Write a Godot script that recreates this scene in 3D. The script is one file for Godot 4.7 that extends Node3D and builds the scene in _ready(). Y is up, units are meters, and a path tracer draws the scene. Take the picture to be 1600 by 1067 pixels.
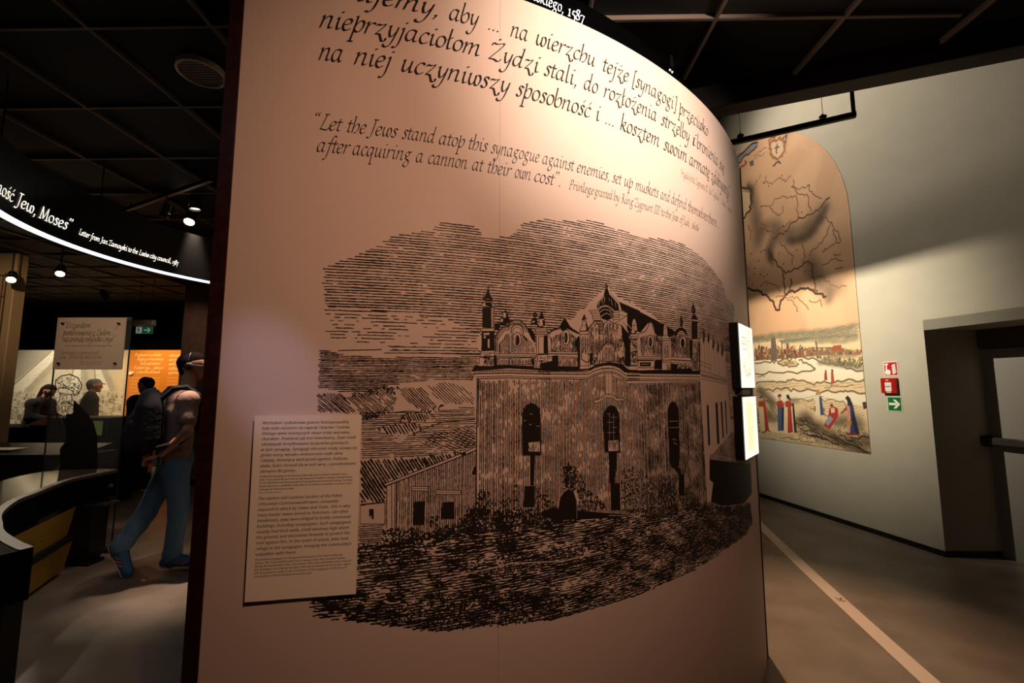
extends Node3D
# A dark exhibition hall: a curved partition printed with quotations and an engraving, a tall bright wall on its right,
# and a hall of display counters with visitors on its left. Metres; the camera stands at x = 0, z = 0 and looks along -z.

const CENTRE := Vector3(-1.087, 0.0, -4.234)   # the axis of the curved partition
const RADIUS := 2.971
const TURN0 := 0.0823
const LONG := 2.855
const TOP := 2.98
const PRINT_LOW := 0.55
const SEAM := 0.823
const CEIL := 3.31
const WALL_A := Vector3(3.602, 0.0, -6.491)     # the right wall runs from here ...
const WALL_B := Vector3(4.028, 0.0, -4.286)     # ... to the corner of the door recess

const FLAP := 3.466
var fonts := {}
var hand := {}
var black: StandardMaterial3D
var satin: StandardMaterial3D


func P(x: float, d: float, h: float) -> Vector3:
	return Vector3(x, h, -d)


func on_board(s: float, h: float, out := 0.0) -> Vector3:
	var t := TURN0 + s / RADIUS
	return CENTRE + Vector3(sin(t), 0, cos(t)) * (RADIUS + out) + Vector3.UP * h


func on_wall(t: float, h: float, out := 0.0) -> Vector3:
	var u := (WALL_B - WALL_A).normalized()
	return WALL_A + u * t + Vector3.UP * h + Vector3(-u.z, 0, u.x).normalized() * out


func spot(at: Vector3, to: Vector3, energy: float, angle: float, c: String, soft := 0.6, size := 0.03, parent: Node3D = null) -> SpotLight3D:
	var l := SpotLight3D.new()
	l.name = "beam"
	l.light_color = Color(c)
	l.light_energy = energy
	l.spot_angle = angle
	l.spot_angle_attenuation = soft
	l.spot_range = 14.0
	l.spot_attenuation = 2.0
	l.light_size = size
	l.shadow_enabled = true
	if parent:
		parent.add_child(l, true)
	else:
		add_child(l, true)
	var up := Vector3.UP if absf((to - at).normalized().y) < 0.98 else Vector3.RIGHT
	l.look_at_from_position(at, to, up)
	return l


func _ready() -> void:
	# camera, sky, exposure
	var cam := Camera3D.new()
	cam.name = "camera"
	cam.fov = 75.42
	cam.near = 0.05
	cam.far = 60.0
	add_child(cam)
	cam.position = Vector3(0, 1.56, 0)
	cam.rotation_degrees = Vector3(6.0, 0, 0)
	var env := Environment.new()
	env.background_mode = Environment.BG_COLOR
	env.background_color = Color(0.0, 0.0, 0.0)
	env.tonemap_mode = Environment.TONE_MAPPER_LINEAR
	env.tonemap_exposure = 1.0
	env.sdfgi_enabled = true
	env.ssao_enabled = true
	env.ssil_enabled = true
	var we := WorldEnvironment.new()
	we.name = "surroundings"
	we.environment = env
	add_child(we)

	black = paint("0d0b0b", 0.55)
	satin = paint("171414", 0.35)
	hand = italic_hand()

	# spotlights, some of them unseen or added for their light: aim, energy, cone, colour
	var warm := "ffc08c"
	lamp("unseen track spotlight on the ceiling right of the curved partition, aimed at its upper lines", P(1.30, 0.15, 3.14), P(0.53, 1.76, 2.84), 8.6, 29.0, "ffe6d2", 0.02)  # out of view, placed to light the upper lines of print
	lamp("added fill spotlight on the ceiling in front of the curved partition, wide and dim", P(0.9, -0.8, 3.14), P(0.10, 1.45, 2.08), 3.9, 34.0, "ffc6a2")  # added fill behind the camera, evens out the whole partition
	lamp("unseen spotlight with a flap, hung high behind the partition and aimed at the arched print", P(1.25, 4.75, 3.55), P(3.78, 5.3, 2.45), 15.0, 37.0, "fff0d6", 0.006)  # out of view, placed to light the print and lower wall
	lamp("unseen spotlight hung high behind the partition, aimed at the floor line", P(1.75, 4.12, 3.65), P(1.80, 3.0, 0.0), 11.0, 25.0, "ffcfa8")  # out of view, placed to brighten the floor beside the partition
	lamp("unseen spotlight with a flap on the high ceiling, aimed at the upper pale wall", P(1.3, 4.9, 6.05), P(3.75, 5.3, 4.7), 3.2, 46.0, "fff0dc", 0.02)  # unseen, lights the wall above its darker band
	lamp("open unseen spotlight on the high ceiling, wide and dim over the pale wall", P(1.5, 5.6, 6.05), P(3.8, 5.0, 4.4), 5.8, 44.0, "fff0dc")  # unseen, placed to lift the whole upper wall a little
	lamp("small bright spotlight shining towards the camera beside two dark cans on the hall ceiling", P(-3.165, 4.186, 3.19), P(-2.4, 2.6, 0.6), 0.9, 40.0, "fff0dc", 0.03, 30.0)
	lamp("dark can spotlight left of the small bright spotlight on the hall ceiling", P(-3.323, 4.081, 3.2), P(-4.1, 4.2, 0.9), 0.8, 28.0, "ffd8b0")
	lamp("dark can spotlight just above the small bright spotlight on the hall ceiling", P(-2.944, 3.95, 3.225), P(-2.72, 3.95, 0.8), 13.0, 18.0, "ffe0c8")
	lamp("bright spotlight beside the map column, under the curved header sign", P(-6.25, 5.4, 2.91), P(-4.6, 3.7, 0.7), 1.3, 36.0, "ffe8cc", 0.03, 30.0)
	lamp("bright spotlight right of the one beside the map column, under the header sign", P(-5.70, 5.45, 3.0), P(-4.3, 3.9, 0.8), 1.3, 36.0, "ffe8cc", 0.03, 30.0)
	lamp("unseen spotlight on the far ceiling in front of the crowd mural", P(-8.9, 7.3, 3.14), P(-9.0, 9.0, 1.6), 6.0, 42.0, "fff2dc")  # unseen source, placed to light the mural from the front
	lamp("unseen spotlight on the far ceiling in front of the orange text wall", P(-7.1, 7.6, 3.14), P(-7.1, 9.0, 1.75), 7.0, 38.0, "ffd090")  # unseen source, placed to light the orange wall from the front
	lamp("unseen spotlight on the hall ceiling, aimed at the glass quotation pane", P(-4.4, 3.0, 3.14), P(-4.2, 4.4, 1.95), 0.9, 22.0, "ffd8b8")  # out of view, lights the quotation sheet

	lamp("unseen track spotlight with a narrow cool beam on the partition above the text panel", P(-1.5, -0.3, 3.14), P(-0.69, 1.29, 1.58), 1.3, 4.4, "d6ccff")  # out of view, placed to give the cool patch above the panel

	lamp("added spotlight under the hall ceiling, aimed at the map column", P(-5.2, 4.0, 3.14), P(-6.5, 5.6, 2.5), 1.3, 26.0, "ffdcb0")  # added only to brighten the map column
	lamp("added spotlight under the hall ceiling, aimed at the plain brown column", P(-4.6, 6.0, 3.14), P(-5.4, 7.3, 2.3), 0.8, 26.0, "ffdcc0")  # added only to brighten the brown column

	build_shell()
	build_ceiling()
	build_partition()
	build_wall_print()
	build_signs()
	build_hall()
	build_people()


# ------------------------------------------------------------------ lamps
func lamp(label: String, at: Vector3, to: Vector3, energy: float, angle: float, c: String, size := 0.03, seen := 5.0) -> void:
	var o := thing("track_light", label, "spotlight", "track spotlights", at)
	var d := (to - at).normalized()
	var f := frame_of(d)
	var st := surf()
	lathe(st, [Vector2(0.0, -0.15), Vector2(0.03, -0.15), Vector2(0.042, -0.13), Vector2(0.045, -0.02), Vector2(0.05, 0.0), Vector2(0.05, 0.02), Vector2(0.044, 0.02), Vector2(0.042, 0.0)], Vector3.ZERO, d, 16)
	part("housing", st, satin, o)
	st = surf()
	lathe(st, [Vector2(0.051, -0.035), Vector2(0.053, -0.035), Vector2(0.053, -0.022), Vector2(0.051, -0.022)], Vector3.ZERO, d, 16)
	part("trim_ring", st, paint("a8a4ae", 0.25, 0.9), o)
	st = surf()
	lathe(st, [Vector2(0.0, 0.001), Vector2(0.02, 0.001), Vector2(0.041, 0.002), Vector2(0.041, -0.006), Vector2(0.0, -0.006)], Vector3.ZERO, d, 16)
	part("lens", st, glow(c, seen), o)
	st = surf()
	var roof := CEIL - at.y if at.y < CEIL else 6.3 - at.y
	for s in [-1.0, 1.0]:
		rod(st, f.x * 0.052 * s - d * 0.06, f.x * 0.052 * s + Vector3.UP * minf(0.06, roof * 0.6), 0.005, 0.005, 6)
	rod(st, f.x * -0.054 + Vector3.UP * minf(0.06, roof * 0.6), f.x * 0.054 + Vector3.UP * minf(0.06, roof * 0.6), 0.005, 0.005, 6)
	rod(st, Vector3.UP * minf(0.06, roof * 0.6), Vector3.UP * roof, 0.008, 0.008, 6)
	part("yoke", st, satin, o)
	if "with a flap" in label:  # unseen plate, placed to cut the beam along a level line
		st = surf()
		var u := (WALL_B - WALL_A).normalized()
		var n := Vector3(u.z, 0, -u.x)
		n = n if n.x > 0 else -n
		box(st, at + n * 0.30 + Vector3.UP * (FLAP - at.y + 0.17 if at.y < 5.0 else -0.55), Vector3(1.6 if at.y < 5.0 else 3.4, 0.34 if at.y < 5.0 else 0.5, 0.004), 0.001, Basis(u, Vector3.UP, u.cross(Vector3.UP)))
		part("flap", st, black, o).position = -at
	spot(at + d * 0.03, to, energy, angle, c, 1.0, size, o)


# ------------------------------------------------------------------ the room
func build_shell() -> void:
	var concrete := grain("746759", "83766a", 0.012, 0.35, 0.36, 4, 512)
	concrete.metallic_specular = 0.45
	var st := surf()
	box(st, Vector3(-2.5, -0.1, -3.0), Vector3(22, 0.2, 18), 0.0)
	struct("floor", st, concrete, "grey brown polished concrete floor of the exhibition hall", "floor")

	# the pale line laid in the floor
	st = surf()
	var mid := [Vector2(2.927, -5.60), Vector2(2.828, -5.20), Vector2(2.731, -4.80), Vector2(2.636, -4.40), Vector2(2.544, -4.00), Vector2(2.455, -3.60), Vector2(2.368, -3.20), Vector2(2.283, -2.80), Vector2(2.201, -2.40), Vector2(2.122, -2.00), Vector2(2.045, -1.60)]
	var l := []
	var r := []
	for i in range(mid.size() - 1):
		for k in 4:
			var a: Vector2 = mid[maxi(i - 1, 0)]
			var q: Vector2 = mid[i].cubic_interpolate(mid[i + 1], a, mid[mini(i + 2, mid.size() - 1)], k / 4.0)
			var tg: Vector2 = (mid[i + 1] - mid[i]).normalized()
			var nn := Vector2(-tg.y, tg.x) * 0.052
			l.append(Vector3(q.x + nn.x, 0.002, q.y + nn.y))
			r.append(Vector3(q.x - nn.x, 0.002, q.y - nn.y))
	for i in range(l.size() - 1):
		face(st, [l[i], l[i + 1], r[i + 1], r[i]], Vector3(l[i].x, -1, l[i].z))
	var line_ := struct("trim_1", st, paint("d8c6b4", 0.5), "pale curved line laid in the floor right of the partition", "floor line")
	st = surf()
	var c := Vector3(2.43, 0.0035, -3.45)
	for k in 6:
		var a0 := 0.5 + k * 0.42
		face(st, [c + Vector3(cos(a0), 0, sin(a0)) * 0.030, c + Vector3(cos(a0 + 0.42), 0, sin(a0 + 0.42)) * 0.030, c + Vector3(cos(a0 + 0.42), 0, sin(a0 + 0.42)) * 0.022, c + Vector3(cos(a0), 0, sin(a0)) * 0.022], c - Vector3.UP)
	face(st, [c + Vector3(-0.02, 0, -0.03), c + Vector3(0.012, 0, -0.002), c + Vector3(0.006, 0, 0.006), c + Vector3(-0.026, 0, -0.024)], c - Vector3.UP)
	face(st, [c + Vector3(0.02, 0, -0.03), c + Vector3(0.028, 0, -0.026), c + Vector3(0.004, 0, 0.012), c + Vector3(-0.002, 0, 0.006)], c - Vector3.UP)
	part("emblem", st, paint("4a3f38", 0.6), line_)

	# the tall pale wall on the right, with the recess of the door
	var plaster := grain("bab4a2", "beb8a6", 0.02, 0.6, 0.8, 8)
	var u := (WALL_B - WALL_A).normalized()
	var n := Vector3(u.z, 0, -u.x)           # into the wall
	if n.x < 0:
		n = -n
	st = surf()
	var wall_len := WALL_A.distance_to(WALL_B)
	slab(st, PackedVector2Array([Vector2(-4.0, 0), Vector2(wall_len, 0), Vector2(wall_len, 2.12), Vector2(6.4, 2.12), Vector2(6.4, 6.4), Vector2(-4.0, 6.4)]), WALL_A, u, Vector3.UP, n * 0.12)
	var inner := Vector3(4.545, 0, -4.286)
	slab(st, PackedVector2Array([Vector2(0, 0), Vector2(inner.x - WALL_B.x + 0.1, 0), Vector2(inner.x - WALL_B.x + 0.1, 2.12), Vector2(0, 2.12)]), WALL_B, Vector3.RIGHT, Vector3.UP, Vector3(0, 0, -0.12))
	slab(st, PackedVector2Array([Vector2(0, 0), Vector2(4.0, 0), Vector2(4.0, 0.6), Vector2(0, 0.6)]), WALL_B + Vector3(0, 2.12, 0), u, n, Vector3.UP * 0.1)
	struct("wall_right", st, plaster, "tall pale plaster wall at the right with a deep door recess", "wall")

	st = surf()
	slab(st, PackedVector2Array([Vector2(-4.0, 0.0), Vector2(wall_len, 0.0), Vector2(wall_len, 0.05), Vector2(-4.0, 0.05)]), WALL_A - n * 0.012, u, Vector3.UP, n * 0.012)
	slab(st, PackedVector2Array([Vector2(-0.012, 0), Vector2(inner.x - WALL_B.x, 0), Vector2(inner.x - WALL_B.x, 0.05), Vector2(-0.012, 0.05)]), WALL_B + Vector3(0, 0, 0.012), Vector3.RIGHT, Vector3.UP, Vector3(0, 0, -0.012))
	struct("baseboard_right", st, black, "thin black baseboard along the pale right wall", "baseboard")

	# the door at the back of the recess
	var dw := WALL_B + n * 0.52
	var door := thing("door_1", "grey steel door with a long push bar inside the wall recess", "door")
	door.set_meta("kind", "structure")
	st = surf()
	slab(st, PackedVector2Array([Vector2(0.06, 0.0), Vector2(1.5, 0.0), Vector2(1.5, 1.93), Vector2(0.06, 1.93)]), dw, u, Vector3.UP, n * 0.05)
	part("door_leaf", st, paint("8d8881", 0.42), door)
	st = surf()
	slab(st, PackedVector2Array([Vector2(-0.02, 0.0), Vector2(0.055, 0.0), Vector2(0.055, 1.94), Vector2(1.55, 1.94), Vector2(1.55, 2.12), Vector2(-0.02, 2.12)]), dw - n * 0.02, u, Vector3.UP, n * 0.08)
	part("door_frame", st, paint("4b443c", 0.5), door)
	st = surf()
	slab(st, PackedVector2Array([Vector2(0.055, 0.0), Vector2(0.068, 0.0), Vector2(0.068, 1.94), Vector2(0.055, 1.94)]), dw - n * 0.004, u, Vector3.UP, n * 0.02)
	part("seal", st, black, door)
	st = surf()
	box(st, dw + u * 0.75 - n * 0.05 + Vector3.UP * 1.06, Vector3(1.3, 0.075, 0.06), 0.012, Basis(u, Vector3.UP, u.cross(Vector3.UP)))
	part("push_bar", st, paint("5c554d", 0.35, 0.7), door)
	st = surf()
	box(st, dw + u * 0.10 - n * 0.045 + Vector3.UP * 1.06, Vector3(0.07, 0.10, 0.09), 0.01, Basis(u, Vector3.UP, u.cross(Vector3.UP)))
	part("bar_end", st, paint("39342f", 0.4, 0.5), door)
	st = surf()
	slab(st, PackedVector2Array([Vector2(0.35, 0.1), Vector2(1.42, 0.1), Vector2(1.42, 0.92), Vector2(0.35, 0.92)]), dw - n * 0.004, u, Vector3.UP, n * 0.006)
	part("kick_plate", st, paint("858079", 0.36, 0.2), door)

	# the other walls, dark and far
	var dark := grain("120d0b", "1b1412", 0.02, 0.5, 0.85, 12)
	st = surf()
	box(st, Vector3(-2.5, 3.2, -11.9), Vector3(22, 6.4, 0.2), 0.0)
	struct("wall_back", st, dark, "black back wall of the hall above the lit murals", "wall")
	st = surf()
	box(st, Vector3(-13.4, 3.2, -3.0), Vector3(0.2, 6.4, 18), 0.0)
	struct("wall_left", st, dark, "black left wall of the exhibition hall", "wall")
	st = surf()
	box(st, Vector3(-2.5, 3.2, 5.9), Vector3(22, 6.4, 0.2), 0.0)
	struct("wall_front", st, dark, "dark wall behind the viewer", "wall")
	st = surf()
	box(st, Vector3(8.4, 3.2, -3.0), Vector3(0.2, 6.4, 18), 0.0)
	struct("wall_side", st, dark, "dark outer wall beyond the door", "wall")


func build_ceiling() -> void:
	var soot := paint("050404", 0.9)
	# the low ceiling ends on a line; beyond it the room is twice as high
	var e0 := Vector2(-9.0, -6.3)
	var a := Vector2(1.414, -2.419)
	var b := Vector2(2.52, -2.005)
	var dir := (b - a).normalized()
	var edge := PackedVector2Array([a - dir * 1.2, b + dir * 6.2])
	var st := surf()
	# left of the partition the low ceiling runs to the back wall
	slab(st, PackedVector2Array([Vector2(-13.4, -11.9), Vector2(0.0, -11.9), Vector2(0.0, -3.3), edge[0], edge[1], Vector2(8.4, 5.9), Vector2(-13.4, 5.9)]), Vector3(0, CEIL + 0.04, 0), Vector3.RIGHT, Vector3.BACK, Vector3.UP * 0.12)
	var ceiling := struct("ceiling", st, soot, "low black ceiling of square mesh panels in a metal grid", "ceiling")
	st = surf()
	box(st, Vector3(-2.5, 6.5, -3.0), Vector3(22, 0.2, 18), 0.0)
	struct("ceiling_high", st, soot, "high dark ceiling above the pale right wall", "ceiling")
	st = surf()
	var nrm := Vector2(dir.y, -dir.x)
	var mid := (edge[0] + edge[1]) * 0.5
	var bs := Basis(Vector3(dir.x, 0, dir.y), Vector3.UP, Vector3(-dir.y, 0, dir.x))
	box(st, Vector3(mid.x, 3.285, mid.y), Vector3(edge[0].distance_to(edge[1]), 0.17, 0.12), 0.004, bs)
	box(st, Vector3(mid.x, 4.9, mid.y) + Vector3(nrm.x, 0, nrm.y) * 0.03, Vector3(edge[0].distance_to(edge[1]), 3.1, 0.05), 0.0, bs)
	struct("trim_2", st, paint("1c0f0c", 0.6), "dark fascia where the low ceiling ends before the right wall", "fascia")

	# mesh panels and T-bars
	var wire := Image.create(128, 128, false, Image.FORMAT_RGB8)
	wire.fill(Color("020202"))
	for i in 32:
		wire.fill_rect(Rect2i(i * 4, 0, 1, 128), Color("100d0b"))
		wire.fill_rect(Rect2i(0, i * 4, 128, 1), Color("100d0b"))
	var mesh_mat := printed(wire, 0.7)
	var bar_mat := paint("6e5f54", 0.5, 0.2)
	var pitch := 0.606
	var turn := 0.018
	var bx := Vector3(cos(turn), 0, sin(turn))
	var bz := Vector3(-sin(turn), 0, cos(turn)) * -1.0
	var orig := Vector3(-0.245, CEIL, -1.945)
	var tile := surf()
	var h := pitch * 0.5 - 0.014
	for q in [[Vector3(-h, 0, -h), Vector3(h, 0, -h), Vector3(h, 0, h), Vector3(-h, 0, h), -1.0], [Vector3(-h, 0.02, -h), Vector3(h, 0.02, -h), Vector3(h, 0.02, h), Vector3(-h, 0.02, h), 1.0]]:
		var order := [0, 1, 2, 0, 2, 3] if q[4] > 0.0 else [0, 2, 1, 0, 3, 2]
		for i: int in order:
			tile.set_normal(Vector3.UP * q[4])
			tile.set_uv(Vector2(q[i].x / pitch + 0.5, q[i].z / pitch + 0.5))
			tile.add_vertex(q[i])
	var tile_mesh := tile.commit()
	var rng := RandomNumberGenerator.new()
	rng.seed = 5
	for i in range(-17, 6):
		for j in range(-1, 12):
			var c := orig + bx * (i + 0.5) * pitch + bz * (j + 0.5) * pitch
			var d := -c.z
			if d < 0.9 or c.x < -1.3 * d - 0.5 or c.x > 1.3 * d + 0.4:
				continue
			if c.x > -0.75 * d and c.x < 0.1 * d:
				continue
			var f := Vector2(c.x, c.z) - a
			if f.dot(nrm) > -0.32 and c.x > -0.6:
				continue
			var o := part("ceiling_panel", tile_mesh, mesh_mat, ceiling)
			o.position = c + Vector3.UP * rng.randf_range(0.004, 0.012)
			o.rotation.y = -turn
	var long_bar := surf()
	box(long_bar, Vector3.ZERO, Vector3(0.02, 0.03, 8.4), 0.003)
	var long_mesh := long_bar.commit()
	for i in range(-17, 6):
		var bar := part("ceiling_bar", long_mesh, bar_mat, ceiling)
		var z0 := 3.2
		if i > -1:
			# shortened to end at the fascia
			var s := surf()
			var p0 := orig + bx * i * pitch
			var reach := ((a - Vector2(p0.x, p0.z)).dot(nrm)) / Vector2(bz.x, bz.z).dot(nrm)
			box(s, Vector3.ZERO, Vector3(0.02, 0.03, reach + 1.5), 0.003)
			bar.mesh = s.commit()
			z0 = (reach - 1.5) * 0.5
		bar.position = orig + bx * i * pitch + bz * z0
		bar.rotation.y = -turn
	var cross_bar := surf()
	box(cross_bar, Vector3.ZERO, Vector3(10.3, 0.03, 0.02), 0.003)
	var cross_mesh := cross_bar.commit()
	for j in range(-1, 12):
		var bar2 := part("ceiling_bar", cross_mesh, bar_mat, ceiling)
		bar2.position = orig + bx * -5.6 + bz * j * pitch + Vector3.UP * 0.001
		bar2.rotation.y = -turn
		if j < 1:
			var s2 := surf()
			box(s2, Vector3.ZERO, Vector3(4.2, 0.03, 0.02), 0.003)
			var bar3 := part("ceiling_bar", s2, bar_mat, ceiling)
			bar3.position = orig + bx * (1.75 if j < 0 else 1.2) + bz * j * pitch + Vector3.UP * 0.001
			bar3.rotation.y = -turn
			if j == 0:
				bar3.scale.x = 0.55

	# round loudspeaker behind a wire grille
	var sp := thing("ceiling_speaker", "round ceiling loudspeaker behind a wire grille near the partition's left edge", "loudspeaker", "", P(-1.715, 2.27, CEIL - 0.02))
	st = surf()
	lathe(st, [Vector2(0.118, 0.02), Vector2(0.118, -0.01), Vector2(0.108, -0.014), Vector2(0.1, -0.008), Vector2(0.1, 0.02)], Vector3.ZERO, Vector3.UP, 28)
	part("rim", st, paint("efe2cc", 0.4, 0.2), sp)
	st = surf()
	lathe(st, [Vector2(0.1, 0.0), Vector2(0.05, 0.018), Vector2(0.03, 0.012), Vector2(0.0, 0.008)], Vector3.ZERO, Vector3.UP, 24)
	part("cone", st, paint("e6dac6", 0.6), sp)
	st = surf()
	for i in range(-5, 6):
		var x := i * 0.019
		var y := sqrt(maxf(0.0, 0.104 * 0.104 - x * x))
		rod(st, Vector3(x, -0.011, -y), Vector3(x, -0.011, y), 0.0017, 0.0017, 4)
		rod(st, Vector3(-y, -0.012, x), Vector3(y, -0.012, x), 0.0017, 0.0017, 4)
	part("grille", st, satin, sp)

	# the track with its cans over the hall
	var tr := thing("lighting_track", "black lighting track carrying the cans on the hall ceiling", "lighting track")
	st = surf()
	var t0 := P(-3.75, 4.10, 3.255)
	var t1 := P(-2.45, 3.45, 3.255)
	box(st, (t0 + t1) * 0.5, Vector3(t0.distance_to(t1), 0.035, 0.035), 0.004, Basis((t1 - t0).normalized(), Vector3.UP, (t1 - t0).normalized().cross(Vector3.UP)))
	part("rail", st, paint("3a2c24", 0.4, 0.4), tr)
	for k in 3:
		st = surf()
		var hp := t0.lerp(t1, 0.1 + 0.4 * k)
		rod(st, hp, Vector3(hp.x, CEIL, hp.z), 0.006, 0.006, 6)
		part("hanger", st, satin, tr)

	# the track that hangs in front of the right wall
	var tw := thing("lighting_track", "black lighting track hung on wires in front of the arched wall print", "lighting track")
	st = surf()
	var w0 := P(0.9, 4.42, 3.80)
	var w1 := P(2.735, 3.3, 3.72)
	box(st, (w0 + w1) * 0.5, Vector3(w0.distance_to(w1), 0.046, 0.04), 0.006, Basis((w1 - w0).normalized(), ((w1 - w0).normalized().cross(Vector3.UP)).cross((w1 - w0).normalized()), (w1 - w0).normalized().cross(Vector3.UP)))
	part("rail", st, paint("0c0a0a", 0.5), tw)
	st = surf()
	rod(st, w1 + Vector3(-0.02, 0, 0.0), Vector3(w1.x - 0.02, 6.4, w1.z), 0.014, 0.014, 8)
	part("post", st, paint("0c0a0a", 0.5), tw)
	for k in [0.62, 0.9]:
		var q: Vector3 = w0.lerp(w1, k)
		st = surf()
		box(st, q + Vector3.UP * 0.045, Vector3(0.05, 0.025, 0.035), 0.006)
		rod(st, q + Vector3.UP * 0.05, q + Vector3.UP * 0.075, 0.008, 0.004, 6)
		part("clip", st, paint("0c0a0a", 0.5), tw)
		st = surf()
		rod(st, q + Vector3.UP * 0.07, Vector3(q.x, 6.4, q.z), 0.0022, 0.0022, 5)
		part("wire", st, paint("5a564e", 0.4, 0.5), tw)


# ------------------------------------------------------------------ the curved partition
func board_patch(st: SurfaceTool, s0: float, s1: float, h0: float, h1: float, u0: float, u1: float, v0: float, v1: float) -> void:
	var n := maxi(2, int((s1 - s0) / 0.05))
	for i in n:
		var a := s0 + (s1 - s0) * i / n
		var b := s0 + (s1 - s0) * (i + 1) / n
		var ua := lerpf(u0, u1, float(i) / n)
		var ub := lerpf(u0, u1, float(i + 1) / n)
		for k in [[a, h0, ua, v0], [a, h1, ua, v1], [b, h1, ub, v1], [a, h0, ua, v0], [b, h1, ub, v1], [b, h0, ub, v0]]:
			var t: float = TURN0 + k[0] / RADIUS
			st.set_normal(Vector3(sin(t), 0, cos(t)))
			st.set_uv(Vector2(k[2], k[3]))
			st.add_vertex(on_board(k[0], k[1]))


func build_partition() -> void:
	var wall := thing("curved_partition", "curved freestanding partition printed with quotations and a large engraving of a synagogue", "display wall")
	var ink := Ink.new(4096, 4096, LONG * 1000.0, (TOP - PRINT_LOW) * 1000.0, TOP * 1000.0, Image.FORMAT_L8, Color.WHITE)
	var dark := Color(0.2, 0.2, 0.2)
	ink.engrave(ENGRAVING, dark, Color.WHITE)
	for q in QUOTES:
		for w in q.slice(3):
			ink.word(hand, w[0], w[1], w[2], q[0], q[1], dark, q[2])
	var paper := "d8c3b6"
	var bump := FastNoiseLite.new()
	bump.seed = 2
	bump.frequency = 0.09
	var bt := NoiseTexture2D.new()
	bt.width = 256
	bt.height = 256
	bt.seamless = true
	bt.as_normal_map = true
	bt.bump_strength = 1.2
	bt.noise = bump
	var finish := func(m: StandardMaterial3D) -> StandardMaterial3D:
		m.roughness = 0.42
		m.metallic_specular = 0.22
		return m
	var tiles := []
	for i in 2:
		for j in 2:
			var m: StandardMaterial3D = printed(ink.im.get_region(Rect2i(i * 2048, j * 2048, 2048, 2048)), 0.36, paper)
			tiles.append(finish.call(m))
	var plain: StandardMaterial3D = finish.call(paint(paper, 0.36))
	var half_s := LONG * 0.5
	var half_h := (TOP + PRINT_LOW) * 0.5
	for p in [[0.0, SEAM - 0.0003], [SEAM + 0.0003, LONG]]:
		var am := ArrayMesh.new()
		var mats := []
		for i in 2:
			var s0 := maxf(p[0], i * half_s)
			var s1 := minf(p[1], (i + 1) * half_s)
			if s1 - s0 < 0.01:
				continue
			for j in 2:
				var top := TOP if j == 0 else half_h
				var low := half_h if j == 0 else PRINT_LOW
				var st := surf()
				board_patch(st, s0, s1, low, top, (s0 - i * half_s) / half_s, (s1 - i * half_s) / half_s, 1.0, 0.0)
				st.commit(am)
				mats.append(tiles[i * 2 + j])
		var st2 := surf()
		board_patch(st2, p[0], p[1], 0.0, PRINT_LOW, 0, 1, 1, 0)
		st2.commit(am)
		mats.append(plain)
		for k in mats.size():
			am.surface_set_material(k, mats[k])
		part("printed_panel", am, null, wall)
	# the body behind the face
	var st := surf()
	var n := 40
	for i in n:
		var a := LONG * i / n
		var b := LONG * (i + 1) / n
		var mid := on_board((a + b) * 0.5, 1.5, -0.03)
		face(st, [on_board(a, 0, -0.06), on_board(b, 0, -0.06), on_board(b, TOP, -0.06), on_board(a, TOP, -0.06)], mid)
		face(st, [on_board(a, TOP, 0), on_board(b, TOP, 0), on_board(b, TOP, -0.06), on_board(a, TOP, -0.06)], mid)
		face(st, [on_board(a, 0, -0.002), on_board(b, 0, -0.002), on_board(b, TOP, -0.002), on_board(a, TOP, -0.002)], on_board((a + b) * 0.5, 1.5, -0.03))
	part("core", st, paint("3a2a22", 0.7), wall)
	# stained wood edge strips
	var wood := grain("260e07", "34150b", 0.03, 3.0, 0.4, 21)
	for e in [[-0.041, 0.0, 0.004], [LONG, LONG + 0.045, 0.006]]:
		st = surf()
		var c := [on_board(e[0], 0, e[2]), on_board(e[1], 0, e[2]), on_board(e[1], 0, -0.07), on_board(e[0], 0, -0.07)]
		var mid2: Vector3 = (c[0] + c[1] + c[2] + c[3]) * 0.25 + Vector3.UP
		for i in 4:
			var a2: Vector3 = c[i]
			var b2: Vector3 = c[(i + 1) % 4]
			face(st, [a2, b2, b2 + Vector3.UP * TOP, a2 + Vector3.UP * TOP], mid2)
		face(st, [c[0] + Vector3.UP * TOP, c[1] + Vector3.UP * TOP, c[2] + Vector3.UP * TOP, c[3] + Vector3.UP * TOP], mid2)
		var o := part("edge_strip", st, wood, wall)
		o.set_meta("label", "dark stained wood edge strip")

	# the text panel held off the partition
	var tl := P(-0.7267, 1.2628, 1.4822)
	var tr := P(-0.4424, 1.3112, 1.4822)
	var bl := P(-0.7245, 1.2630, 0.9826)
	var br := P(-0.4397, 1.3118, 0.9826)
	var pan := thing("text_panel", "small cream text panel with dark italic text mounted low on the curved partition", "text panel")
	var u := (tr - tl).normalized()
	var w := u.cross(Vector3.UP)      # away from the viewer
	if w.z > 0:
		w = -w
	st = surf()
	box(st, (tl + br) * 0.5 + w * 0.005, Vector3(tl.distance_to(tr), 0.4912, 0.008), 0.001, Basis(u, Vector3.UP, u.cross(Vector3.UP)))
	part("backing", st, paint("efe0cc", 0.5), pan)
	st = surf()
	part("printed_sheet", sheet(bl, br, tr, tl), printed(panel_text(), 0.45, "fbeedd"), pan)
	for k in [[0.08, 0.1], [0.92, 0.1], [0.08, 0.9], [0.92, 0.9]]:
		st = surf()
		var q: Vector3 = bl + (br - bl) * k[0] + (tl - bl) * k[1] + w * 0.008
		rod(st, q, q + w * 0.016, 0.008, 0.008, 8)
		part("spacer", st, satin, pan)

	# two lit boxes at the right end
	var f0 := P(1.136, 2.198, 0)
	var f1 := P(1.338, 2.442, 0)
	var fu := (f1 - f0).normalized()
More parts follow.
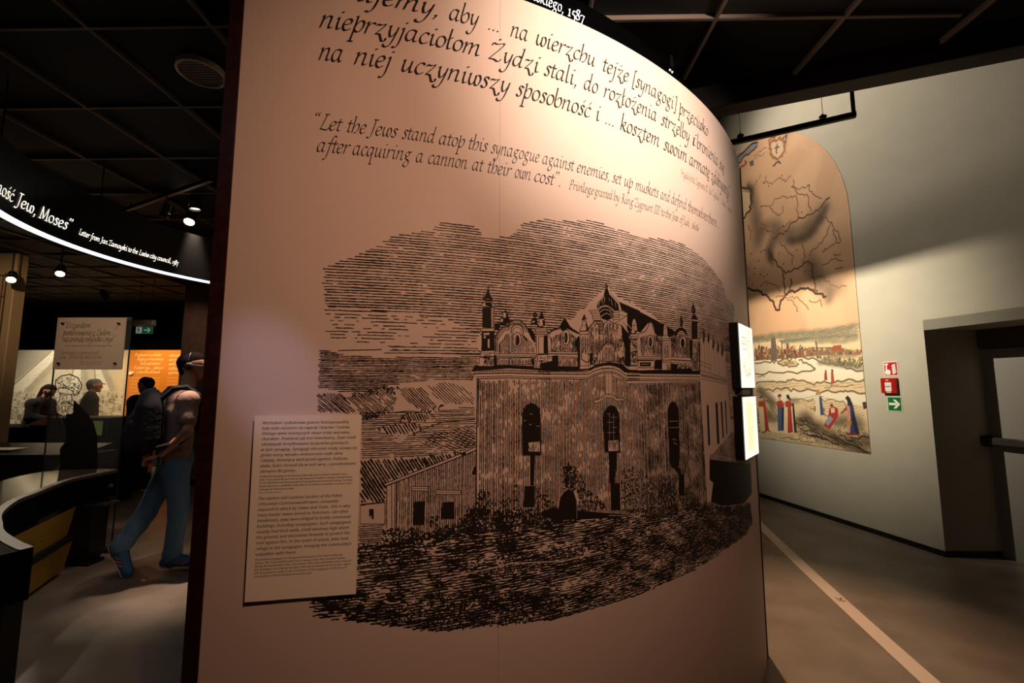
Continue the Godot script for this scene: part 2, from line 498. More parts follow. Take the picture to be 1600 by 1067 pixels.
	var fn := Vector3(fu.z, 0, -fu.x)      # into the partition
	if fn.z > 0:
		fn = -fn
	for k in [[1.557, 1.890, "upper backlit picture box on the partition's right end, showing a pale drawing"], [1.206, 1.518, "lower backlit text box on the partition's right end, below the picture box"]]:
		var bx := thing("light_box", k[2], "light box", "backlit boxes on the partition's right end")
		var mid3: Vector3 = (f0 + f1) * 0.5 + Vector3.UP * (k[0] + k[1]) * 0.5
		var bb := Basis(fu, Vector3.UP, fu.cross(Vector3.UP))
		st = surf()
		box(st, mid3 + fn * 0.024, Vector3(f0.distance_to(f1), k[1] - k[0], 0.042), 0.003, bb)
		part("housing", st, paint("080606", 0.5), bx)
		var im := box_print(k[0] > 1.4)
		var m := paint("f4ead0", 0.3)
		m.albedo_texture = ImageTexture.create_from_image(im)
		m.emission_enabled = true
		m.emission = Color.WHITE
		m.emission_operator = BaseMaterial3D.EMISSION_OP_MULTIPLY
		m.emission_texture = m.albedo_texture
		m.emission_energy_multiplier = 1.15
		var g := 0.004
		var off := -fn * 0.0005
		part("lit_face", sheet(f0 + fu * g + off + Vector3.UP * (k[0] + g), f1 - fu * g + off + Vector3.UP * (k[0] + g), f1 - fu * g + off + Vector3.UP * (k[1] - g), f0 + fu * g + off + Vector3.UP * (k[1] - g)), m, bx)
		var al := AreaLight3D.new()
		al.name = "face_light"
		al.area_size = Vector2(0.3, 0.3)
		al.light_energy = 0.05
		al.light_color = Color("fff2d8")
		al.shadow_enabled = true
		bx.add_child(al)
		al.look_at_from_position(mid3 - fn * 0.01, mid3 - fn * 1.0, Vector3.UP)
	var br2 := thing("mounting_bracket", "short grey bracket between the two backlit boxes", "bracket")
	st = surf()
	box(st, (f0 + f1) * 0.5 + fu * 0.03 + fn * 0.03 + Vector3.UP * 1.538, Vector3(0.22, 0.034, 0.03), 0.003, Basis(fu, Vector3.UP, fu.cross(Vector3.UP)))
	part("bar", st, paint("6d6152", 0.45, 0.4), br2)
	st = surf()
	box(st, f1 - fu * 0.012 + fn * 0.03 + Vector3.UP * 1.538, Vector3(0.03, 0.06, 0.036), 0.003, Basis(fu, Vector3.UP, fu.cross(Vector3.UP)))
	part("clamp", st, satin, br2)

	# the dark header with glowing letters that rises behind the top edge
	var hd := thing("header_sign", "black curved header with glowing letters rising behind the partition's top edge", "header sign")
	st = surf()
	for i in n:
		var a3 := -0.05 + 2.2 * i / n
		var b3 := -0.05 + 2.2 * (i + 1) / n
		var m3 := on_board((a3 + b3) * 0.5, 3.1, -0.15)
		face(st, [on_board(a3, 2.7, -0.14), on_board(b3, 2.7, -0.14), on_board(b3, 3.24, -0.14), on_board(a3, 3.24, -0.14)], m3)
		face(st, [on_board(a3, 2.7, -0.16), on_board(b3, 2.7, -0.16), on_board(b3, 3.24, -0.16), on_board(a3, 3.24, -0.16)], m3)
		face(st, [on_board(a3, 2.7, -0.14), on_board(b3, 2.7, -0.14), on_board(b3, 2.7, -0.16), on_board(a3, 2.7, -0.16)], m3)
	part("band", st, paint("020202", 0.9, 0.0, 0.1), hd)
	st = surf()
	letters(st, "1587", 1.20, 1.295, 3.14, 0.034, func(s: float, h: float) -> Vector3: return on_board(s, h, -0.135), Vector3.ZERO)
	letters(st, "lwowskiego,", 0.945, 1.18, 3.14, 0.034, func(s: float, h: float) -> Vector3: return on_board(s, h, -0.135), Vector3.ZERO)
	letters(st, "“", 1.925, 1.985, 3.148, 0.036, func(s: float, h: float) -> Vector3: return on_board(s, h, -0.135), Vector3.ZERO)
	part("lettering", st, glow("ffffff", 1.1, "ffffff"), hd)
	for k in [0.3, 1.2, 2.0]:
		var hang := surf()
		rod(hang, on_board(k, 3.23, -0.15), on_board(k, CEIL + 0.04, -0.15), 0.008, 0.008, 6)
		part("hanger", hang, satin, hd)


# glowing letters as thin strokes laid on a surface given by «where»
func letters(st: SurfaceTool, t: String, x0: float, x1: float, base: float, xh: float, where: Callable, inside: Vector3) -> void:
	var full := 0.0
	for ch in t:
		full += 36.0 if ch == " " else hand.get(ch, hand["."])[0]
	var k := xh / 100.0
	var kx := (x1 - x0) / (full + 8.0)
	var nib := Vector2(cos(0.72), sin(0.72)) * 9.0
	var x := 0.0
	for ch in t:
		if ch != " ":
			for s: PackedVector2Array in hand.get(ch, hand["."])[1]:
				for i in range(s.size() - 1):
					var a := Vector2(x + s[i].x + s[i].y * 0.1, s[i].y)
					var b := Vector2(x + s[i + 1].x + s[i + 1].y * 0.1, s[i + 1].y)
					if a.distance_squared_to(b) < 0.01:
						continue
					var e := (b - a).normalized() * 1.5
					var m := Vector2(-e.y, e.x) * 2.4
					for o: Vector2 in [nib, m]:
						var q := []
						for v: Vector2 in [a - e + o, b + e + o, b + e - o, a - e - o]:
							q.append((where as Callable).call(x0 + v.x * kx, base + v.y * k))
						face(st, q, q[0] + (q[0] - Vector3(0, 1.56, 0)).normalized())
		x += 36.0 if ch == " " else hand.get(ch, hand["."])[0]


func panel_text() -> Image:
	var ink := Ink.new(1024, 1792, 283.0, 491.0, 491.0, Image.FORMAT_L8, Color.WHITE)
	var dark := Color(0.1, 0.1, 0.1)
	var y := 467.0
	var pl := ["Wschodnie i południowe granice Rzeczypospolitej", "były stale narażone na najazdy Tatarów i Turków.", "Dlatego wiele tamtejszych miast miało warowny", "charakter. Podobnie jak inni mieszkańcy, Żydzi mieli", "obowiązek fortyfikowania budynków gminnych,", "w tym synagog. Synagogi obronne miały zazwyczaj", "grube mury, wysoko umieszczone małe okna", "i attykę, chroniącą dach przed ogniem. Podczas", "ataku Żydzi chronili się w nich wraz z przedmiotami", "cennymi dla gminy."]
	var pw := [228, 233, 232, 248, 231, 252, 214, 228, 251, 93]
	for i in pl.size():
		ink.type(fonts, pl[i], 20, 20 + pw[i], y, 10.4, 0.16, dark)
		y -= 14.6
	y += 2.0
	for t in ["Ta obronna synagoga w Szarogrodzie była włączona w system miejskich umoc-", "nień. Turcy zamienili ją w meczet, gdy okupowali Podole w drugiej połowie XVII w.", "Po ich wycofaniu się Żydzi przywrócili synagodze jej pierwotną funkcję. Burzliwe", "dzieje pogranicza zostawiły trwały ślad w architekturze budynku w postaci orien-", "talizującej dekoracji attyki."]:
		ink.type(fonts, t, 20, 20 + minf(244.0, t.length() * 3.15), y, 6.6, 0.16, dark)
		y -= 8.6
	ink.type(fonts, "Rycina z XIX wieku, drzeworyt", 20, 78, y + 1.0, 4.2, 0.0, dark)
	y -= 17.0
	var en := ["The eastern and southern borders of the Polish-", "Lithuanian Commonwealth were constantly", "exposed to attack by Tatars and Turks. This is why", "many border towns served as fortresses. Like other", "inhabitants, Jews were obliged to fortify communal", "buildings, including synagogues. Such synagogues", "usually had thick walls, small windows high above", "the ground, and decorative firewalls to protect the", "roof against fire. In the event of attack, Jews took", "refuge in the synagogue, bringing the community’s", "valuables with them."]
	var ew := [220, 207, 240, 236, 241, 243, 239, 241, 238, 246, 104]
	for i in en.size():
		ink.type(fonts, en[i], 20, 20 + ew[i], y, 10.4, 0.16, Color(0.2, 0.2, 0.2))
		y -= 14.6
	y += 2.0
	for t in ["The fortress synagogue in Szarogrod became part of the town’s defensive", "system. The Turks transformed it into a mosque when they occupied Podolia", "during the second half of the 17th century. After their withdrawal, Jews restored", "the building to its original function. The stormy history of the border region", "left its permanent mark on the architecture of the synagogue in the form of", "a decorative Oriental parapet around the roof."]:
		ink.type(fonts, t, 20, 20 + minf(246.0, t.length() * 3.15), y, 6.6, 0.16, Color(0.2, 0.2, 0.2))
		y -= 8.6
	return ink.im


func box_print(drawing: bool) -> Image:
	var ink := Ink.new(256, 280, 300.0, 328.0, 328.0, Image.FORMAT_RGBA8, Color("fff8e4"))
	if drawing:
		for c in [[150, 90, 250, 300], [60, 200, 150, 260], [40, 110, 140, 150], [90, 60, 210, 100]]:
			for i in 7:
				var x := lerpf(c[0], c[2], i / 6.0)
				ink.line(PackedVector2Array([Vector2(x, c[1]), Vector2(x + 4, c[3])]), 2.2, Color("d8c8a0"))
			for i in 5:
				var y2 := lerpf(c[1], c[3], i / 4.0)
				ink.line(PackedVector2Array([Vector2(c[0], y2), Vector2(c[2], y2)]), 2.2, Color("cbb98e"))
		ink.line(PackedVector2Array([Vector2(60, 200), Vector2(60, 262), Vector2(150, 262), Vector2(150, 200), Vector2(60, 200)]), 4.0, Color("9c8f78"))
		ink.line(PackedVector2Array([Vector2(60, 228), Vector2(150, 228)]), 4.0, Color("9c8f78"))
		ink.hatch(PackedVector2Array([Vector2(170, 160), Vector2(235, 160), Vector2(235, 310), Vector2(170, 310)]), 80, 9, 4, -0.3, 1.0, Color("d9c8a4"))
		ink.hatch(PackedVector2Array([Vector2(60, 60), Vector2(220, 60), Vector2(220, 140), Vector2(60, 140)]), 10, 9, 4, 0.0, 1.0, Color("b6a88a"))
	else:
		ink.poly(PackedVector2Array([Vector2(70, 30), Vector2(225, 30), Vector2(225, 300), Vector2(70, 300)]), Color("f8edc4"))
		for i in 26:
			var w := 60.0 + 85.0 * absf(sin(i * 1.7))
			ink.line(PackedVector2Array([Vector2(75, 292 - i * 10), Vector2(75 + w, 292 - i * 10)]), 3.0, Color("e3cf86"))
		ink.line(PackedVector2Array([Vector2(75, 312), Vector2(190, 312)]), 4.0, Color("d9c88e"))
	return ink.im


# ------------------------------------------------------------------ the right wall
func build_wall_print() -> void:
	var ink := Ink.new(1024, 1344, 3400.0, 4460.0, 5300.0, Image.FORMAT_RGBA8, Color("d9ae88"))
	# paper fibre and age
	for i in 60:
		ink.wash(PackedVector2Array([Vector2(ink.rng.randf() * 3400.0, 840.0 + ink.rng.randf() * 4400.0), Vector2(ink.rng.randf() * 3400.0, 840.0 + ink.rng.randf() * 4400.0)]), 170.0, Color("cda27c"), 0.12)
	ink.colour(MAP_PRINT)
	var im := ink.im
	im.convert(Image.FORMAT_RGB8)
	var o := thing("wall_print", "tall arched print of an old map above a town with costumed figures", "wall print")
	var u := (WALL_B - WALL_A).normalized()
	var st := surf()
	var pts := [Vector2(-1.8, 0.845), Vector2(1.612, 0.845), Vector2(1.6, 3.6)]
	for k in range(1, 24):
		var a := PI * k / 24.0
		pts.append(Vector2(-0.1 + 1.7 * cos(a), 3.6 + 1.7 * sin(a)))
	pts.append(Vector2(-1.8, 3.6))
	var poly := PackedVector2Array(pts)
	var ix := Geometry2D.triangulate_polygon(poly)
	var n := Vector3(-u.z, 0, u.x)
	for i in range(0, ix.size(), 3):
		var tri := [ix[i], ix[i + 1], ix[i + 2]]
		var cr := (poly[tri[1]] - poly[tri[0]]).cross(poly[tri[2]] - poly[tri[0]])
		if cr > 0:
			tri.reverse()
		for j: int in tri:
			st.set_normal(n)
			st.set_uv(Vector2((poly[j].x + 1.8) / 3.4, (5.3 - poly[j].y) / 4.46))
			st.add_vertex(on_wall(poly[j].x, poly[j].y, 0.006))
	part("picture", st, printed(im, 0.6), o)
	st = surf()
	slab(st, poly, WALL_A + n * 0.0, u, Vector3.UP, n * 0.005)
	part("backing", st, paint("b9997a", 0.7), o)


func flat_on_wall(st: SurfaceTool, p: Array, out: float) -> void:
	var v := []
	for q: Vector2 in p:
		v.append(on_wall(q.x, q.y, out))
	face(st, v, on_wall(p[0].x, p[0].y, -1.0))


func plate(t0: float, t1: float, h0: float, h1: float, out0: float, out1: float, st: SurfaceTool) -> void:
	var u := (WALL_B - WALL_A).normalized()
	var n := Vector3(-u.z, 0, u.x)
	slab(st, PackedVector2Array([Vector2(t0, h0), Vector2(t1, h0), Vector2(t1, h1), Vector2(t0, h1)]), WALL_A + n * out0, u, Vector3.UP, n * (out1 - out0))


func build_signs() -> void:
	# fire alarm pictogram
	var a := thing("fire_alarm_sign", "red square sign with a white pressing hand and flames above the call point", "safety sign")
	var st := surf()
	plate(1.830, 1.975, 1.684, 1.834, 0.0, 0.004, st)
	part("plate", st, paint("f0e6d8", 0.4), a)
	st = surf()
	plate(1.838, 1.967, 1.692, 1.826, 0.004, 0.005, st)
	part("red_field", st, paint("b5121b", 0.4), a)
	st = surf()
	var o := 0.0058
	flat_on_wall(st, [Vector2(1.848, 1.70), Vector2(1.895, 1.70), Vector2(1.902, 1.732), Vector2(1.888, 1.752), Vector2(1.852, 1.748), Vector2(1.842, 1.726)], o)
	flat_on_wall(st, [Vector2(1.851, 1.74), Vector2(1.867, 1.74), Vector2(1.868, 1.79), Vector2(1.853, 1.79)], o)
	flat_on_wall(st, [Vector2(1.845, 1.795), Vector2(1.876, 1.795), Vector2(1.882, 1.815), Vector2(1.845, 1.815)], o)
	for k in 4:
		flat_on_wall(st, [Vector2(1.915 - k * 0.002, 1.703 + k * 0.025), Vector2(1.95, 1.710 + k * 0.026), Vector2(1.962 - k * 0.003, 1.735 + k * 0.024), Vector2(1.94, 1.724 + k * 0.026), Vector2(1.928, 1.733 + k * 0.024)], o)
	part("pictogram", st, paint("f4efe6", 0.4), a)
	# call point
	var c := thing("call_point", "red fire alarm call point box with a white window, between the two square signs", "call point")
	st = surf()
	plate(1.812, 1.962, 1.505, 1.662, 0.0, 0.035, st)
	part("box", st, paint("a80f14", 0.35), c)
	st = surf()
	plate(1.855, 1.92, 1.527, 1.617, 0.035, 0.037, st)
	part("window", st, paint("e8e2da", 0.3), c)
	st = surf()
	plate(1.857, 1.918, 1.571, 1.577, 0.037, 0.0375, st)
	flat_on_wall(st, [Vector2(1.888, 1.566), Vector2(1.896, 1.574), Vector2(1.888, 1.582), Vector2(1.88, 1.574)], 0.038)
	part("mark", st, paint("17151a", 0.5), c)
	st = surf()
	plate(1.865, 1.895, 1.632, 1.647, 0.035, 0.036, st)
	part("lamp_window", st, paint("c8a878", 0.4), c)
	st = surf()
	plate(1.862, 1.912, 1.512, 1.522, 0.035, 0.036, st)
	part("legend", st, paint("e8d8b8", 0.4), c)
	# green arrow
	var g := thing("arrow_sign", "green square sign with a white arrow pointing right, below the call point", "safety sign")
	st = surf()
	plate(1.838, 1.984, 1.319, 1.470, 0.0, 0.004, st)
	part("plate", st, paint("d9d3b8", 0.4), g)
	st = surf()
	plate(1.846, 1.976, 1.327, 1.462, 0.004, 0.005, st)
	part("green_field", st, paint("00703c", 0.4), g)
	st = surf()
	flat_on_wall(st, [Vector2(1.856, 1.381), Vector2(1.93, 1.381), Vector2(1.93, 1.407), Vector2(1.856, 1.407)], o)
	flat_on_wall(st, [Vector2(1.968, 1.394), Vector2(1.924, 1.44), Vector2(1.898, 1.44), Vector2(1.938, 1.394)], o)
	flat_on_wall(st, [Vector2(1.968, 1.394), Vector2(1.938, 1.394), Vector2(1.898, 1.348), Vector2(1.924, 1.348)], o)
	part("arrow", st, paint("f2ecd8", 0.4), g)


# ------------------------------------------------------------------ the hall on the left
func wide_box(called: String, parent: Node3D, x0: float, x1: float, d0: float, d1: float, h0: float, h1: float, m: Material, b := 0.006) -> MeshInstance3D:
	var st := surf()
	box(st, Vector3((x0 + x1) * 0.5, (h0 + h1) * 0.5, -(d0 + d1) * 0.5), Vector3(absf(x1 - x0), h1 - h0, absf(d1 - d0)), b)
	return part(called, st, m, parent)


func build_hall() -> void:
	# far murals
	var mu := thing("wall_mural", "wide pale mural of a crowd before long white tables on the far wall", "mural")
	wide_box("backing", mu, -12.6, -7.86, 9.02, 9.1, 0.0, 2.335, paint("2a2420", 0.7))
	part("picture", sheet(P(-12.6, 9.0, 0.68), P(-7.86, 9.0, 0.68), P(-7.86, 9.0, 2.33), P(-12.6, 9.0, 2.33)), printed(mural(), 0.6), mu)
	var tx := thing("text_wall", "orange wall panel covered in pale lines of text right of the crowd mural", "text panel")
	wide_box("backing", tx, -7.80, -6.3, 9.02, 9.1, 0.0, 2.335, paint("2a2018", 0.7))
	part("picture", sheet(P(-7.80, 9.0, 0.6), P(-6.3, 9.0, 0.6), P(-6.3, 9.0, 2.33), P(-7.80, 9.0, 2.33)), printed(text_wall(), 0.55), tx)
	wide_box("white_post", tx, -7.86, -7.80, 8.97, 9.03, 0.6, 2.33, paint("c9b89c", 0.5))
	var st := surf()
	rod(st, P(-7.73, 8.96, 1.86), P(-7.73, 9.0, 1.86), 0.035, 0.035, 12)
	part("button", st, paint("efe6d4", 0.4), tx)
	# brown column
	var col := thing("brown_column", "plain brown square column beside the orange text wall", "column")
	wide_box("shaft", col, -5.50, -4.9, 7.3, 7.8, 0.0, CEIL, grain("5a4032", "664a3a", 0.03, 0.8, 0.75, 31), 0.01)
	wide_box("plinth", col, -5.52, -4.88, 7.28, 7.82, 0.0, 0.1, black, 0.008)
	# map column at the very left
	var mp := thing("map_column", "cream printed panel column with a dark framed map at the far left", "column")
	wide_box("shaft", mp, -7.6, -6.44, 5.6, 5.75, 0.0, CEIL, paint("c2a47c", 0.6), 0.01)
	var fr := paint("4a3420", 0.5)
	for k in [[-6.545, -6.53, 0.3, 3.0], [-6.585, -6.575, 0.3, 3.0], [-6.72, -6.70, 1.9, 2.9]]:
		wide_box("frame_line", mp, k[0], k[1], 5.592, 5.601, k[2], k[3], fr, 0.001)
	for k in [3.0, 2.72, 2.28, 1.98]:
		wide_box("frame_rail", mp, -7.4, -6.53, 5.592, 5.601, k, k + 0.014, fr, 0.001)
	st = surf()
	for i in 26:
		var y := 2.2 + 0.03 * i
		rod(st, P(-6.80 + 0.04 * sin(i * 2.1), 5.597, y), P(-6.735 + 0.02 * sin(i * 1.3), 5.597, y + 0.02), 0.005, 0.003, 4)
	part("map_mark", st, fr, mp)

	# the header ring over the hall
	var hd := thing("header_sign", "long black curved header with glowing letters and a white lit lower edge over the hall", "header sign")
	var c := Vector2(-1.36, -3.22)
	var r := 1.74
	var ring := func(a: float, h: float, out := 0.0) -> Vector3: return Vector3(c.x - cos(a) * (r + out), h, c.y - sin(a) * (r + out))
	var a0 := -0.75
	var a1 := 0.62
	st = surf()
	var edge := surf()
	for i in 48:
		var p := a0 + (a1 - a0) * i / 48.0
		var q := a0 + (a1 - a0) * (i + 1) / 48.0
		var mid: Vector3 = ring.call((p + q) * 0.5, 2.8, 0.02)
		face(st, [ring.call(p, 2.565), ring.call(q, 2.565), ring.call(q, 2.97), ring.call(p, 2.97)], mid)
		face(st, [ring.call(p, 2.565, 0.04), ring.call(q, 2.565, 0.04), ring.call(q, 2.97, 0.04), ring.call(p, 2.97, 0.04)], mid)
		face(st, [ring.call(p, 2.97), ring.call(q, 2.97), ring.call(q, 2.97, 0.04), ring.call(p, 2.97, 0.04)], mid)
		var m2: Vector3 = ring.call((p + q) * 0.5, 2.557, 0.02)
		face(edge, [ring.call(p, 2.55), ring.call(q, 2.55), ring.call(q, 2.565), ring.call(p, 2.565)], m2)
		face(edge, [ring.call(p, 2.55, 0.04), ring.call(q, 2.55, 0.04), ring.call(q, 2.565, 0.04), ring.call(p, 2.565, 0.04)], m2)
		face(edge, [ring.call(p, 2.55), ring.call(q, 2.55), ring.call(q, 2.55, 0.04), ring.call(p, 2.55, 0.04)], m2)
	part("band", st, paint("060505", 0.6), hd)
	part("light_strip", edge, glow("eaf4ff", 1.6, "ffffff"), hd)
	for k in 3:
		var al := AreaLight3D.new()
		al.name = "strip_light"
		al.area_size = Vector2(0.7, 0.03)
		al.light_energy = 0.12
		al.light_color = Color("eaf2ff")
		al.shadow_enabled = true
		hd.add_child(al, true)
		var at: Vector3 = ring.call(-0.3 + 0.35 * k, 2.54, 0.02)
		al.look_at_from_position(at, at - Vector3.UP, Vector3.FORWARD)
	st = surf()
	var where := func(s: float, h: float) -> Vector3: return ring.call(s / r, h, -0.004)
	letters(st, "ność", -0.91, -0.735, 2.645, 0.052, where, Vector3.ZERO)
	letters(st, "Jew,", -0.715, -0.525, 2.645, 0.052, where, Vector3.ZERO)
	letters(st, "Moses”", -0.505, -0.222, 2.645, 0.052, where, Vector3.ZERO)
	letters(st, "Letter from Jan Zamoyski to the Lwów city council, 1587", -0.172, 0.645, 2.65, 0.026, where, Vector3.ZERO)
	part("lettering", st, glow("fff6e2", 1.3, "ffffff"), hd)
	for k in [-0.5, 0.0, 0.3]:
		var hp: Vector3 = ring.call(k, 2.96, 0.02)
		st = surf()
		rod(st, hp, Vector3(hp.x, CEIL + 0.04, hp.z), 0.005, 0.005, 6)
		part("hanger", st, satin, hd)

	# hanging exit sign
	var ex := thing("exit_sign", "small hanging exit sign with a green pictogram under a pale housing", "exit sign")
	wide_box("housing", ex, -6.04, -5.72, 6.96, 7.04, 2.545, 2.64, paint("9a8a80", 0.5), 0.01)
	wide_box("green_plate", ex, -6.01, -5.74, 6.99, 7.01, 2.42, 2.535, glow("0f5a3a", 0.35, "0c4a30"), 0.002)
	st = surf()
	for q in [[-5.995, -5.905, 2.43, 2.525]]:
		face(st, [P(q[0], 6.985, q[2]), P(q[1], 6.985, q[2]), P(q[1], 6.985, q[3]), P(q[0], 6.985, q[3])], P(q[0], 7.5, 2.5))
	part("running_field", st, glow("d8e6d8", 0.22, "c8d8c8"), ex)
	st = surf()
	rod(st, P(-5.955, 6.98, 2.512), P(-5.955, 6.984, 2.512), 0.009, 0.009, 8)
	for q in [[-5.96, 2.50, -5.95, 2.465], [-5.95, 2.465, -5.925, 2.452], [-5.95, 2.465, -5.975, 2.44], [-5.96, 2.495, -5.93, 2.48], [-5.96, 2.495, -5.985, 2.48]]:
		rod(st, P(q[0], 6.982, q[1]), P(q[2], 6.982, q[3]), 0.006, 0.005, 5)
	part("running_figure", st, paint("0a4028", 0.6), ex)
	st = surf()
	face(st, [P(-5.87, 6.985, 2.47), P(-5.80, 6.985, 2.47), P(-5.80, 6.985, 2.485), P(-5.87, 6.985, 2.485)], P(-5.8, 7.5, 2.5))
	face(st, [P(-5.765, 6.985, 2.4775), P(-5.80, 6.985, 2.515), P(-5.82, 6.985, 2.515), P(-5.785, 6.985, 2.4775)], P(-5.8, 7.5, 2.5))
	face(st, [P(-5.765, 6.985, 2.4775), P(-5.785, 6.985, 2.4775), P(-5.82, 6.985, 2.44), P(-5.80, 6.985, 2.44)], P(-5.8, 7.5, 2.5))
	part("arrow", st, glow("d8e6d8", 0.22, "c8d8c8"), ex)
	for x in [-5.98, -5.78]:
		st = surf()
		rod(st, P(x, 7.0, 2.63), P(x, 7.0, CEIL), 0.004, 0.004, 5)
		part("wire", st, satin, ex)

	build_glass_pane()
	build_counters()


func build_glass_pane() -> void:
	var g := thing("glass_panel", "tall standing glass pane with an inked bearded man in a fur hat and dark robe", "glass panel")
	var glass := StandardMaterial3D.new()
	glass.albedo_color = Color(0.9, 0.95, 0.92, 0.03)
	glass.transparency = BaseMaterial3D.TRANSPARENCY_ALPHA
	glass.roughness = 0.05
	wide_box("pane", g, -4.576, -3.84, 4.41, 4.422, 0.02, 2.265, glass, 0.001)
	var ed := paint("232b26", 0.2)
	for x in [-4.577, -3.839]:
		wide_box("polished_edge", g, x - 0.003, x + 0.003, 4.4095, 4.4225, 0.03, 2.265, ed, 0.0005)
	wide_box("base_bar", g, -4.62, -3.83, 4.37, 4.46, 0.0, 0.035, satin, 0.006)
	var fig := Ink.new(512, 1536, 736.0, 2245.0, 2265.0, Image.FORMAT_RGBA8, Color(0, 0, 0, 0))
	fig.engrave(FIGURE_PRINT, Color(0.035, 0.03, 0.028, 1.0), Color(0, 0, 0, 0))
	var m := printed(fig.im, 0.7)
	m.transparency = BaseMaterial3D.TRANSPARENCY_ALPHA_SCISSOR
	m.alpha_scissor_threshold = 0.5
	part("printed_figure", sheet(P(-4.576, 4.4085, 0.02), P(-3.84, 4.4085, 0.02), P(-3.84, 4.4085, 2.265), P(-4.576, 4.4085, 2.265)), m, g)
	# the quotation sheet on pins before it
	var q := thing("quotation_sign", "cream quotation sheet held by four black pins on the top of the glass pane", "sign")
	wide_box("sheet_backing", q, -4.555, -3.865, 4.378, 4.388, 1.742, 2.262, paint("b8a58e", 0.5), 0.002)
	var ink := Ink.new(768, 576, 690.0, 520.0, 520.0, Image.FORMAT_L8, Color.WHITE)
	var d := Color(0.3, 0.3, 0.3)
	ink.word(hand, "„Uczyniłem".replace("„", "“"), 70, 340, 418, 34, d, 1.1)
	ink.word(hand, "postanowienie z Żydem…", 70, 590, 344, 34, d, 1.1)
	ink.word(hand, "na arendę młynów i myt”.", 70, 610, 278, 34, d, 1.1)
	ink.type(fonts, "Henryk Firlej, dzierżawca starostwa lubelskiego, 1604", 100, 575, 228, 17, 0.1, d)
	ink.word(hand, "“I have made an agreement with", 50, 450, 148, 24, Color(0.45, 0.45, 0.45), 0.9)
	ink.word(hand, "a Jew … for leasing mills and tolls”.", 50, 500, 104, 24, Color(0.45, 0.45, 0.45), 0.9)
	ink.type(fonts, "Henryk Firlej, leaseholder of the", 260, 500, 68, 13, 0.1, Color(0.45, 0.45, 0.45))
	ink.type(fonts, "Lublin royal lands, 1604", 260, 480, 46, 13, 0.1, Color(0.45, 0.45, 0.45))
	part("printed_sheet", sheet(P(-4.55, 4.377, 1.747), P(-3.87, 4.377, 1.747), P(-3.87, 4.377, 2.257), P(-4.55, 4.377, 2.257)), printed(ink.im, 0.45, "c9b59c"), q)
	for k in [[-4.49, 2.20], [-3.93, 2.20], [-4.49, 1.80], [-3.93, 1.80]]:
		var st := surf()
		rod(st, P(k[0], 4.36, k[1]), P(k[0], 4.409, k[1]), 0.011, 0.011, 10)
		part("pin", st, black, q)


func mural() -> Image:
	var ink := Ink.new(1024, 360, 4740.0, 1650.0, 2330.0, Image.FORMAT_RGBA8, Color("d9c8a6"))
	# x from the left end (the right edge is at 4740), the far end of the hall in perspective
	ink.poly(PackedVector2Array([Vector2(1900, 2330), Vector2(3200, 2330), Vector2(2300, 1500), Vector2(1900, 1450)]), Color("b3a98f"))
	for k in [[2350, 1480, 2720, 1480, 3420, 2300, 3180, 2300], [3600, 1500, 3880, 1500, 3830, 2080, 3700, 2080], [4180, 1520, 4480, 1500, 4180, 2050, 4080, 2050]]:
		ink.poly(PackedVector2Array([Vector2(k[0], k[1]), Vector2(k[2], k[3]), Vector2(k[4], k[5]), Vector2(k[6], k[7])]), Color("efe2c4"))
		ink.line(PackedVector2Array([Vector2(k[0], k[1]), Vector2(k[6], k[7])]), 26.0, Color("a5967a"))
		ink.line(PackedVector2Array([Vector2(k[2], k[3]), Vector2(k[4], k[5])]), 18.0, Color("b5a78a"))
		ink.wash(PackedVector2Array([Vector2(k[2] + 60, k[3]), Vector2(k[4] + 70, k[5])]), 110.0, Color("97886c"), 0.5)
	ink.hatch(PackedVector2Array([Vector2(1900, 1480), Vector2(4740, 1480), Vector2(4740, 2330), Vector2(1900, 2330)]), 20, 60, 7, 0.05, 4.0, Color("a89a7c"))
	for i in 900:
		var y := lerpf(700.0, 1500.0, ink.rng.randf())
		var x := ink.rng.randf() * 4740.0
		var r := lerpf(62.0, 20.0, (y - 700.0) / 800.0)
		var tone: String = ["cfc09e", "b3a486", "8a7c64", "e2d4b4", "c0b090"][ink.rng.randi() % 5]
		var p := PackedVector2Array()
		for k in 8:
			p.append(Vector2(x + cos(TAU * k / 8.0) * r, y + sin(TAU * k / 8.0) * r * 1.15))
		ink.poly(p, Color(tone))
		ink.line(PackedVector2Array([Vector2(x - r, y - r), Vector2(x + r, y - r * 1.6)]), r * 0.28, Color("6a5e4a"))
		ink.line(PackedVector2Array([Vector2(x - r * 0.5, y + r * 0.9), Vector2(x + r * 0.6, y + r * 0.9)]), r * 0.22, Color("84765c"))
	ink.im.convert(Image.FORMAT_RGB8)
	return ink.im


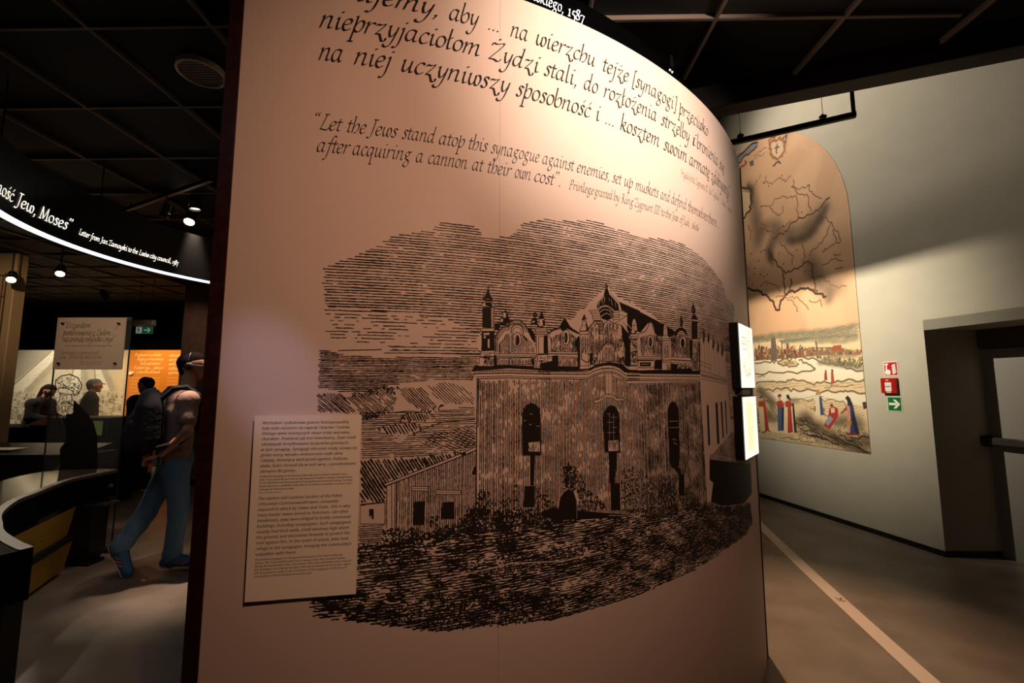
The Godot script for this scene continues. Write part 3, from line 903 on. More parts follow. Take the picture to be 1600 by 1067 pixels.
func text_wall() -> Image:
	var ink := Ink.new(512, 576, 1500.0, 1730.0, 1730.0, Image.FORMAT_RGB8, Color("c07a2a"))
	var pale := Color("f4dcae")
	var lines := ["Przybywam z daleka", "Kupcy ormiańscy,", "Żydzi wykształceni,", "Tatarzy, Szkoci", "i Włosi handlowali"]
	for i in 5:
		ink.word(hand, lines[i], 90.0 + (i % 3) * 60.0, 640.0 + (i % 2) * 60.0, 1610.0 - i * 88.0, 34, pale, 1.2)
		ink.word(hand, ["tolerancja i prawa", "w tym kraju", "wolności miast", "szlachta i król", "ziemie polskie"][i], 800.0, 1330.0 + (i % 2) * 50.0, 1600.0 - i * 88.0, 34, pale, 1.2)
	for i in 9:
		ink.word(hand, "the towns of the land were open to traders" if i % 2 else "merchants came from many lands to settle", 70.0, 640.0, 1150.0 - i * 66.0, 22, Color("e0b478"), 1.0)
		ink.word(hand, "and under the king they kept their rights" if i % 2 else "in the market squares all spoke together", 790.0, 1400.0, 1150.0 - i * 66.0, 22, Color("e0b478"), 1.0)
	for i in 5:
		ink.word(hand, lines[4 - i], 110.0, 640.0, 480.0 - i * 90.0, 34, pale, 1.2)
	return ink.im


func build_counters() -> void:
	# the curved showcase: an arc of glass with a pale rim on a black apron
	var sc := thing("curved_showcase", "crescent shaped black display counter with a glass top and pale brown rim", "display counter")
	var inner := [Vector2(-3.70, -4.25), Vector2(-3.70, -3.92), Vector2(-3.668, -3.736), Vector2(-3.467, -3.313), Vector2(-3.371, -3.11), Vector2(-3.13, -2.81), Vector2(-2.89, -2.60), Vector2(-2.714, -2.457), Vector2(-2.489, -2.317), Vector2(-2.302, -2.218)]
	var back := [Vector2(-3.95, -4.31), Vector2(-4.30, -4.16), Vector2(-4.22, -3.74), Vector2(-3.95, -3.30), Vector2(-3.74, -3.0), Vector2(-3.45, -2.68), Vector2(-3.12, -2.42), Vector2(-2.86, -2.27), Vector2(-2.62, -2.16), Vector2(-2.37, -2.07)]
	var pts_i := []
	var pts_b := []
	for i in 9:
		for k in 4:
			pts_i.append((inner[i] as Vector2).cubic_interpolate(inner[i + 1], inner[maxi(i - 1, 0)], inner[mini(i + 2, 9)], k / 4.0))
			pts_b.append((back[i] as Vector2).cubic_interpolate(back[i + 1], back[maxi(i - 1, 0)], back[mini(i + 2, 9)], k / 4.0))
	pts_i.append(inner[9])
	pts_b.append(back[9])
	var top := surf()
	var rim := surf()
	var apron := surf()
	var at := func(v: Vector2, h: float) -> Vector3: return Vector3(v.x, h, v.y)
	for i in range(pts_i.size() - 1):
		var a: Vector2 = pts_i[i]
		var b: Vector2 = pts_i[i + 1]
		var ab: Vector2 = pts_b[i]
		var bb: Vector2 = pts_b[i + 1]
		var ra := a.lerp(ab, minf(0.3, 0.05 / maxf(a.distance_to(ab), 0.01)))
		var rb := b.lerp(bb, minf(0.3, 0.05 / maxf(b.distance_to(bb), 0.01)))
		var low := at.call((a + bb) * 0.5, 0.5) as Vector3
		face(top, [at.call(ra, 0.796), at.call(rb, 0.796), at.call(bb, 0.796), at.call(ab, 0.796)], low)
		face(top, [at.call(ra, 0.78), at.call(rb, 0.78), at.call(bb, 0.78), at.call(ab, 0.78)], low + Vector3.UP)
		face(rim, [at.call(a, 0.80), at.call(b, 0.80), at.call(rb, 0.80), at.call(ra, 0.80)], low)
		face(rim, [at.call(a, 0.80), at.call(b, 0.80), at.call(b, 0.775), at.call(a, 0.775)], low)
		face(apron, [at.call(a, 0.775), at.call(b, 0.775), at.call(b.lerp(bb, 0.1), 0.56), at.call(a.lerp(ab, 0.1), 0.56)], low)
		face(apron, [at.call(ab, 0.79), at.call(bb, 0.79), at.call(bb, 0.56), at.call(ab, 0.56)], low)
		face(apron, [at.call(a.lerp(ab, 0.1), 0.56), at.call(b.lerp(bb, 0.1), 0.56), at.call(bb, 0.56), at.call(ab, 0.56)], low + Vector3.UP)
		face(apron, [at.call(a, 0.774), at.call(b, 0.774), at.call(bb, 0.774), at.call(ab, 0.774)], low)
	for e in [0, pts_i.size() - 1]:
		face(apron, [at.call(pts_i[e], 0.775), at.call(pts_b[e], 0.775), at.call(pts_b[e], 0.56), at.call(pts_i[e], 0.56)], at.call(pts_i[18], 0.6))
	part("glass_top", top, paint("4a4238", 0.1, 0.0, 0.8), sc)
	part("rim", rim, paint("54443a", 0.45), sc)
	part("apron", apron, paint("060505", 0.7, 0.0, 0.2), sc)
	var st := surf()
	slab(st, PackedVector2Array([Vector2(0, 0), Vector2(0.20, 0), Vector2(0.24, 0.1), Vector2(0.24, 0.56), Vector2(-0.06, 0.56), Vector2(-0.02, 0.1)]), Vector3(-4.02, 0.0, -4.12), Vector3.RIGHT, Vector3.UP, Vector3(0, 0, -0.16))
	part("pedestal", st, paint("0b0909", 0.5), sc)
	st = surf()
	box(st, P(-2.48, 2.2, 0.28), Vector3(0.26, 0.56, 0.1), 0.006)
	part("pedestal", st, paint("0b0909", 0.5), sc)
	wide_box("floor_foot", sc, -2.72, -2.36, 2.14, 2.28, 0.0, 0.03, paint("6a5a4c", 0.5), 0.004)
	wide_box("floor_foot", sc, -4.2, -3.72, 4.06, 4.22, 0.0, 0.03, paint("0b0909", 0.5), 0.004)
	# printed slanted panels beneath
	var dr := Ink.new(256, 192, 560.0, 400.0, 400.0, Image.FORMAT_RGB8, Color("a8842c"))
	dr.hatch(PackedVector2Array([Vector2(60, 60), Vector2(330, 40), Vector2(300, 220), Vector2(90, 250)]), 24, 26, 7, 0.02, 9.0, Color("3a2a10"))
	dr.hatch(PackedVector2Array([Vector2(40, 40), Vector2(250, 20), Vector2(180, 120), Vector2(60, 140)]), -20, 22, 7, 0.0, 9.0, Color("2c200c"))
	var bm := printed(dr.im, 0.6)
	for k in [[0.30, 0.535, "printed_panel"], [0.03, 0.26, "printed_panel"]]:
		part(k[2], sheet(Vector3(-3.42, k[0], -3.05), Vector3(-3.80, k[0], -3.92), Vector3(-3.80, k[1], -3.98), Vector3(-3.42, k[1], -3.11)), bm, sc)
	st = surf()
	box(st, Vector3(-3.63, 0.28, -3.53), Vector3(1.0, 0.05, 0.08), 0.006, Basis(Vector3(-0.38, 0, -0.87).normalized(), Vector3.UP, Vector3(0.87, 0, -0.38).normalized()))
	part("shelf_rail", st, paint("0b0909", 0.5), sc)
	st = surf()
	rod(st, P(-3.76, 4.2, 0.66), P(-3.70, 4.2, 0.66), 0.018, 0.018, 10)
	part("knob", st, paint("8a8176", 0.3, 0.7), sc)
	wide_box("side_shelf", sc, -3.86, -3.66, 4.10, 4.26, 0.50, 0.52, paint("3a322c", 0.4), 0.003)

	# the second desk behind it
	var dk := thing("display_desk", "low dark red display desk with a sloping pale top behind the crescent counter", "display desk")
	part("top", sheet(P(-6.2, 4.7, 0.87), P(-4.5, 4.7, 0.87), P(-4.62, 5.2, 0.93), P(-6.2, 5.2, 0.93)), paint("2c2924", 0.2, 0.0, 0.6), dk)
	st = surf()
	slab(st, PackedVector2Array([Vector2(-6.2, 0.0), Vector2(-4.55, 0.0), Vector2(-4.5, 0.86), Vector2(-6.2, 0.86)]), P(0, 4.7, 0), Vector3.RIGHT, Vector3.UP, Vector3(0, 0, -0.45))
	part("body", st, paint("2a0e0a", 0.5), dk)
	wide_box("edge_lip", dk, -6.2, -4.49, 4.68, 4.72, 0.835, 0.872, black, 0.004)
	wide_box("paper", dk, -5.75, -5.35, 4.8, 5.0, 0.895, 0.905, paint("d8ccb4", 0.6), 0.001)
	st = surf()
	rod(st, P(-4.88, 4.64, 0.55), P(-4.56, 4.64, 0.82), 0.018, 0.018, 6)
	part("brace", st, paint("5a3018", 0.5), dk)

	# black cabinet with a lit glass niche behind the printed robe
	var cb := thing("display_cabinet", "tall black display cabinet with a greenish lit glass niche behind the glass pane", "display cabinet")
	wide_box("body", cb, -6.22, -5.42, 6.0, 6.5, 0.0, 1.16, paint("0d0c0b", 0.45), 0.01)
	wide_box("niche_glass", cb, -5.68, -5.48, 5.985, 6.0, 0.93, 1.12, glow("6f7a3c", 0.22, "5a6038"), 0.003)
	wide_box("lower_niche_glass", cb, -5.72, -5.50, 5.985, 6.0, 0.42, 0.54, glow("7a8044", 0.2, "5a6038"), 0.003)
	wide_box("shelf_line", cb, -5.72, -5.44, 5.97, 6.0, 0.86, 0.89, paint("3a2c20", 0.5), 0.003)
	# long black counter before the mural
	var lc := thing("long_counter", "long black counter in front of the crowd mural", "counter")
	wide_box("body", lc, -12.0, -6.5, 7.3, 7.9, 0.0, 0.90, paint("070606", 0.7, 0.0, 0.2), 0.01)
	wide_box("worktop", lc, -12.0, -6.46, 7.26, 7.92, 0.90, 0.925, paint("0a0909", 0.6, 0.0, 0.2), 0.004)
	# book rest on it; the pink light on it is put into its colour
	var bk := thing("book_rest", "pinkish lit sloping book rest standing on the long black counter", "book rest")
	part("slope", sheet(P(-7.95, 7.32, 0.955), P(-6.95, 7.32, 0.955), P(-7.0, 7.62, 1.09), P(-7.9, 7.62, 1.09)), paint("c98a72", 0.5), bk)
	wide_box("stand", bk, -7.9, -7.0, 7.33, 7.66, 0.925, 0.95, paint("5a3428", 0.5), 0.004)
	wide_box("back_board", bk, -7.9, -7.0, 7.62, 7.66, 0.95, 1.085, paint("5a3428", 0.5), 0.004)


# ------------------------------------------------------------------ visitors
func hand_shape(w: Vector3, dir: Vector3, palm: Vector3, side: Vector3, curl: float) -> Array:
	# w wrist, dir towards the fingers, palm the way the palm faces, side towards the thumb
	var o := []
	o.append([w, w + dir * 0.07, 0.026, 0.036, palm, 0.55])
	o.append([w + dir * 0.05 + side * 0.02, w + dir * 0.085 + side * 0.01, 0.02, 0.03, palm, 0.6])
	var len := [0.07, 0.078, 0.072, 0.056]
	for i in 4:
		var b := w + dir * 0.088 + side * (0.030 - 0.019 * i)
		var d1 := (dir + palm * curl * 0.7).normalized()
		var d2 := (dir + palm * curl * 2.2).normalized()
		var m: Vector3 = b + d1 * len[i] * 0.5
		var e: Vector3 = m + d2 * len[i] * 0.5
		o.append([b, m, 0.0092, 0.0086])
		o.append([m, e, 0.0086, 0.0072])
	var t0 := w + dir * 0.03 + side * 0.03
	var t1 := t0 + (dir * 0.6 + side * 0.8 + palm * 0.3).normalized() * 0.04
	o.append([t0, t1, 0.013, 0.0105])
	o.append([t1, t1 + (dir * 0.95 + side * 0.25 + palm * 0.35).normalized() * 0.03, 0.0105, 0.0085])
	return o


# J holds joints in the figure's own space (y up, facing +x); L the look
func figure(called: String, label: String, at: Vector3, turn: float, J: Dictionary, L: Dictionary) -> Node3D:
	var o := thing(called, label, "person", "", at, turn)
	var skin := paint(L.skin, 0.5)
	skin.subsurf_scatter_enabled = true
	skin.subsurf_scatter_strength = 0.1
	var st := surf()
	var head: Vector3 = J.head
	var f: Vector3 = J.look
	var rt := f.cross(Vector3.UP).normalized()
	var up := rt.cross(f).normalized()
	var X := Vector3.RIGHT
	# body: trunk, arms and legs in one skin
	blob(st, [
		[J.neck - Vector3.UP * 0.06, J.neck + (head - J.neck) * 0.55, 0.058, 0.055], [J.chest, J.neck - Vector3.UP * 0.1, 0.12, 0.10, X, 0.66], [J.pelvis, J.chest, 0.115, 0.12, X, 0.7],
		[J.chest + Vector3.UP * 0.12, J.sl, 0.07, 0.052], [J.chest + Vector3.UP * 0.12, J.sr, 0.07, 0.052],
		[J.sl, J.el, 0.046, 0.038], [J.sr, J.er, 0.046, 0.038], [J.el, J.wl, 0.039, 0.026], [J.er, J.wr, 0.039, 0.026],
		[J.pelvis, J.hl, 0.1, 0.08], [J.pelvis, J.hr, 0.1, 0.08], [J.hl, J.kl, 0.078, 0.05], [J.hr, J.kr, 0.078, 0.05], [J.kl, J.al, 0.05, 0.035], [J.kr, J.ar, 0.05, 0.035],
	], 0.014, 0.03)
	# head with a face
	var e := 0.031
	blob(st, [
		[head - f * 0.018 + up * 0.018, head + f * 0.018 + up * 0.025, 0.092, 0.086, rt, 0.86], [head + up * -0.02 + f * 0.035, head + f * 0.062 - up * 0.078, 0.066, 0.036, rt, 0.9],
		[head + f * 0.088 + up * 0.012, head + f * 0.112 - up * 0.022, 0.009, 0.0135], [head + f * 0.098 - up * 0.03 + rt * 0.01, head + f * 0.098 - up * 0.03 - rt * 0.01, 0.008, 0.008],
		[head + f * 0.084 + up * 0.022 + rt * e, head + f * 0.09 + up * 0.022 - rt * e, 0.012, 0.012], [head + f * 0.092 - up * 0.054 + rt * 0.018, head + f * 0.092 - up * 0.054 - rt * 0.018, 0.0075, 0.0075],
		[head + f * 0.09 - up * 0.064 + rt * 0.014, head + f * 0.09 - up * 0.064 - rt * 0.014, 0.008, 0.008], [head + f * 0.075 - up * 0.094, head + f * 0.078 - up * 0.09, 0.02, 0.02],
		[head - f * 0.008 + rt * 0.083 + up * 0.012, head - f * 0.0 + rt * 0.085 - up * 0.03, 0.016, 0.009, rt, 0.5], [head - f * 0.008 - rt * 0.083 + up * 0.012, head - rt * 0.085 - up * 0.03, 0.016, 0.009, rt, 0.5],
		[head - up * 0.06 - f * 0.01, J.neck - Vector3.UP * 0.01, 0.052, 0.056],
	], 0.007, 0.012)
	for k in [["wl", "hand_l"], ["wr", "hand_r"]]:
		var h: Array = J[k[1]]
		blob(st, hand_shape(J[k[0]], h[0], h[1], h[2], h[3]), 0.005, 0.006)
	part("body", st, skin, o)
	# eyes
	for s in [-1.0, 1.0]:
		st = surf()
		var c: Vector3 = head + f * 0.083 + up * 0.003 + rt * 0.031 * s
		lathe(st, [Vector2(0.0, 0.012), Vector2(0.006, 0.010), Vector2(0.010, 0.004), Vector2(0.0115, -0.004)], c, f, 8)
		part("eye", st, paint("2a211c", 0.2), o)
	# hair
	st = surf()
	var hp := [[head - f * 0.024 + up * 0.032, head + f * 0.012 + up * 0.05, 0.095, 0.082, rt, 0.88], [head - f * 0.05 + up * 0.02, head - f * 0.05 - up * 0.045, 0.07, 0.05, rt, 0.95]]
	if L.has("long_hair"):
		hp.append([head - f * 0.07, head - f * 0.09 - up * 0.2, 0.07, 0.045])
	if L.has("quiff"):
		hp.append([head + f * 0.03 + up * 0.088, head + f * 0.075 + up * 0.075, 0.034, 0.024])
		hp.append([head - f * 0.08 + up * 0.05, head - f * 0.1 + up * 0.03, 0.03, 0.018])
	if L.has("cap"):
		hp.append([head + f * 0.04 + up * 0.06, head + f * 0.13 + up * 0.045, 0.05, 0.03, up, 0.3])
	blob(st, hp, 0.009, 0.015)
	part("cap" if L.has("cap") else "hair", st, paint(L.hair, 0.95, 0.0, 0.2), o)
	# upper garment
	st = surf()
	var cut: float = 1.0 if L.long else 0.62
	var g: float = L.loose
	var gp := [[J.chest + Vector3.UP * 0.05, J.neck - Vector3.UP * 0.07, 0.165 + g, 0.115 + g, X, 0.68], [J.pelvis + Vector3.UP * L.hem, J.chest, 0.155 + g, 0.16 + g, X, 0.74],
		[J.chest + Vector3.UP * 0.13, J.sl, 0.1, 0.075 + g], [J.chest + Vector3.UP * 0.13, J.sr, 0.1, 0.075 + g], [J.sl, J.sl.lerp(J.el, cut), 0.074 + g, 0.064 + g], [J.sr, J.sr.lerp(J.er, cut), 0.074 + g, 0.064 + g]]
	if L.long:
		gp.append([J.el, J.el.lerp(J.wl, 0.94), 0.062 + g, 0.042 + g])
		gp.append([J.er, J.er.lerp(J.wr, 0.94), 0.062 + g, 0.042 + g])
	if L.has("hood"):
		gp.append([J.neck - X * 0.07 - Vector3.UP * 0.03, J.neck - X * 0.1 + Vector3.UP * 0.03, 0.08, 0.06])
	for w in L.get("folds", []):
		gp.append(w)
	blob(st, gp, 0.014, 0.035)
	part(L.get("top_name", "jacket"), st, cloth(L.top, 2), o)
	# trousers
	st = surf()
	blob(st, [[J.pelvis + Vector3.UP * 0.07, J.pelvis - Vector3.UP * 0.02, 0.145, 0.15, X, 0.82], [J.pelvis, J.hl, 0.13, 0.105], [J.pelvis, J.hr, 0.13, 0.105], [J.hl, J.kl, 0.1, 0.075], [J.hr, J.kr, 0.1, 0.075],
		[J.kl, J.al + Vector3.UP * 0.01, 0.073, 0.064], [J.kr, J.ar + Vector3.UP * 0.01, 0.073, 0.064], [J.kl.lerp(J.al, 0.35), J.kl.lerp(J.al, 0.4), 0.078, 0.07], [J.al + Vector3(0.0, 0.04, 0), J.al + Vector3(0.03, 0.03, 0), 0.062, 0.055], [J.ar + Vector3(0, 0.04, 0), J.ar + Vector3(0.02, 0.05, 0), 0.062, 0.055]], 0.014, 0.03)
	part("trousers", st, cloth(L.legs, 5), o)
	for k in [["al", "tl"], ["ar", "tr"]]:
		var a: Vector3 = J[k[0]]
		var t: Vector3 = J[k[1]]
		var fd := (t - a).normalized()
		var dn := (Vector3.DOWN - fd * fd.dot(Vector3.DOWN)).normalized()
		st = surf()
		var heel := a - fd * 0.035 + dn * 0.045
		blob(st, [[heel, t, 0.045, 0.036], [a, a + dn * 0.03 + fd * 0.02, 0.05, 0.05], [t, t + fd * 0.02 + dn * 0.005, 0.04, 0.03], [a + fd * 0.05, t, 0.048, 0.036]], 0.009, 0.02)
		var shoe := part("shoe", st, paint(L.shoe, 0.6), o)
		st = surf()
		blob(st, [[heel + dn * 0.028, t + dn * 0.022, 0.04, 0.043, dn, 0.42], [t + dn * 0.02, t + fd * 0.022 + dn * 0.018, 0.042, 0.03, dn, 0.42]], 0.008, 0.01)
		part("sole", st, paint(L.sole, 0.6), shoe)
		if L.has("stripe"):
			var sd := fd.cross(dn).normalized()
			for s in [-1.0, 1.0]:
				st = surf()
				for j in 3:
					var q: Vector3 = a.lerp(t, 0.30 + 0.16 * j) + dn * 0.012
					rod(st, q + sd * 0.046 * s, q + sd * 0.036 * s - dn * 0.03 + fd * 0.03, 0.008, 0.006, 6)
				part("stripe", st, paint(L.stripe, 0.5), shoe)
	return o


func cloth(c: String, seed_: int) -> StandardMaterial3D:
	var m := paint(c, 0.9)
	m.rim_enabled = true
	m.rim = 0.1
	var n := FastNoiseLite.new()
	n.seed = seed_
	n.frequency = 0.02
	n.fractal_octaves = 3
	var t := NoiseTexture2D.new()
	t.width = 256
	t.height = 256
	t.seamless = true
	t.as_normal_map = true
	t.bump_strength = 3.5
	t.noise = n
	m.normal_enabled = true
	m.normal_texture = t
	m.normal_scale = 0.7
	m.uv1_triplanar = true
	m.uv1_scale = Vector3.ONE * 2.2
	return m


func build_people() -> void:
	# the walking visitor: joints as offsets from the point under his pelvis, turned into the figure's own axes
	var O := Vector3(-2.985, 0, -4.0)
	var yaw := 0.6
	var W := {
		"head": Vector3(0.068, 1.757, -0.03), "look": Vector3(0.93, -0.05, -0.36).normalized(), "neck": Vector3(0.045, 1.57, -0.02), "chest": Vector3(0.02, 1.31, -0.01), "pelvis": Vector3(0.0, 0.93, 0.0),
		"sr": Vector3(0.155, 1.455, 0.10), "sl": Vector3(-0.125, 1.46, -0.12), "er": Vector3(0.205, 1.19, 0.15), "el": Vector3(-0.25, 1.20, -0.04), "wr": Vector3(0.025, 1.005, 0.20), "wl": Vector3(-0.12, 0.965, 0.17),
		"hr": Vector3(0.06, 0.885, 0.06), "hl": Vector3(-0.06, 0.885, -0.05), "kr": Vector3(0.09, 0.50, 0.03), "kl": Vector3(-0.18, 0.48, 0.05), "ar": Vector3(0.05, 0.105, 0.02), "al": Vector3(-0.285, 0.23, 0.15),
		"tr": Vector3(0.235, 0.055, 0.0), "tl": Vector3(-0.195, 0.05, 0.17),
	}
	var H := [Vector3(-0.90, -0.40, 0.10).normalized(), Vector3(0.38, -0.85, -0.25).normalized(), Vector3(-0.15, 0.1, 0.95).normalized(), Vector3(0.75, -0.5, 0.35).normalized(), Vector3(-0.4, -0.3, 0.85).normalized(), Vector3(0.2, 0.9, 0.3).normalized()]
	var inv := Basis(Vector3.UP, -yaw)
	var J := {}
	for k: String in W:
		J[k] = inv * (W[k] as Vector3)
	J["hand_r"] = [inv * H[0], inv * H[1], inv * H[2], 0.55]
	J["hand_l"] = [inv * H[3], inv * H[4], inv * H[5], 0.5]
	var man := figure("person", "man walking away in a brown t-shirt and blue jeans with hands clasped behind him", O, yaw, J, {
		"skin": "b07a5c", "hair": "120c0a", "long": false, "loose": 0.0, "hem": 0.02, "top": "8e6c60", "top_name": "t_shirt", "legs": "5c7f9f", "shoe": "2a5a86", "sole": "d8d2c8", "stripe": "d0622c", "quiff": true,
		"folds": [[Vector3(0.05, 0.98, 0.11), Vector3(0.08, 1.10, 0.09), 0.05, 0.03], [Vector3(-0.04, 0.97, 0.13), Vector3(0.05, 1.03, 0.14), 0.045, 0.03], [Vector3(-0.10, 0.98, 0.02), Vector3(-0.07, 1.1, 0.06), 0.045, 0.03]],
	})
	var hd: Vector3 = J.head
	var lk: Vector3 = J.look
	var rt := lk.cross(Vector3.UP).normalized()
	var st := surf()
	var arc := []
	for k in 13:
		var a := PI * k / 12.0
		arc.append(hd + rt * cos(a) * 0.094 + Vector3.UP * (0.02 + sin(a) * 0.108) - lk * 0.005)
	tube(st, arc, 0.006, 6)
	var hp := part("headphones", st, satin, man)
	hp.set_meta("label", "black over-ear headphones")
	for s in [-1.0, 1.0]:
		st = surf()
		lathe(st, [Vector2(0, 0.022), Vector2(0.026, 0.02), Vector2(0.033, 0.008), Vector2(0.031, -0.008), Vector2(0.0, -0.008)], hd + rt * 0.095 * s - Vector3.UP * 0.008, rt * s, 16)
		part("ear_cushion", st, black, hp)
	st = surf()
	for s in [-1.0, 1.0]:
		rod(st, hd + rt * 0.086 * s + Vector3.UP * 0.012, hd + rt * 0.058 * s + lk * 0.105 + Vector3.UP * 0.008, 0.0025, 0.0025, 5)
		var ring_ := []
		for k in 11:
			var a := TAU * k / 10.0
			ring_.append(hd + lk * 0.108 + rt * (0.032 * s + cos(a) * 0.022) + Vector3.UP * (0.004 + sin(a) * 0.016))
		tube(st, ring_, 0.002, 5)
	part("glasses", st, black, man)
	st = surf()
	var nk := []
	for k in 9:
		var a := PI * k / 8.0
		nk.append(J.neck + Vector3(-0.03 - 0.06 * sin(a), 0.0 - 0.015 * sin(a), 0.085 * cos(a)))
	tube(st, nk, 0.006, 6)
	part("lanyard", st, black, man)

	# his backpack
	var bp := thing("backpack", "black backpack worn by the walking man in the brown t-shirt", "backpack", "", Vector3(-2.955, 0, -3.99), 0.8)
	st = surf()
	blob(st, [[Vector3(-0.225, 1.15, -0.0), Vector3(-0.22, 1.44, -0.0), 0.135, 0.12, Vector3.RIGHT, 0.72], [Vector3(-0.235, 1.13, 0.07), Vector3(-0.225, 1.38, 0.06), 0.105, 0.09], [Vector3(-0.235, 1.13, -0.07), Vector3(-0.225, 1.38, -0.06), 0.105, 0.09], [Vector3(-0.30, 1.14, 0.0), Vector3(-0.29, 1.28, 0.0), 0.10, 0.08]], 0.014, 0.05)
	part("bag", st, cloth("0c0b0c", 7), bp)
	st = surf()
	blob(st, [[Vector3(-0.335, 1.11, 0.04), Vector3(-0.33, 1.24, 0.04), 0.075, 0.07, Vector3.RIGHT, 0.6], [Vector3(-0.335, 1.11, -0.04), Vector3(-0.33, 1.24, -0.04), 0.075, 0.07, Vector3.RIGHT, 0.6]], 0.012, 0.03)
	part("front_pocket", st, cloth("100e0f", 8), bp)
	for s in [-1.0, 1.0]:
		st = surf()
		var sp := [Vector3(-0.16, 1.46, 0.08 * s), Vector3(-0.08, 1.555, 0.12 * s), Vector3(0.0, 1.565, 0.135 * s), Vector3(0.085, 1.50, 0.15 * s), Vector3(0.125, 1.38, 0.16 * s), Vector3(0.10, 1.22, 0.185 * s), Vector3(-0.02, 1.10, 0.185 * s), Vector3(-0.17, 1.06, 0.15 * s)]
		var prims := []
		for i in range(sp.size() - 1):
			prims.append([sp[i], sp[i + 1], 0.021, 0.021])
		blob(st, prims, 0.009, 0.012)
		part("strap", st, cloth("0a0909", 9), bp)
	st = surf()
	tube(st, [Vector3(-0.2, 1.52, -0.03), Vector3(-0.2, 1.56, -0.02), Vector3(-0.2, 1.56, 0.02), Vector3(-0.2, 1.52, 0.03)], 0.008, 6)
	part("grab_loop", st, black, bp)

	# the three visitors further off share one standing pose
	var stand := {
		"head": Vector3(0.03, 1.60, 0), "look": Vector3(1, -0.08, 0).normalized(), "neck": Vector3(-0.01, 1.44, 0), "chest": Vector3(-0.02, 1.19, 0), "pelvis": Vector3(0, 0.88, 0),
		"sr": Vector3(0, 1.345, 0.18), "sl": Vector3(0, 1.345, -0.18), "er": Vector3(-0.03, 1.09, 0.23), "el": Vector3(-0.03, 1.09, -0.23), "wr": Vector3(0.12, 0.93, 0.17), "wl": Vector3(0.12, 0.93, -0.17),
		"hr": Vector3(0, 0.84, 0.085), "hl": Vector3(0, 0.84, -0.085), "kr": Vector3(0.03, 0.46, 0.1), "kl": Vector3(0.02, 0.46, -0.1), "ar": Vector3(-0.02, 0.1, 0.1), "al": Vector3(-0.01, 0.1, -0.1), "tr": Vector3(0.14, 0.045, 0.12), "tl": Vector3(0.14, 0.045, -0.12),
		"hand_r": [Vector3(0.75, -0.55, -0.2).normalized(), Vector3(-0.2, -0.3, -0.9).normalized(), Vector3(0.4, 0.85, 0).normalized(), 0.4], "hand_l": [Vector3(0.75, -0.55, 0.2).normalized(), Vector3(-0.2, -0.3, 0.9).normalized(), Vector3(0.4, 0.85, 0).normalized(), 0.4],
	}
	figure("person", "young dark-haired man in black seen in profile before the orange text wall", P(-5.62, 6.85, 0), PI, stand, {"skin": "c08a6c", "hair": "15100e", "long": true, "loose": 0.035, "hem": 0.0, "top": "0c0b0b", "legs": "121014", "shoe": "18161a", "sole": "6a645c", "hood": true, "quiff": true})
	var lean := stand.duplicate()
	lean.head = Vector3(0.22, 1.50, 0.02)
	lean.look = Vector3(0.9, -0.42, 0.1).normalized()
	lean.neck = Vector3(0.12, 1.36, 0)
	lean.chest = Vector3(0.07, 1.13, 0)
	lean.sr = Vector3(0.1, 1.27, 0.17)
	lean.sl = Vector3(0.1, 1.27, -0.17)
	lean.er = Vector3(0.12, 1.03, 0.21)
	lean.el = Vector3(0.12, 1.03, -0.21)
	lean.wr = Vector3(0.33, 0.99, 0.15)
	lean.wl = Vector3(0.33, 0.99, -0.15)
	figure("person", "woman in a dark red-brown jacket leaning over the long counter before the crowd mural", P(-8.83, 8.25, 0), 0.15, lean, {"skin": "b5806a", "hair": "2a1712", "long": true, "loose": 0.02, "hem": 0.0, "top": "1d1314", "legs": "17151a", "shoe": "1c1a1c", "sole": "4a4644", "long_hair": true, "folds": [[lean.neck - Vector3(0.05, 0.05, 0), lean.neck - Vector3(-0.06, 0.16, 0), 0.06, 0.05]]})
	figure("person", "older man in a dark grey coat and grey-blue cap, seen from behind at the mural", P(-7.80, 8.25, 0), 0.75, stand, {"skin": "b98a76", "hair": "6f7682", "long": true, "loose": 0.03, "hem": -0.06, "top": "34302e", "legs": "1c1b1f", "shoe": "1a1a1c", "sole": "3a3836", "cap": true})


# ------------------------------------------------------------------ shapes
func surf() -> SurfaceTool:
	var st := SurfaceTool.new()
	st.begin(Mesh.PRIMITIVE_TRIANGLES)
	return st


# one flat face, turned so that its front looks away from «inside»
func face(st: SurfaceTool, p: Array, inside: Vector3) -> void:
	var n: Vector3 = (p[1] - p[0]).cross(p[2] - p[0])
	if n.length_squared() < 1e-14 and p.size() > 3:
		n = (p[2] - p[0]).cross(p[3] - p[0])
	var q := p.duplicate()
	if n.dot(p[0] - inside) > 0.0:
		q.reverse()
		n = -n
	st.set_smooth_group(-1)
	st.set_normal(-n.normalized())
	for i in range(1, q.size() - 1):
		for v in [q[0], q[i], q[i + 1]]:
			st.add_vertex(v)


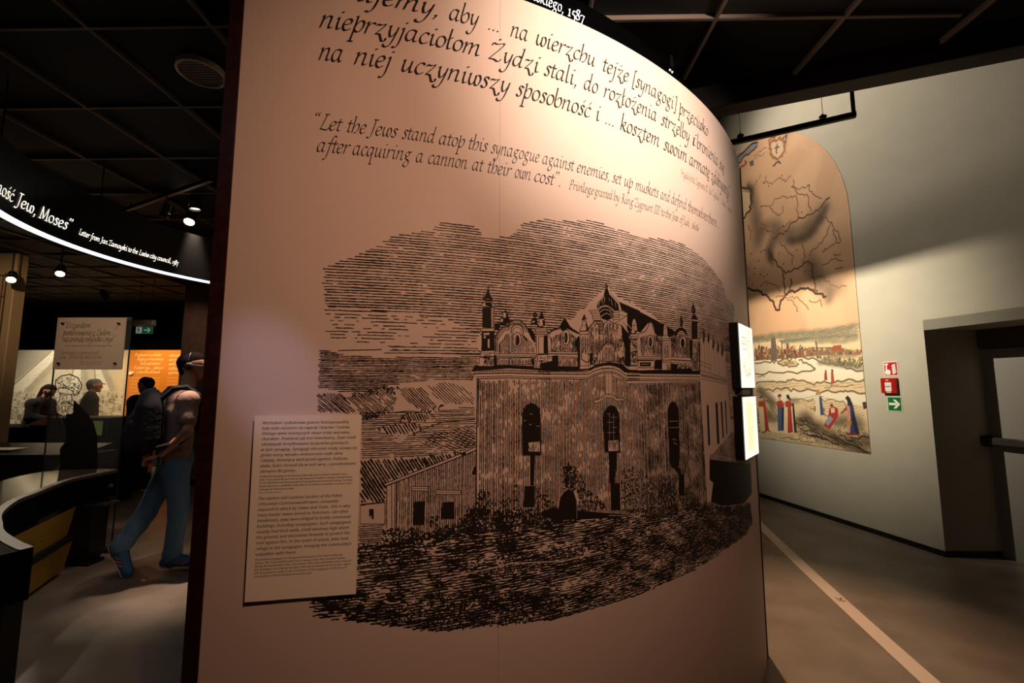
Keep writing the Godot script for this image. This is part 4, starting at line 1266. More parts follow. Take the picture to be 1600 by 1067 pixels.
# a box with chamfered edges
func box(st: SurfaceTool, at: Vector3, size: Vector3, b := 0.004, basis := Basis.IDENTITY) -> void:
	var h := size * 0.5
	b = minf(b, minf(h.x, minf(h.y, h.z)) * 0.45)
	var ax := [Vector3.RIGHT, Vector3.UP, Vector3.BACK]
	var pt := func(s: Vector3, flat: int) -> Vector3:
		var v := Vector3.ZERO
		for i in 3:
			v[i] = s[i] * (h[i] - (0.0 if i == flat else b))
		return at + basis * v
	for i in 3:
		var j := (i + 1) % 3
		var k := (i + 2) % 3
		for s in [-1.0, 1.0]:
			var c := []
			for t in [[-1.0, -1.0], [1.0, -1.0], [1.0, 1.0], [-1.0, 1.0]]:
				var v := Vector3.ZERO
				v[i] = s
				v[j] = t[0]
				v[k] = t[1]
				c.append(pt.call(v, i))
			face(st, c, at)
			for s2 in [-1.0, 1.0]:
				var e := []
				for t2 in [[-1.0, i], [1.0, i], [1.0, j], [-1.0, j]]:
					var v2 := Vector3.ZERO
					v2[i] = s
					v2[j] = s2
					v2[k] = t2[0]
					e.append(pt.call(v2, t2[1]))
				face(st, e, at)
	for sx in [-1.0, 1.0]:
		for sy in [-1.0, 1.0]:
			for sz in [-1.0, 1.0]:
				var v3 := Vector3(sx, sy, sz)
				face(st, [pt.call(v3, 0), pt.call(v3, 1), pt.call(v3, 2)], at)


func frame_of(dir: Vector3) -> Basis:
	var y := dir.normalized()
	var x := y.cross(Vector3.UP if absf(y.y) < 0.95 else Vector3.RIGHT).normalized()
	return Basis(x, y, x.cross(y))


func tube(st: SurfaceTool, pts: Array, radius: float, sides := 10) -> void:
	for i in range(pts.size() - 1):
		rod(st, pts[i], pts[i + 1], radius, radius, sides)


func rod(st: SurfaceTool, a: Vector3, b: Vector3, ra: float, rb: float, sides := 12) -> void:
	var f := frame_of(b - a)
	var mid := (a + b) * 0.5
	var ca := []
	var cb := []
	for i in sides:
		var u := TAU * i / sides
		var o := f.x * cos(u) + f.z * sin(u)
		ca.append(a + o * ra)
		cb.append(b + o * rb)
	for i in sides:
		var j := (i + 1) % sides
		face(st, [ca[i], ca[j], cb[j], cb[i]], mid)
	if ra > 0.0:
		face(st, ca, mid)
	if rb > 0.0:
		face(st, cb, mid)


# a lathed profile (radius, height) round the axis «up» through «at»
func lathe(st: SurfaceTool, prof: Array, at: Vector3, up: Vector3, sides := 20) -> void:
	var f := frame_of(up)
	for k in range(prof.size() - 1):
		var p: Vector2 = prof[k]
		var q: Vector2 = prof[k + 1]
		var inn := at + f.y * (p.y + q.y) * 0.5
		if p.x < q.x and absf(p.y - q.y) < 1e-4:
			inn += f.y * 0.01
		for i in sides:
			var u := TAU * i / sides
			var v := TAU * (i + 1) / sides
			var a := f.x * cos(u) + f.z * sin(u)
			var b := f.x * cos(v) + f.z * sin(v)
			face(st, [at + a * p.x + f.y * p.y, at + b * p.x + f.y * p.y, at + b * q.x + f.y * q.y, at + a * q.x + f.y * q.y], inn)


# a flat outline given in (u, v), with thickness along w
func slab(st: SurfaceTool, outline: PackedVector2Array, at: Vector3, u: Vector3, v: Vector3, w: Vector3) -> void:
	var ix := Geometry2D.triangulate_polygon(outline)
	var mid := at + w * 0.5
	for i in range(0, ix.size(), 3):
		var a := at + u * outline[ix[i]].x + v * outline[ix[i]].y
		var b := at + u * outline[ix[i + 1]].x + v * outline[ix[i + 1]].y
		var c := at + u * outline[ix[i + 2]].x + v * outline[ix[i + 2]].y
		var g := (a + b + c) / 3.0
		face(st, [a, b, c], g + w)
		face(st, [a + w, b + w, c + w], g)
	var cw := Geometry2D.is_polygon_clockwise(outline)
	for i in outline.size():
		var p := outline[i]
		var q := outline[(i + 1) % outline.size()]
		var out2 := Vector2(q.y - p.y, p.x - q.x) * (-1.0 if cw else 1.0)
		var m2 := (p + q) * 0.5 - out2.normalized() * 0.001
		face(st, [at + u * p.x + v * p.y, at + u * q.x + v * q.y, at + u * q.x + v * q.y + w, at + u * p.x + v * p.y + w], at + u * m2.x + v * m2.y + w * 0.5)
	if mid == at:
		pass


# a sheet with a picture: corners bottom left, bottom right, top right, top left as they are read
func sheet(bl: Vector3, br: Vector3, tr: Vector3, tl: Vector3) -> ArrayMesh:
	var st := surf()
	var n := (br - bl).cross(tl - bl).normalized()
	for k in [[bl, Vector2(0, 1)], [tl, Vector2(0, 0)], [tr, Vector2(1, 0)], [bl, Vector2(0, 1)], [tr, Vector2(1, 0)], [br, Vector2(1, 1)]]:
		st.set_normal(n)
		st.set_uv(k[1])
		st.add_vertex(k[0])
	return st.commit()


# soft bodies: tapered capsules joined by a smooth minimum and meshed as surface nets
# each prim: [a, b, ra, rb] or [a, b, ra, rb, axis, squeeze]
func blob(st: SurfaceTool, prims: Array, cell: float, k: float) -> void:
	var lo := Vector3.INF
	var hi := -Vector3.INF
	for p in prims:
		var r := maxf(p[2], p[3]) * 1.15 + cell * 2.0 + k
		for q in [p[0], p[1]]:
			lo = lo.min(q - Vector3.ONE * r)
			hi = hi.max(q + Vector3.ONE * r)
	var n := Vector3i(((hi - lo) / cell).ceil()) + Vector3i.ONE
	var sy := n.x
	var sz := n.x * n.y
	var f := PackedFloat32Array()
	f.resize(sz * n.z)
	f.fill(1.0)
	for p in prims:
		var a: Vector3 = p[0]
		var b: Vector3 = p[1]
		var ra: float = p[2]
		var rb: float = p[3]
		var ax: Vector3 = p[4] if p.size() > 4 else Vector3.ZERO
		var sq: float = 1.0 / p[5] - 1.0 if p.size() > 4 else 0.0
		var r := maxf(ra, rb) * 1.15 + cell * 2.0 + k
		var c0 := Vector3i(((a.min(b) - Vector3.ONE * r - lo) / cell).floor()).clamp(Vector3i.ZERO, n - Vector3i.ONE)
		var c1 := Vector3i(((a.max(b) + Vector3.ONE * r - lo) / cell).ceil()).clamp(Vector3i.ZERO, n - Vector3i.ONE)
		var ab := b - a
		var l2 := maxf(ab.length_squared(), 1e-9)
		for z in range(c0.z, c1.z + 1):
			for y in range(c0.y, c1.y + 1):
				var at := z * sz + y * sy
				for x in range(c0.x, c1.x + 1):
					var v := lo + Vector3(x, y, z) * cell - a
					var t := clampf(v.dot(ab) / l2, 0.0, 1.0)
					var e := v - ab * t
					if sq != 0.0:
						e += ax * (e.dot(ax) * sq)
					var d := e.length() - lerpf(ra, rb, t)
					var o := f[at + x]
					var h := maxf(k - absf(o - d), 0.0)
					f[at + x] = minf(o, d) - h * h / (4.0 * k)
	var vid := PackedInt32Array()
	vid.resize(f.size())
	vid.fill(-1)
	var verts := PackedVector3Array()
	var offs := [0, 1, sy, sy + 1, sz, sz + 1, sz + sy, sz + sy + 1]
	var edges := [[0, 1], [2, 3], [4, 5], [6, 7], [0, 2], [1, 3], [4, 6], [5, 7], [0, 4], [1, 5], [2, 6], [3, 7]]
	for z in n.z - 1:
		for y in n.y - 1:
			for x in n.x - 1:
				var i := z * sz + y * sy + x
				var c0 := f[i]
				if c0 > cell * 2.0 or c0 < -cell * 2.0:
					continue
				var neg := 0
				for o: int in offs:
					if f[i + o] < 0.0:
						neg += 1
				if neg == 0 or neg == 8:
					continue
				var s := Vector3.ZERO
				var m := 0
				for e: Array in edges:
					var fa := f[i + offs[e[0]]]
					var fb := f[i + offs[e[1]]]
					if (fa < 0.0) != (fb < 0.0):
						var t := fa / (fa - fb)
						var pa := Vector3(e[0] & 1, (e[0] >> 1) & 1, e[0] >> 2)
						var pb := Vector3(e[1] & 1, (e[1] >> 1) & 1, e[1] >> 2)
						s += pa.lerp(pb, t)
						m += 1
				vid[i] = verts.size()
				verts.append(lo + (Vector3(x, y, z) + s / m) * cell)
	var quads := []
	for z in range(1, n.z - 1):
		for y in range(1, n.y - 1):
			for x in range(1, n.x - 1):
				var i := z * sz + y * sy + x
				var inside := f[i] < 0.0
				if (f[i + 1] < 0.0) != inside:
					quads.append([vid[i - sy - sz], vid[i - sz], vid[i], vid[i - sy], inside])
				if (f[i + sy] < 0.0) != inside:
					quads.append([vid[i - 1 - sz], vid[i - 1], vid[i], vid[i - sz], inside])
				if (f[i + sz] < 0.0) != inside:
					quads.append([vid[i - 1 - sy], vid[i - sy], vid[i], vid[i - 1], inside])
	var nrm := PackedVector3Array()
	nrm.resize(verts.size())
	var tris := PackedInt32Array()
	for q: Array in quads:
		if q[0] < 0 or q[1] < 0 or q[2] < 0 or q[3] < 0:
			continue
		var o := [q[3], q[2], q[1], q[0]] if q[4] else [q[0], q[1], q[2], q[3]]
		for t in [[0, 1, 2], [0, 2, 3]]:
			var A := verts[o[t[0]]]
			var w := -(verts[o[t[1]]] - A).cross(verts[o[t[2]]] - A)
			for j in 3:
				nrm[o[t[j]]] += w
				tris.append(o[t[j]])
	for t in tris:
		st.set_normal(nrm[t].normalized())
		st.add_vertex(verts[t])


# ------------------------------------------------------------------ scene tree
func numbered(called: String) -> String:
	if not has_node(called):
		return called
	var i := 1
	while has_node("%s_%03d" % [called, i]):
		i += 1
	return "%s_%03d" % [called, i]


func part(called: String, shape, m: Material, parent: Node3D = null) -> MeshInstance3D:
	var o := MeshInstance3D.new()
	o.mesh = shape.commit() if shape is SurfaceTool else shape
	if m:
		o.material_override = m
	o.cast_shadow = GeometryInstance3D.SHADOW_CASTING_SETTING_ON
	if parent:
		var name_ := called
		var i := 1
		while parent.has_node(name_):
			name_ = "%s_%03d" % [called, i]
			i += 1
		o.name = name_
		parent.add_child(o, true)
	else:
		o.name = numbered(called)
		add_child(o)
	return o


func thing(called: String, label: String, category: String, group := "", at := Vector3.ZERO, turn := 0.0) -> Node3D:
	var o := Node3D.new()
	o.name = numbered(called)
	add_child(o)
	o.position = at
	o.rotation.y = turn
	return tag(o, label, category, group)


func tag(o: Node3D, label: String, category: String, group := "") -> Node3D:
	o.set_meta("label", label)
	o.set_meta("category", category)
	if group:
		o.set_meta("group", group)
	return o


func struct(called: String, shape, m: Material, label: String, category: String) -> MeshInstance3D:
	var o := part(called, shape, m)
	o.set_meta("kind", "structure")
	tag(o, label, category)
	return o


func paint(c: String, rough := 0.6, metal := 0.0, spec := 0.5) -> StandardMaterial3D:
	var m := StandardMaterial3D.new()
	m.albedo_color = Color(c)
	m.roughness = rough
	m.metallic = metal
	m.metallic_specular = spec
	return m


func glow(c: String, energy: float, base := "202020") -> StandardMaterial3D:
	var m := paint(base, 0.4)
	m.emission_enabled = true
	m.emission = Color(c)
	m.emission_energy_multiplier = energy
	return m


func printed(im: Image, rough := 0.5, tint := "ffffff") -> StandardMaterial3D:
	var m := paint(tint, rough)
	m.albedo_texture = ImageTexture.create_from_image(im)
	m.texture_repeat = false
	return m


func grain(c1: String, c2: String, freq: float, scale: float, rough := 0.6, seed_ := 1, size := 256) -> StandardMaterial3D:
	var n := FastNoiseLite.new()
	n.seed = seed_
	n.frequency = freq
	n.fractal_octaves = 4
	var t := NoiseTexture2D.new()
	t.width = size
	t.height = size
	t.seamless = true
	t.noise = n
	var g := Gradient.new()
	g.colors = PackedColorArray([Color(c1), Color(c2)])
	g.offsets = PackedFloat32Array([0.25, 0.75])
	t.color_ramp = g
	var m := paint("ffffff", rough)
	m.albedo_texture = t
	m.uv1_triplanar = true
	m.uv1_world_triplanar = true
	m.uv1_scale = Vector3.ONE * scale
	return m


# ------------------------------------------------------------------ drawing flat print into images
class Ink:
	var im: Image
	var kx := 1.0
	var ky := 1.0
	var top := 0.0
	var rng := RandomNumberGenerator.new()
	var n1 := FastNoiseLite.new()
	var n2 := FastNoiseLite.new()

	func _init(w: int, h: int, wide: float, high: float, top_: float, fmt: int, paper: Color) -> void:
		im = Image.create(w, h, false, fmt)
		im.fill(paper)
		kx = w / wide
		ky = h / high
		top = top_
		rng.seed = 7
		n1.seed = 3
		n1.frequency = 0.011
		n2.seed = 9
		n2.frequency = 0.05

	func poly(p: PackedVector2Array, c: Color) -> void:
		var n := p.size()
		var q := PackedVector2Array()
		q.resize(n)
		var lo := 1e9
		var hi := -1e9
		for i in n:
			var v := Vector2(p[i].x * kx, (top - p[i].y) * ky)
			q[i] = v
			lo = minf(lo, v.y)
			hi = maxf(hi, v.y)
		var y0 := maxi(0, int(ceil(lo - 0.5)))
		var y1 := mini(im.get_height() - 1, int(floor(hi - 0.5)))
		var wd := im.get_width()
		for y in range(y0, y1 + 1):
			var f := y + 0.5
			var xs := PackedFloat32Array()
			var a := q[n - 1]
			for b in q:
				if (a.y <= f) != (b.y <= f):
					xs.append(a.x + (b.x - a.x) * (f - a.y) / (b.y - a.y))
				a = b
			if xs.size() > 2:
				xs.sort()
			elif xs.size() == 2 and xs[0] > xs[1]:
				var t := xs[0]
				xs[0] = xs[1]
				xs[1] = t
			for i in range(0, xs.size() - 1, 2):
				var l := maxi(0, int(round(xs[i])))
				var r := mini(wd, int(round(xs[i + 1])))
				if r > l:
					im.fill_rect(Rect2i(l, y, r - l, 1), c)

	func seg(a: Vector2, b: Vector2, w: float, c: Color) -> void:
		var d := b - a
		if d.length_squared() < 1e-9:
			return
		d = d.normalized() * w * 0.5
		var m := Vector2(-d.y, d.x)
		poly(PackedVector2Array([a - d * 0.5 + m, b + d * 0.5 + m, b + d * 0.5 - m, a - d * 0.5 - m]), c)

	func line(p: PackedVector2Array, w: float, c: Color, closed := false) -> void:
		for i in range(p.size() - 1):
			seg(p[i], p[i + 1], w, c)
		if closed:
			seg(p[p.size() - 1], p[0], w, c)

	# engraver's lines across a polygon; they swell, break and waver
	func hatch(p: PackedVector2Array, ang: float, gap: float, wid: float, brk: float, wob: float, c: Color) -> void:
		var d := Vector2(cos(deg_to_rad(ang)), sin(deg_to_rad(ang)))
		var m := Vector2(-d.y, d.x)
		var lo := 1e9
		var hi := -1e9
		for v in p:
			lo = minf(lo, m.dot(v))
			hi = maxf(hi, m.dot(v))
		var t := lo + gap * 0.5
		while t < hi:
			var u := t + rng.randf_range(-0.12, 0.12) * gap
			var xs := PackedFloat32Array()
			var a := p[p.size() - 1]
			for b in p:
				var fa := m.dot(a) - u
				var fb := m.dot(b) - u
				if (fa <= 0.0) != (fb <= 0.0):
					xs.append(lerpf(d.dot(a), d.dot(b), fa / (fa - fb)))
				a = b
			xs.sort()
			for i in range(0, xs.size() - 1, 2):
				var e0 := xs[i] + rng.randf_range(-1.2, 1.2) * gap * 0.7
				var e1 := xs[i + 1] + rng.randf_range(-1.2, 1.2) * gap * 0.7
				var s := e0
				var step := 7.0
				var prev := Vector2.INF
				while s < e1:
					step = rng.randf_range(5.0, 9.0)
					var at := d * s + m * u
					var tone := 0.55 * n1.get_noise_2d(at.x * 0.7, at.y * 1.2) + 0.45 * n2.get_noise_2d(at.x, at.y * 3.0 + u) + rng.randf_range(-0.2, 0.2)
					var q := at + m * wob * (n2.get_noise_2d(at.x * 0.5, u * 2.0) * 1.6)
					if tone < brk:
						prev = Vector2.INF
					else:
						if prev != Vector2.INF:
							seg(prev, q, wid * clampf(0.95 + tone * 0.9, 0.4, 1.7), c)
						prev = q
					s += step
			t += gap

	func blots(p: PackedVector2Array, dens: float, c: Color) -> void:
		var box := Rect2(p[0], Vector2.ZERO)
		for v in p:
			box = box.expand(v)
		for i in int(box.get_area() * dens / 26.0):
			var at := box.position + Vector2(rng.randf(), rng.randf()) * box.size
			if not Geometry2D.is_point_in_polygon(at, p):
				continue
			var a := rng.randf() * TAU
			var l := rng.randf_range(3.0, 8.0)
			seg(at, at + Vector2(cos(a), sin(a)) * l, rng.randf_range(2.2, 5.0), c)

	func points(t: String) -> PackedVector2Array:
		var o := PackedVector2Array()
		for w in t.split(" ", false):
			var c := w.split(",")
			o.append(Vector2(float(c[0]), float(c[1])))
		return o

	func engrave(ops: Array, ink: Color, paper: Color) -> void:
		for o: String in ops:
			var ab := o.split("|")
			var k := ab[0].split(" ")
			var p := points(ab[1])
			match k[0]:
				"F": poly(p, ink)
				"W": poly(p, paper)
				"S": line(p, float(k[1]), ink)
				"P": line(p, float(k[1]), paper)
				"O": line(p, float(k[1]), ink, true)
				"H": hatch(p, float(k[1]), float(k[2]), float(k[3]), float(k[4]), float(k[5]), ink)
				"B": blots(p, float(k[1]), ink)

	# the same with colours of its own: F fill, S line, D soft wash along a line, C small coloured houses
	func colour(ops: Array) -> void:
		for o: String in ops:
			var ab := o.split("|")
			var k := ab[0].split(" ")
			var p := points(ab[1])
			match k[0]:
				"F": poly(p, Color(k[1]))
				"S": line(wander(p), float(k[1]), Color(k[2]))
				"H": hatch(p, float(k[1]), float(k[2]), float(k[3]), -0.35, 5.0, Color(k[4]))
				"D": wash(p, float(k[1]), Color(k[2]), float(k[3]))
				"C": houses(p, int(k[1]))

	func wander(p: PackedVector2Array) -> PackedVector2Array:
		var o := PackedVector2Array([p[0]])
		for i in range(p.size() - 1):
			var d := p[i + 1] - p[i]
			var m := Vector2(-d.y, d.x).normalized() * minf(d.length() * 0.14, 26.0)
			for j in range(1, 5):
				o.append(p[i] + d * j / 5.0 + m * rng.randf_range(-1.0, 1.0))
			o.append(p[i + 1])
		return o

	func wash(p: PackedVector2Array, r: float, c: Color, a: float) -> void:
		var d := int(r * kx * 2.0) + 3
		var b := Image.create(d, d, false, im.get_format())
		for y in d:
			for x in d:
				var q := clampf(1.0 - Vector2(x - d * 0.5, y - d * 0.5).length() / (d * 0.5), 0.0, 1.0)
				b.set_pixel(x, y, Color(c.r, c.g, c.b, a * 0.42 * q * sqrt(q)))
		for i in range(p.size() - 1):
			var n := maxi(2, int(p[i].distance_to(p[i + 1]) / (r * 0.28)))
			for j in n:
				var v := p[i].lerp(p[i + 1], float(j) / n) + Vector2(rng.randf_range(-0.2, 0.2), rng.randf_range(-0.2, 0.2)) * r
				im.blend_rect(b, Rect2i(0, 0, d, d), Vector2i(int(v.x * kx - d * 0.5), int((top - v.y) * ky - d * 0.5)))

	func houses(p: PackedVector2Array, kind: int) -> void:
		var tones := [["8a4634", "6f5a48", "b08a62", "4f4a48", "c9a87a", "7a3c30"], ["9a5440", "c4a074", "7c6c58", "5a5448", "a88860"], ["6c6a4c", "8a8060", "b89c70", "55523c", "a08858"]][kind] as Array
		var bx := Rect2(p[0], Vector2.ZERO)
		for v in p:
			bx = bx.expand(v)
		for i in int(bx.get_area() / 900.0):
			var at := bx.position + Vector2(rng.randf(), rng.randf()) * bx.size
			if Geometry2D.is_point_in_polygon(at, p):
				var w := rng.randf_range(12.0, 34.0)
				var h := rng.randf_range(20.0, 70.0) if kind == 0 else rng.randf_range(12.0, 34.0)
				poly(PackedVector2Array([at, at + Vector2(w, 0), at + Vector2(w, h), at + Vector2(w * 0.5, h + w * 0.5), at + Vector2(0, h)]), Color(tones[rng.randi() % tones.size()]))

	# a word in the broad-nib italic below, from x0 to x1 (or as wide as it falls when x1 is 0); returns its end
	func word(f: Dictionary, t: String, x0: float, x1: float, base: float, xh: float, c: Color, weight := 1.0) -> float:
		var full := 0.0
		for ch in t:
			full += glyph_width(f, ch)
		var k := xh / 100.0
		var kx_ := k if x1 <= 0.0 else (x1 - x0) / maxf(full + 8.0, 20.0)
		var x := 0.0
		var nib := Vector2(cos(0.72), sin(0.72)) * 11.2 * weight
		for ch in t:
			for s: PackedVector2Array in f.get(ch, f["."])[1]:
				var prev := Vector2.INF
				for q in s:
					if prev != Vector2.INF:
						var lean := 0.19
						var a := Vector2(x + prev.x + prev.y * lean, prev.y)
						var b := Vector2(x + q.x + q.y * lean, q.y)
						var e := (b - a).normalized() * 1.2
						var m := Vector2(-e.y, e.x) * 2.7 * weight
						a -= e
						b += e
						var sc := Vector2(kx_, k)
						var o := Vector2(x0, base)
						poly(PackedVector2Array([o + (a + nib) * sc, o + (b + nib) * sc, o + (b - nib) * sc, o + (a - nib) * sc]), c)
						poly(PackedVector2Array([o + (a + m) * sc, o + (b + m) * sc, o + (b - m) * sc, o + (a - m) * sc]), c)
					prev = q
			x += glyph_width(f, ch)
		return x0 + x * kx_

	func glyph_width(f: Dictionary, ch: String) -> float:
		return 36.0 if ch == " " else f.get(ch, f["."])[0]

	func sentence(f: Dictionary, t: String, x0: float, x1: float, base: float, xh: float, c: Color, weight := 1.0) -> void:
		word(f, t, x0, x1, base, xh, c, weight)

	# upright print from one of the engine's fonts, sheared into an italic
	func type(fonts: Dictionary, t: String, x0: float, x1: float, base: float, size: float, lean: float, c: Color, face := "Droid Sans") -> void:
		if not fonts.has(face):
			var sf := SystemFont.new()
			sf.font_names = PackedStringArray([face])
			fonts[face] = sf
		var tm := TextMesh.new()
		tm.font = fonts[face]
		tm.text = t
		tm.font_size = 64
		tm.pixel_size = 0.01
		tm.depth = 0.0
		tm.curve_step = 4.0
		tm.horizontal_alignment = HORIZONTAL_ALIGNMENT_LEFT
		tm.vertical_alignment = VERTICAL_ALIGNMENT_TOP
		if tm.get_surface_count() == 0:
			return
		var arr := tm.surface_get_arrays(0)
		var v: PackedVector3Array = arr[Mesh.ARRAY_VERTEX]
		var ix: PackedInt32Array = arr[Mesh.ARRAY_INDEX]
		var asc: float = sf_ascent(fonts[face])
		var wmax := 0.01
		for q in v:
			wmax = maxf(wmax, q.x)
		var k := size / 0.64
		var kk := k if x1 <= 0.0 else (x1 - x0) / wmax
		var o := PackedVector2Array()
		for q in v:
			var yy := (q.y + asc) * k
			o.append(Vector2(x0 + q.x * kk + yy * lean, base + yy))
		for bold in 2:
			var sh := Vector2(size * 0.03 * bold, 0.0)
			for i in range(0, ix.size() if ix.size() else v.size(), 3):
				if ix.size():
					poly(PackedVector2Array([o[ix[i]] + sh, o[ix[i + 1]] + sh, o[ix[i + 2]] + sh]), c)
				else:
					poly(PackedVector2Array([o[i] + sh, o[i + 1] + sh, o[i + 2] + sh]), c)

	func sf_ascent(f: Font) -> float:
		return f.get_ascent(64) * 0.01


func smooth_stroke(t: String) -> PackedVector2Array:
	var p := PackedVector2Array()
	for w in t.split(" ", false):
		var c := w.split(",")
		p.append(Vector2(float(c[0]), float(c[1])))
	if p.size() < 3:
		return p
	var o := PackedVector2Array()
	for i in range(p.size() - 1):
		var a := p[maxi(i - 1, 0)]
		var d := p[mini(i + 2, p.size() - 1)]
		for k in 5:
			o.append(p[i].cubic_interpolate(p[i + 1], a, d, k / 5.0))
	o.append(p[p.size() - 1])
	return o


# a broad-nib italic hand: advance, then strokes (x-height 100)
func italic_hand() -> Dictionary:
	var raw := {
		"a": "96 66,88 48,98 22,88 6,55 6,22 18,3 36,6 58,40 68,90/68,96 60,40 60,12 68,2 84,14",
		"b": "78 14,178 8,100 6,30 20,3 44,6 64,38 66,72 54,96 38,92 18,65/4,170 14,178",
		"c": "70 62,84 50,98 30,92 10,60 8,24 24,2 44,6 62,22",
		"d": "96 64,88 48,98 22,88 6,55 6,22 18,3 36,8 58,45/78,178 68,90 60,30 62,6 72,3 84,14/66,170 78,178",
		"e": "70 10,46 34,52 54,66 56,84 44,97 26,92 10,66 6,34 14,8 32,1 58,20",
		"f": "64 84,162 72,176 54,164 42,110 28,20 18,-45 4,-74 -14,-70/8,94 68,95",
		"g": "90 64,90 44,98 20,82 14,58 28,42 48,52 60,76 52,94/62,94 84,98/28,42 16,30 28,18 58,2 62,-30 40,-62 12,-62 2,-40 20,-14 44,4",
		"h": "82 18,178 12,80 6,0/8,40 34,86 54,98 68,80 64,36 44,4 30,2/8,170 18,178",
		"i": "50 8,84 20,96 17,50 18,14 26,2 44,16/26,138 32,145 38,142",
		"j": "46 12,84 26,96 20,30 10,-40 -8,-74 -26,-70/28,138 34,145 40,142",
		"k": "84 18,178 12,80 6,0/14,48 40,88 56,97 60,80 46,60 20,50/26,52 44,22 62,2 80,8/8,170 18,178",
		"l": "44 18,178 12,90 10,20 18,2 36,14/8,170 18,178",
		"ł": "50 20,178 14,90 12,20 20,2 38,14/0,76 40,108",
		"m": "136 6,84 18,96 14,50 8,0/12,50 36,88 54,98 62,86 56,40 52,0/58,50 82,88 100,98 108,86 104,40 104,12 112,2 128,14",
		"n": "96 6,84 18,96 14,50 8,0/12,50 36,88 56,98 66,86 62,40 60,12 68,2 86,14",
		"o": "76 38,97 18,86 6,52 10,16 28,2 50,12 64,46 62,80 46,97 36,96",
		"p": "80 20,132 14,40 6,-50 4,-78/12,40 36,88 54,98 68,84 66,46 50,10 30,2 14,14/-10,-78 22,-78/8,124 20,132",
		"q": "90 66,88 48,98 22,88 6,55 6,22 18,3 36,8 58,45/70,98 60,20 54,-78/42,-78 72,-76",
		"r": "66 6,84 18,96 14,50 8,0/12,50 34,86 52,97 64,88",
		"s": "60 54,84 40,98 22,92 20,72 36,52 42,26 30,4 12,2 2,16",
		"t": "52 24,128 18,60 14,18 22,2 42,12/0,94 50,95",
		"u": "94 6,86 18,96 14,50 14,16 26,2 44,20 62,60/68,96 62,40 62,12 70,2 86,14",
		"v": "70 6,86 18,96 20,50 20,4 44,30 62,70 58,94 48,96",
		"w": "104 6,86 16,96 10,40 20,4 38,10 54,50 56,90/54,60 54,20 66,2 84,16 94,60 84,92 70,94",
		"x": "80 6,84 22,96 40,50 60,2 76,14/70,96 8,2",
		"y": "82 6,86 18,96 16,50 26,8 44,20 62,60/70,96 58,20 40,-50 18,-80 -4,-76 -6,-60",
		"z": "86 8,78 14,92 36,88 66,96 12,10/12,10 38,12 50,-12 64,-40 86,-32 84,-12",
		"L": "104 58,162 40,80 22,10/18,8 50,3 88,2 98,26/38,162 78,164",
		"J": "70 52,162 40,60 28,-10 6,-38 -12,-28/30,162 80,164",
		"P": "96 40,160 26,70 14,0/0,0 34,0/22,150 60,164 88,140 80,100 50,82 32,88",
		"K": "112 38,160 24,70 12,0/22,162 56,162/0,0 32,0/92,160 50,110 28,84/40,92 70,30 98,0 116,6",
		"I": "52 34,160 22,70 12,0/18,162 52,162/-4,0 28,0",
		"Z": "116 12,128 20,152 50,148 106,160 8,6/8,6 44,10 80,-2 104,26",
		"M": "132 14,0 36,160/36,160 58,10/58,10 112,160/112,160 108,70 104,0/0,0 30,0/88,0 120,0",
		"T": "100 52,160 40,80 28,0/8,144 20,162 60,160 98,166/14,0 44,0",
		"U": "120 26,160 14,60 24,10 52,2 80,30 92,100 98,160/8,160 42,162/84,162 112,162",
		"1": "44 22,98 18,0/4,0 32,0/4,82 22,98",
		"2": "66 8,74 22,96 46,90 48,66 6,4/6,4 58,4",
		"3": "60 8,80 30,97 48,80 24,48 48,20 40,-40 4,-60",
		"5": "60 54,94 26,94 18,46/18,46 44,40 54,0 40,-46 4,-60",
		"6": "66 60,160 30,120 8,60 10,20 30,0 52,14 56,46 40,66 18,56",
		"7": "64 4,74 12,92 58,94/58,94 36,20 20,-70",
		"8": "68 34,76 14,104 22,138 46,142 54,116 34,76 10,44 8,16 26,0 50,8 56,40 34,76",
		",": "34 10,8 17,4 12,-14 2,-30", ".": "34 6,4 12,10 18,6/10,2 16,8", "…": "132 4,4 10,10 16,6/8,2 14,8/48,4 54,10 60,6/52,2 58,8/92,4 98,10 104,6/96,2 102,8",
		"[": "50 52,168 24,167/24,167 4,-34/4,-34 34,-35", "]": "50 26,168 52,167/52,167 32,-34/32,-34 4,-35",
		"“": "62 14,142 8,154 12,168 24,176/42,142 36,154 40,168 52,176", "”": "62 12,174 18,164 12,150 2,142/40,174 46,164 40,150 30,142", "-": "50 6,44 40,46",
	}
	var extra := {"ę": "e/34,0 20,-22 32,-38 46,-30", "ą": "a/66,0 52,-22 64,-38 78,-30", "ć": "c/42,126 62,158", "ś": "s/36,126 58,158", "ń": "n/40,126 60,158", "ó": "o/40,126 60,158", "ż": "z/36,132 42,139 48,136", "Ż": "Z/56,190 62,198 70,194", "Ł": "L/14,66 66,104"}
	for k: String in extra:
		var ab: String = extra[k]
		raw[k] = raw[ab.substr(0, 1)] + ab.substr(1)
	var font := {}
	for k: String in raw:
		var text: String = raw[k]
		var cut := text.find(" ")
		var strokes := []
		for s in text.substr(cut + 1).split("/"):
			strokes.append(smooth_stroke(s))
		font[k] = [float(text.substr(0, cut)), strokes]
	return font


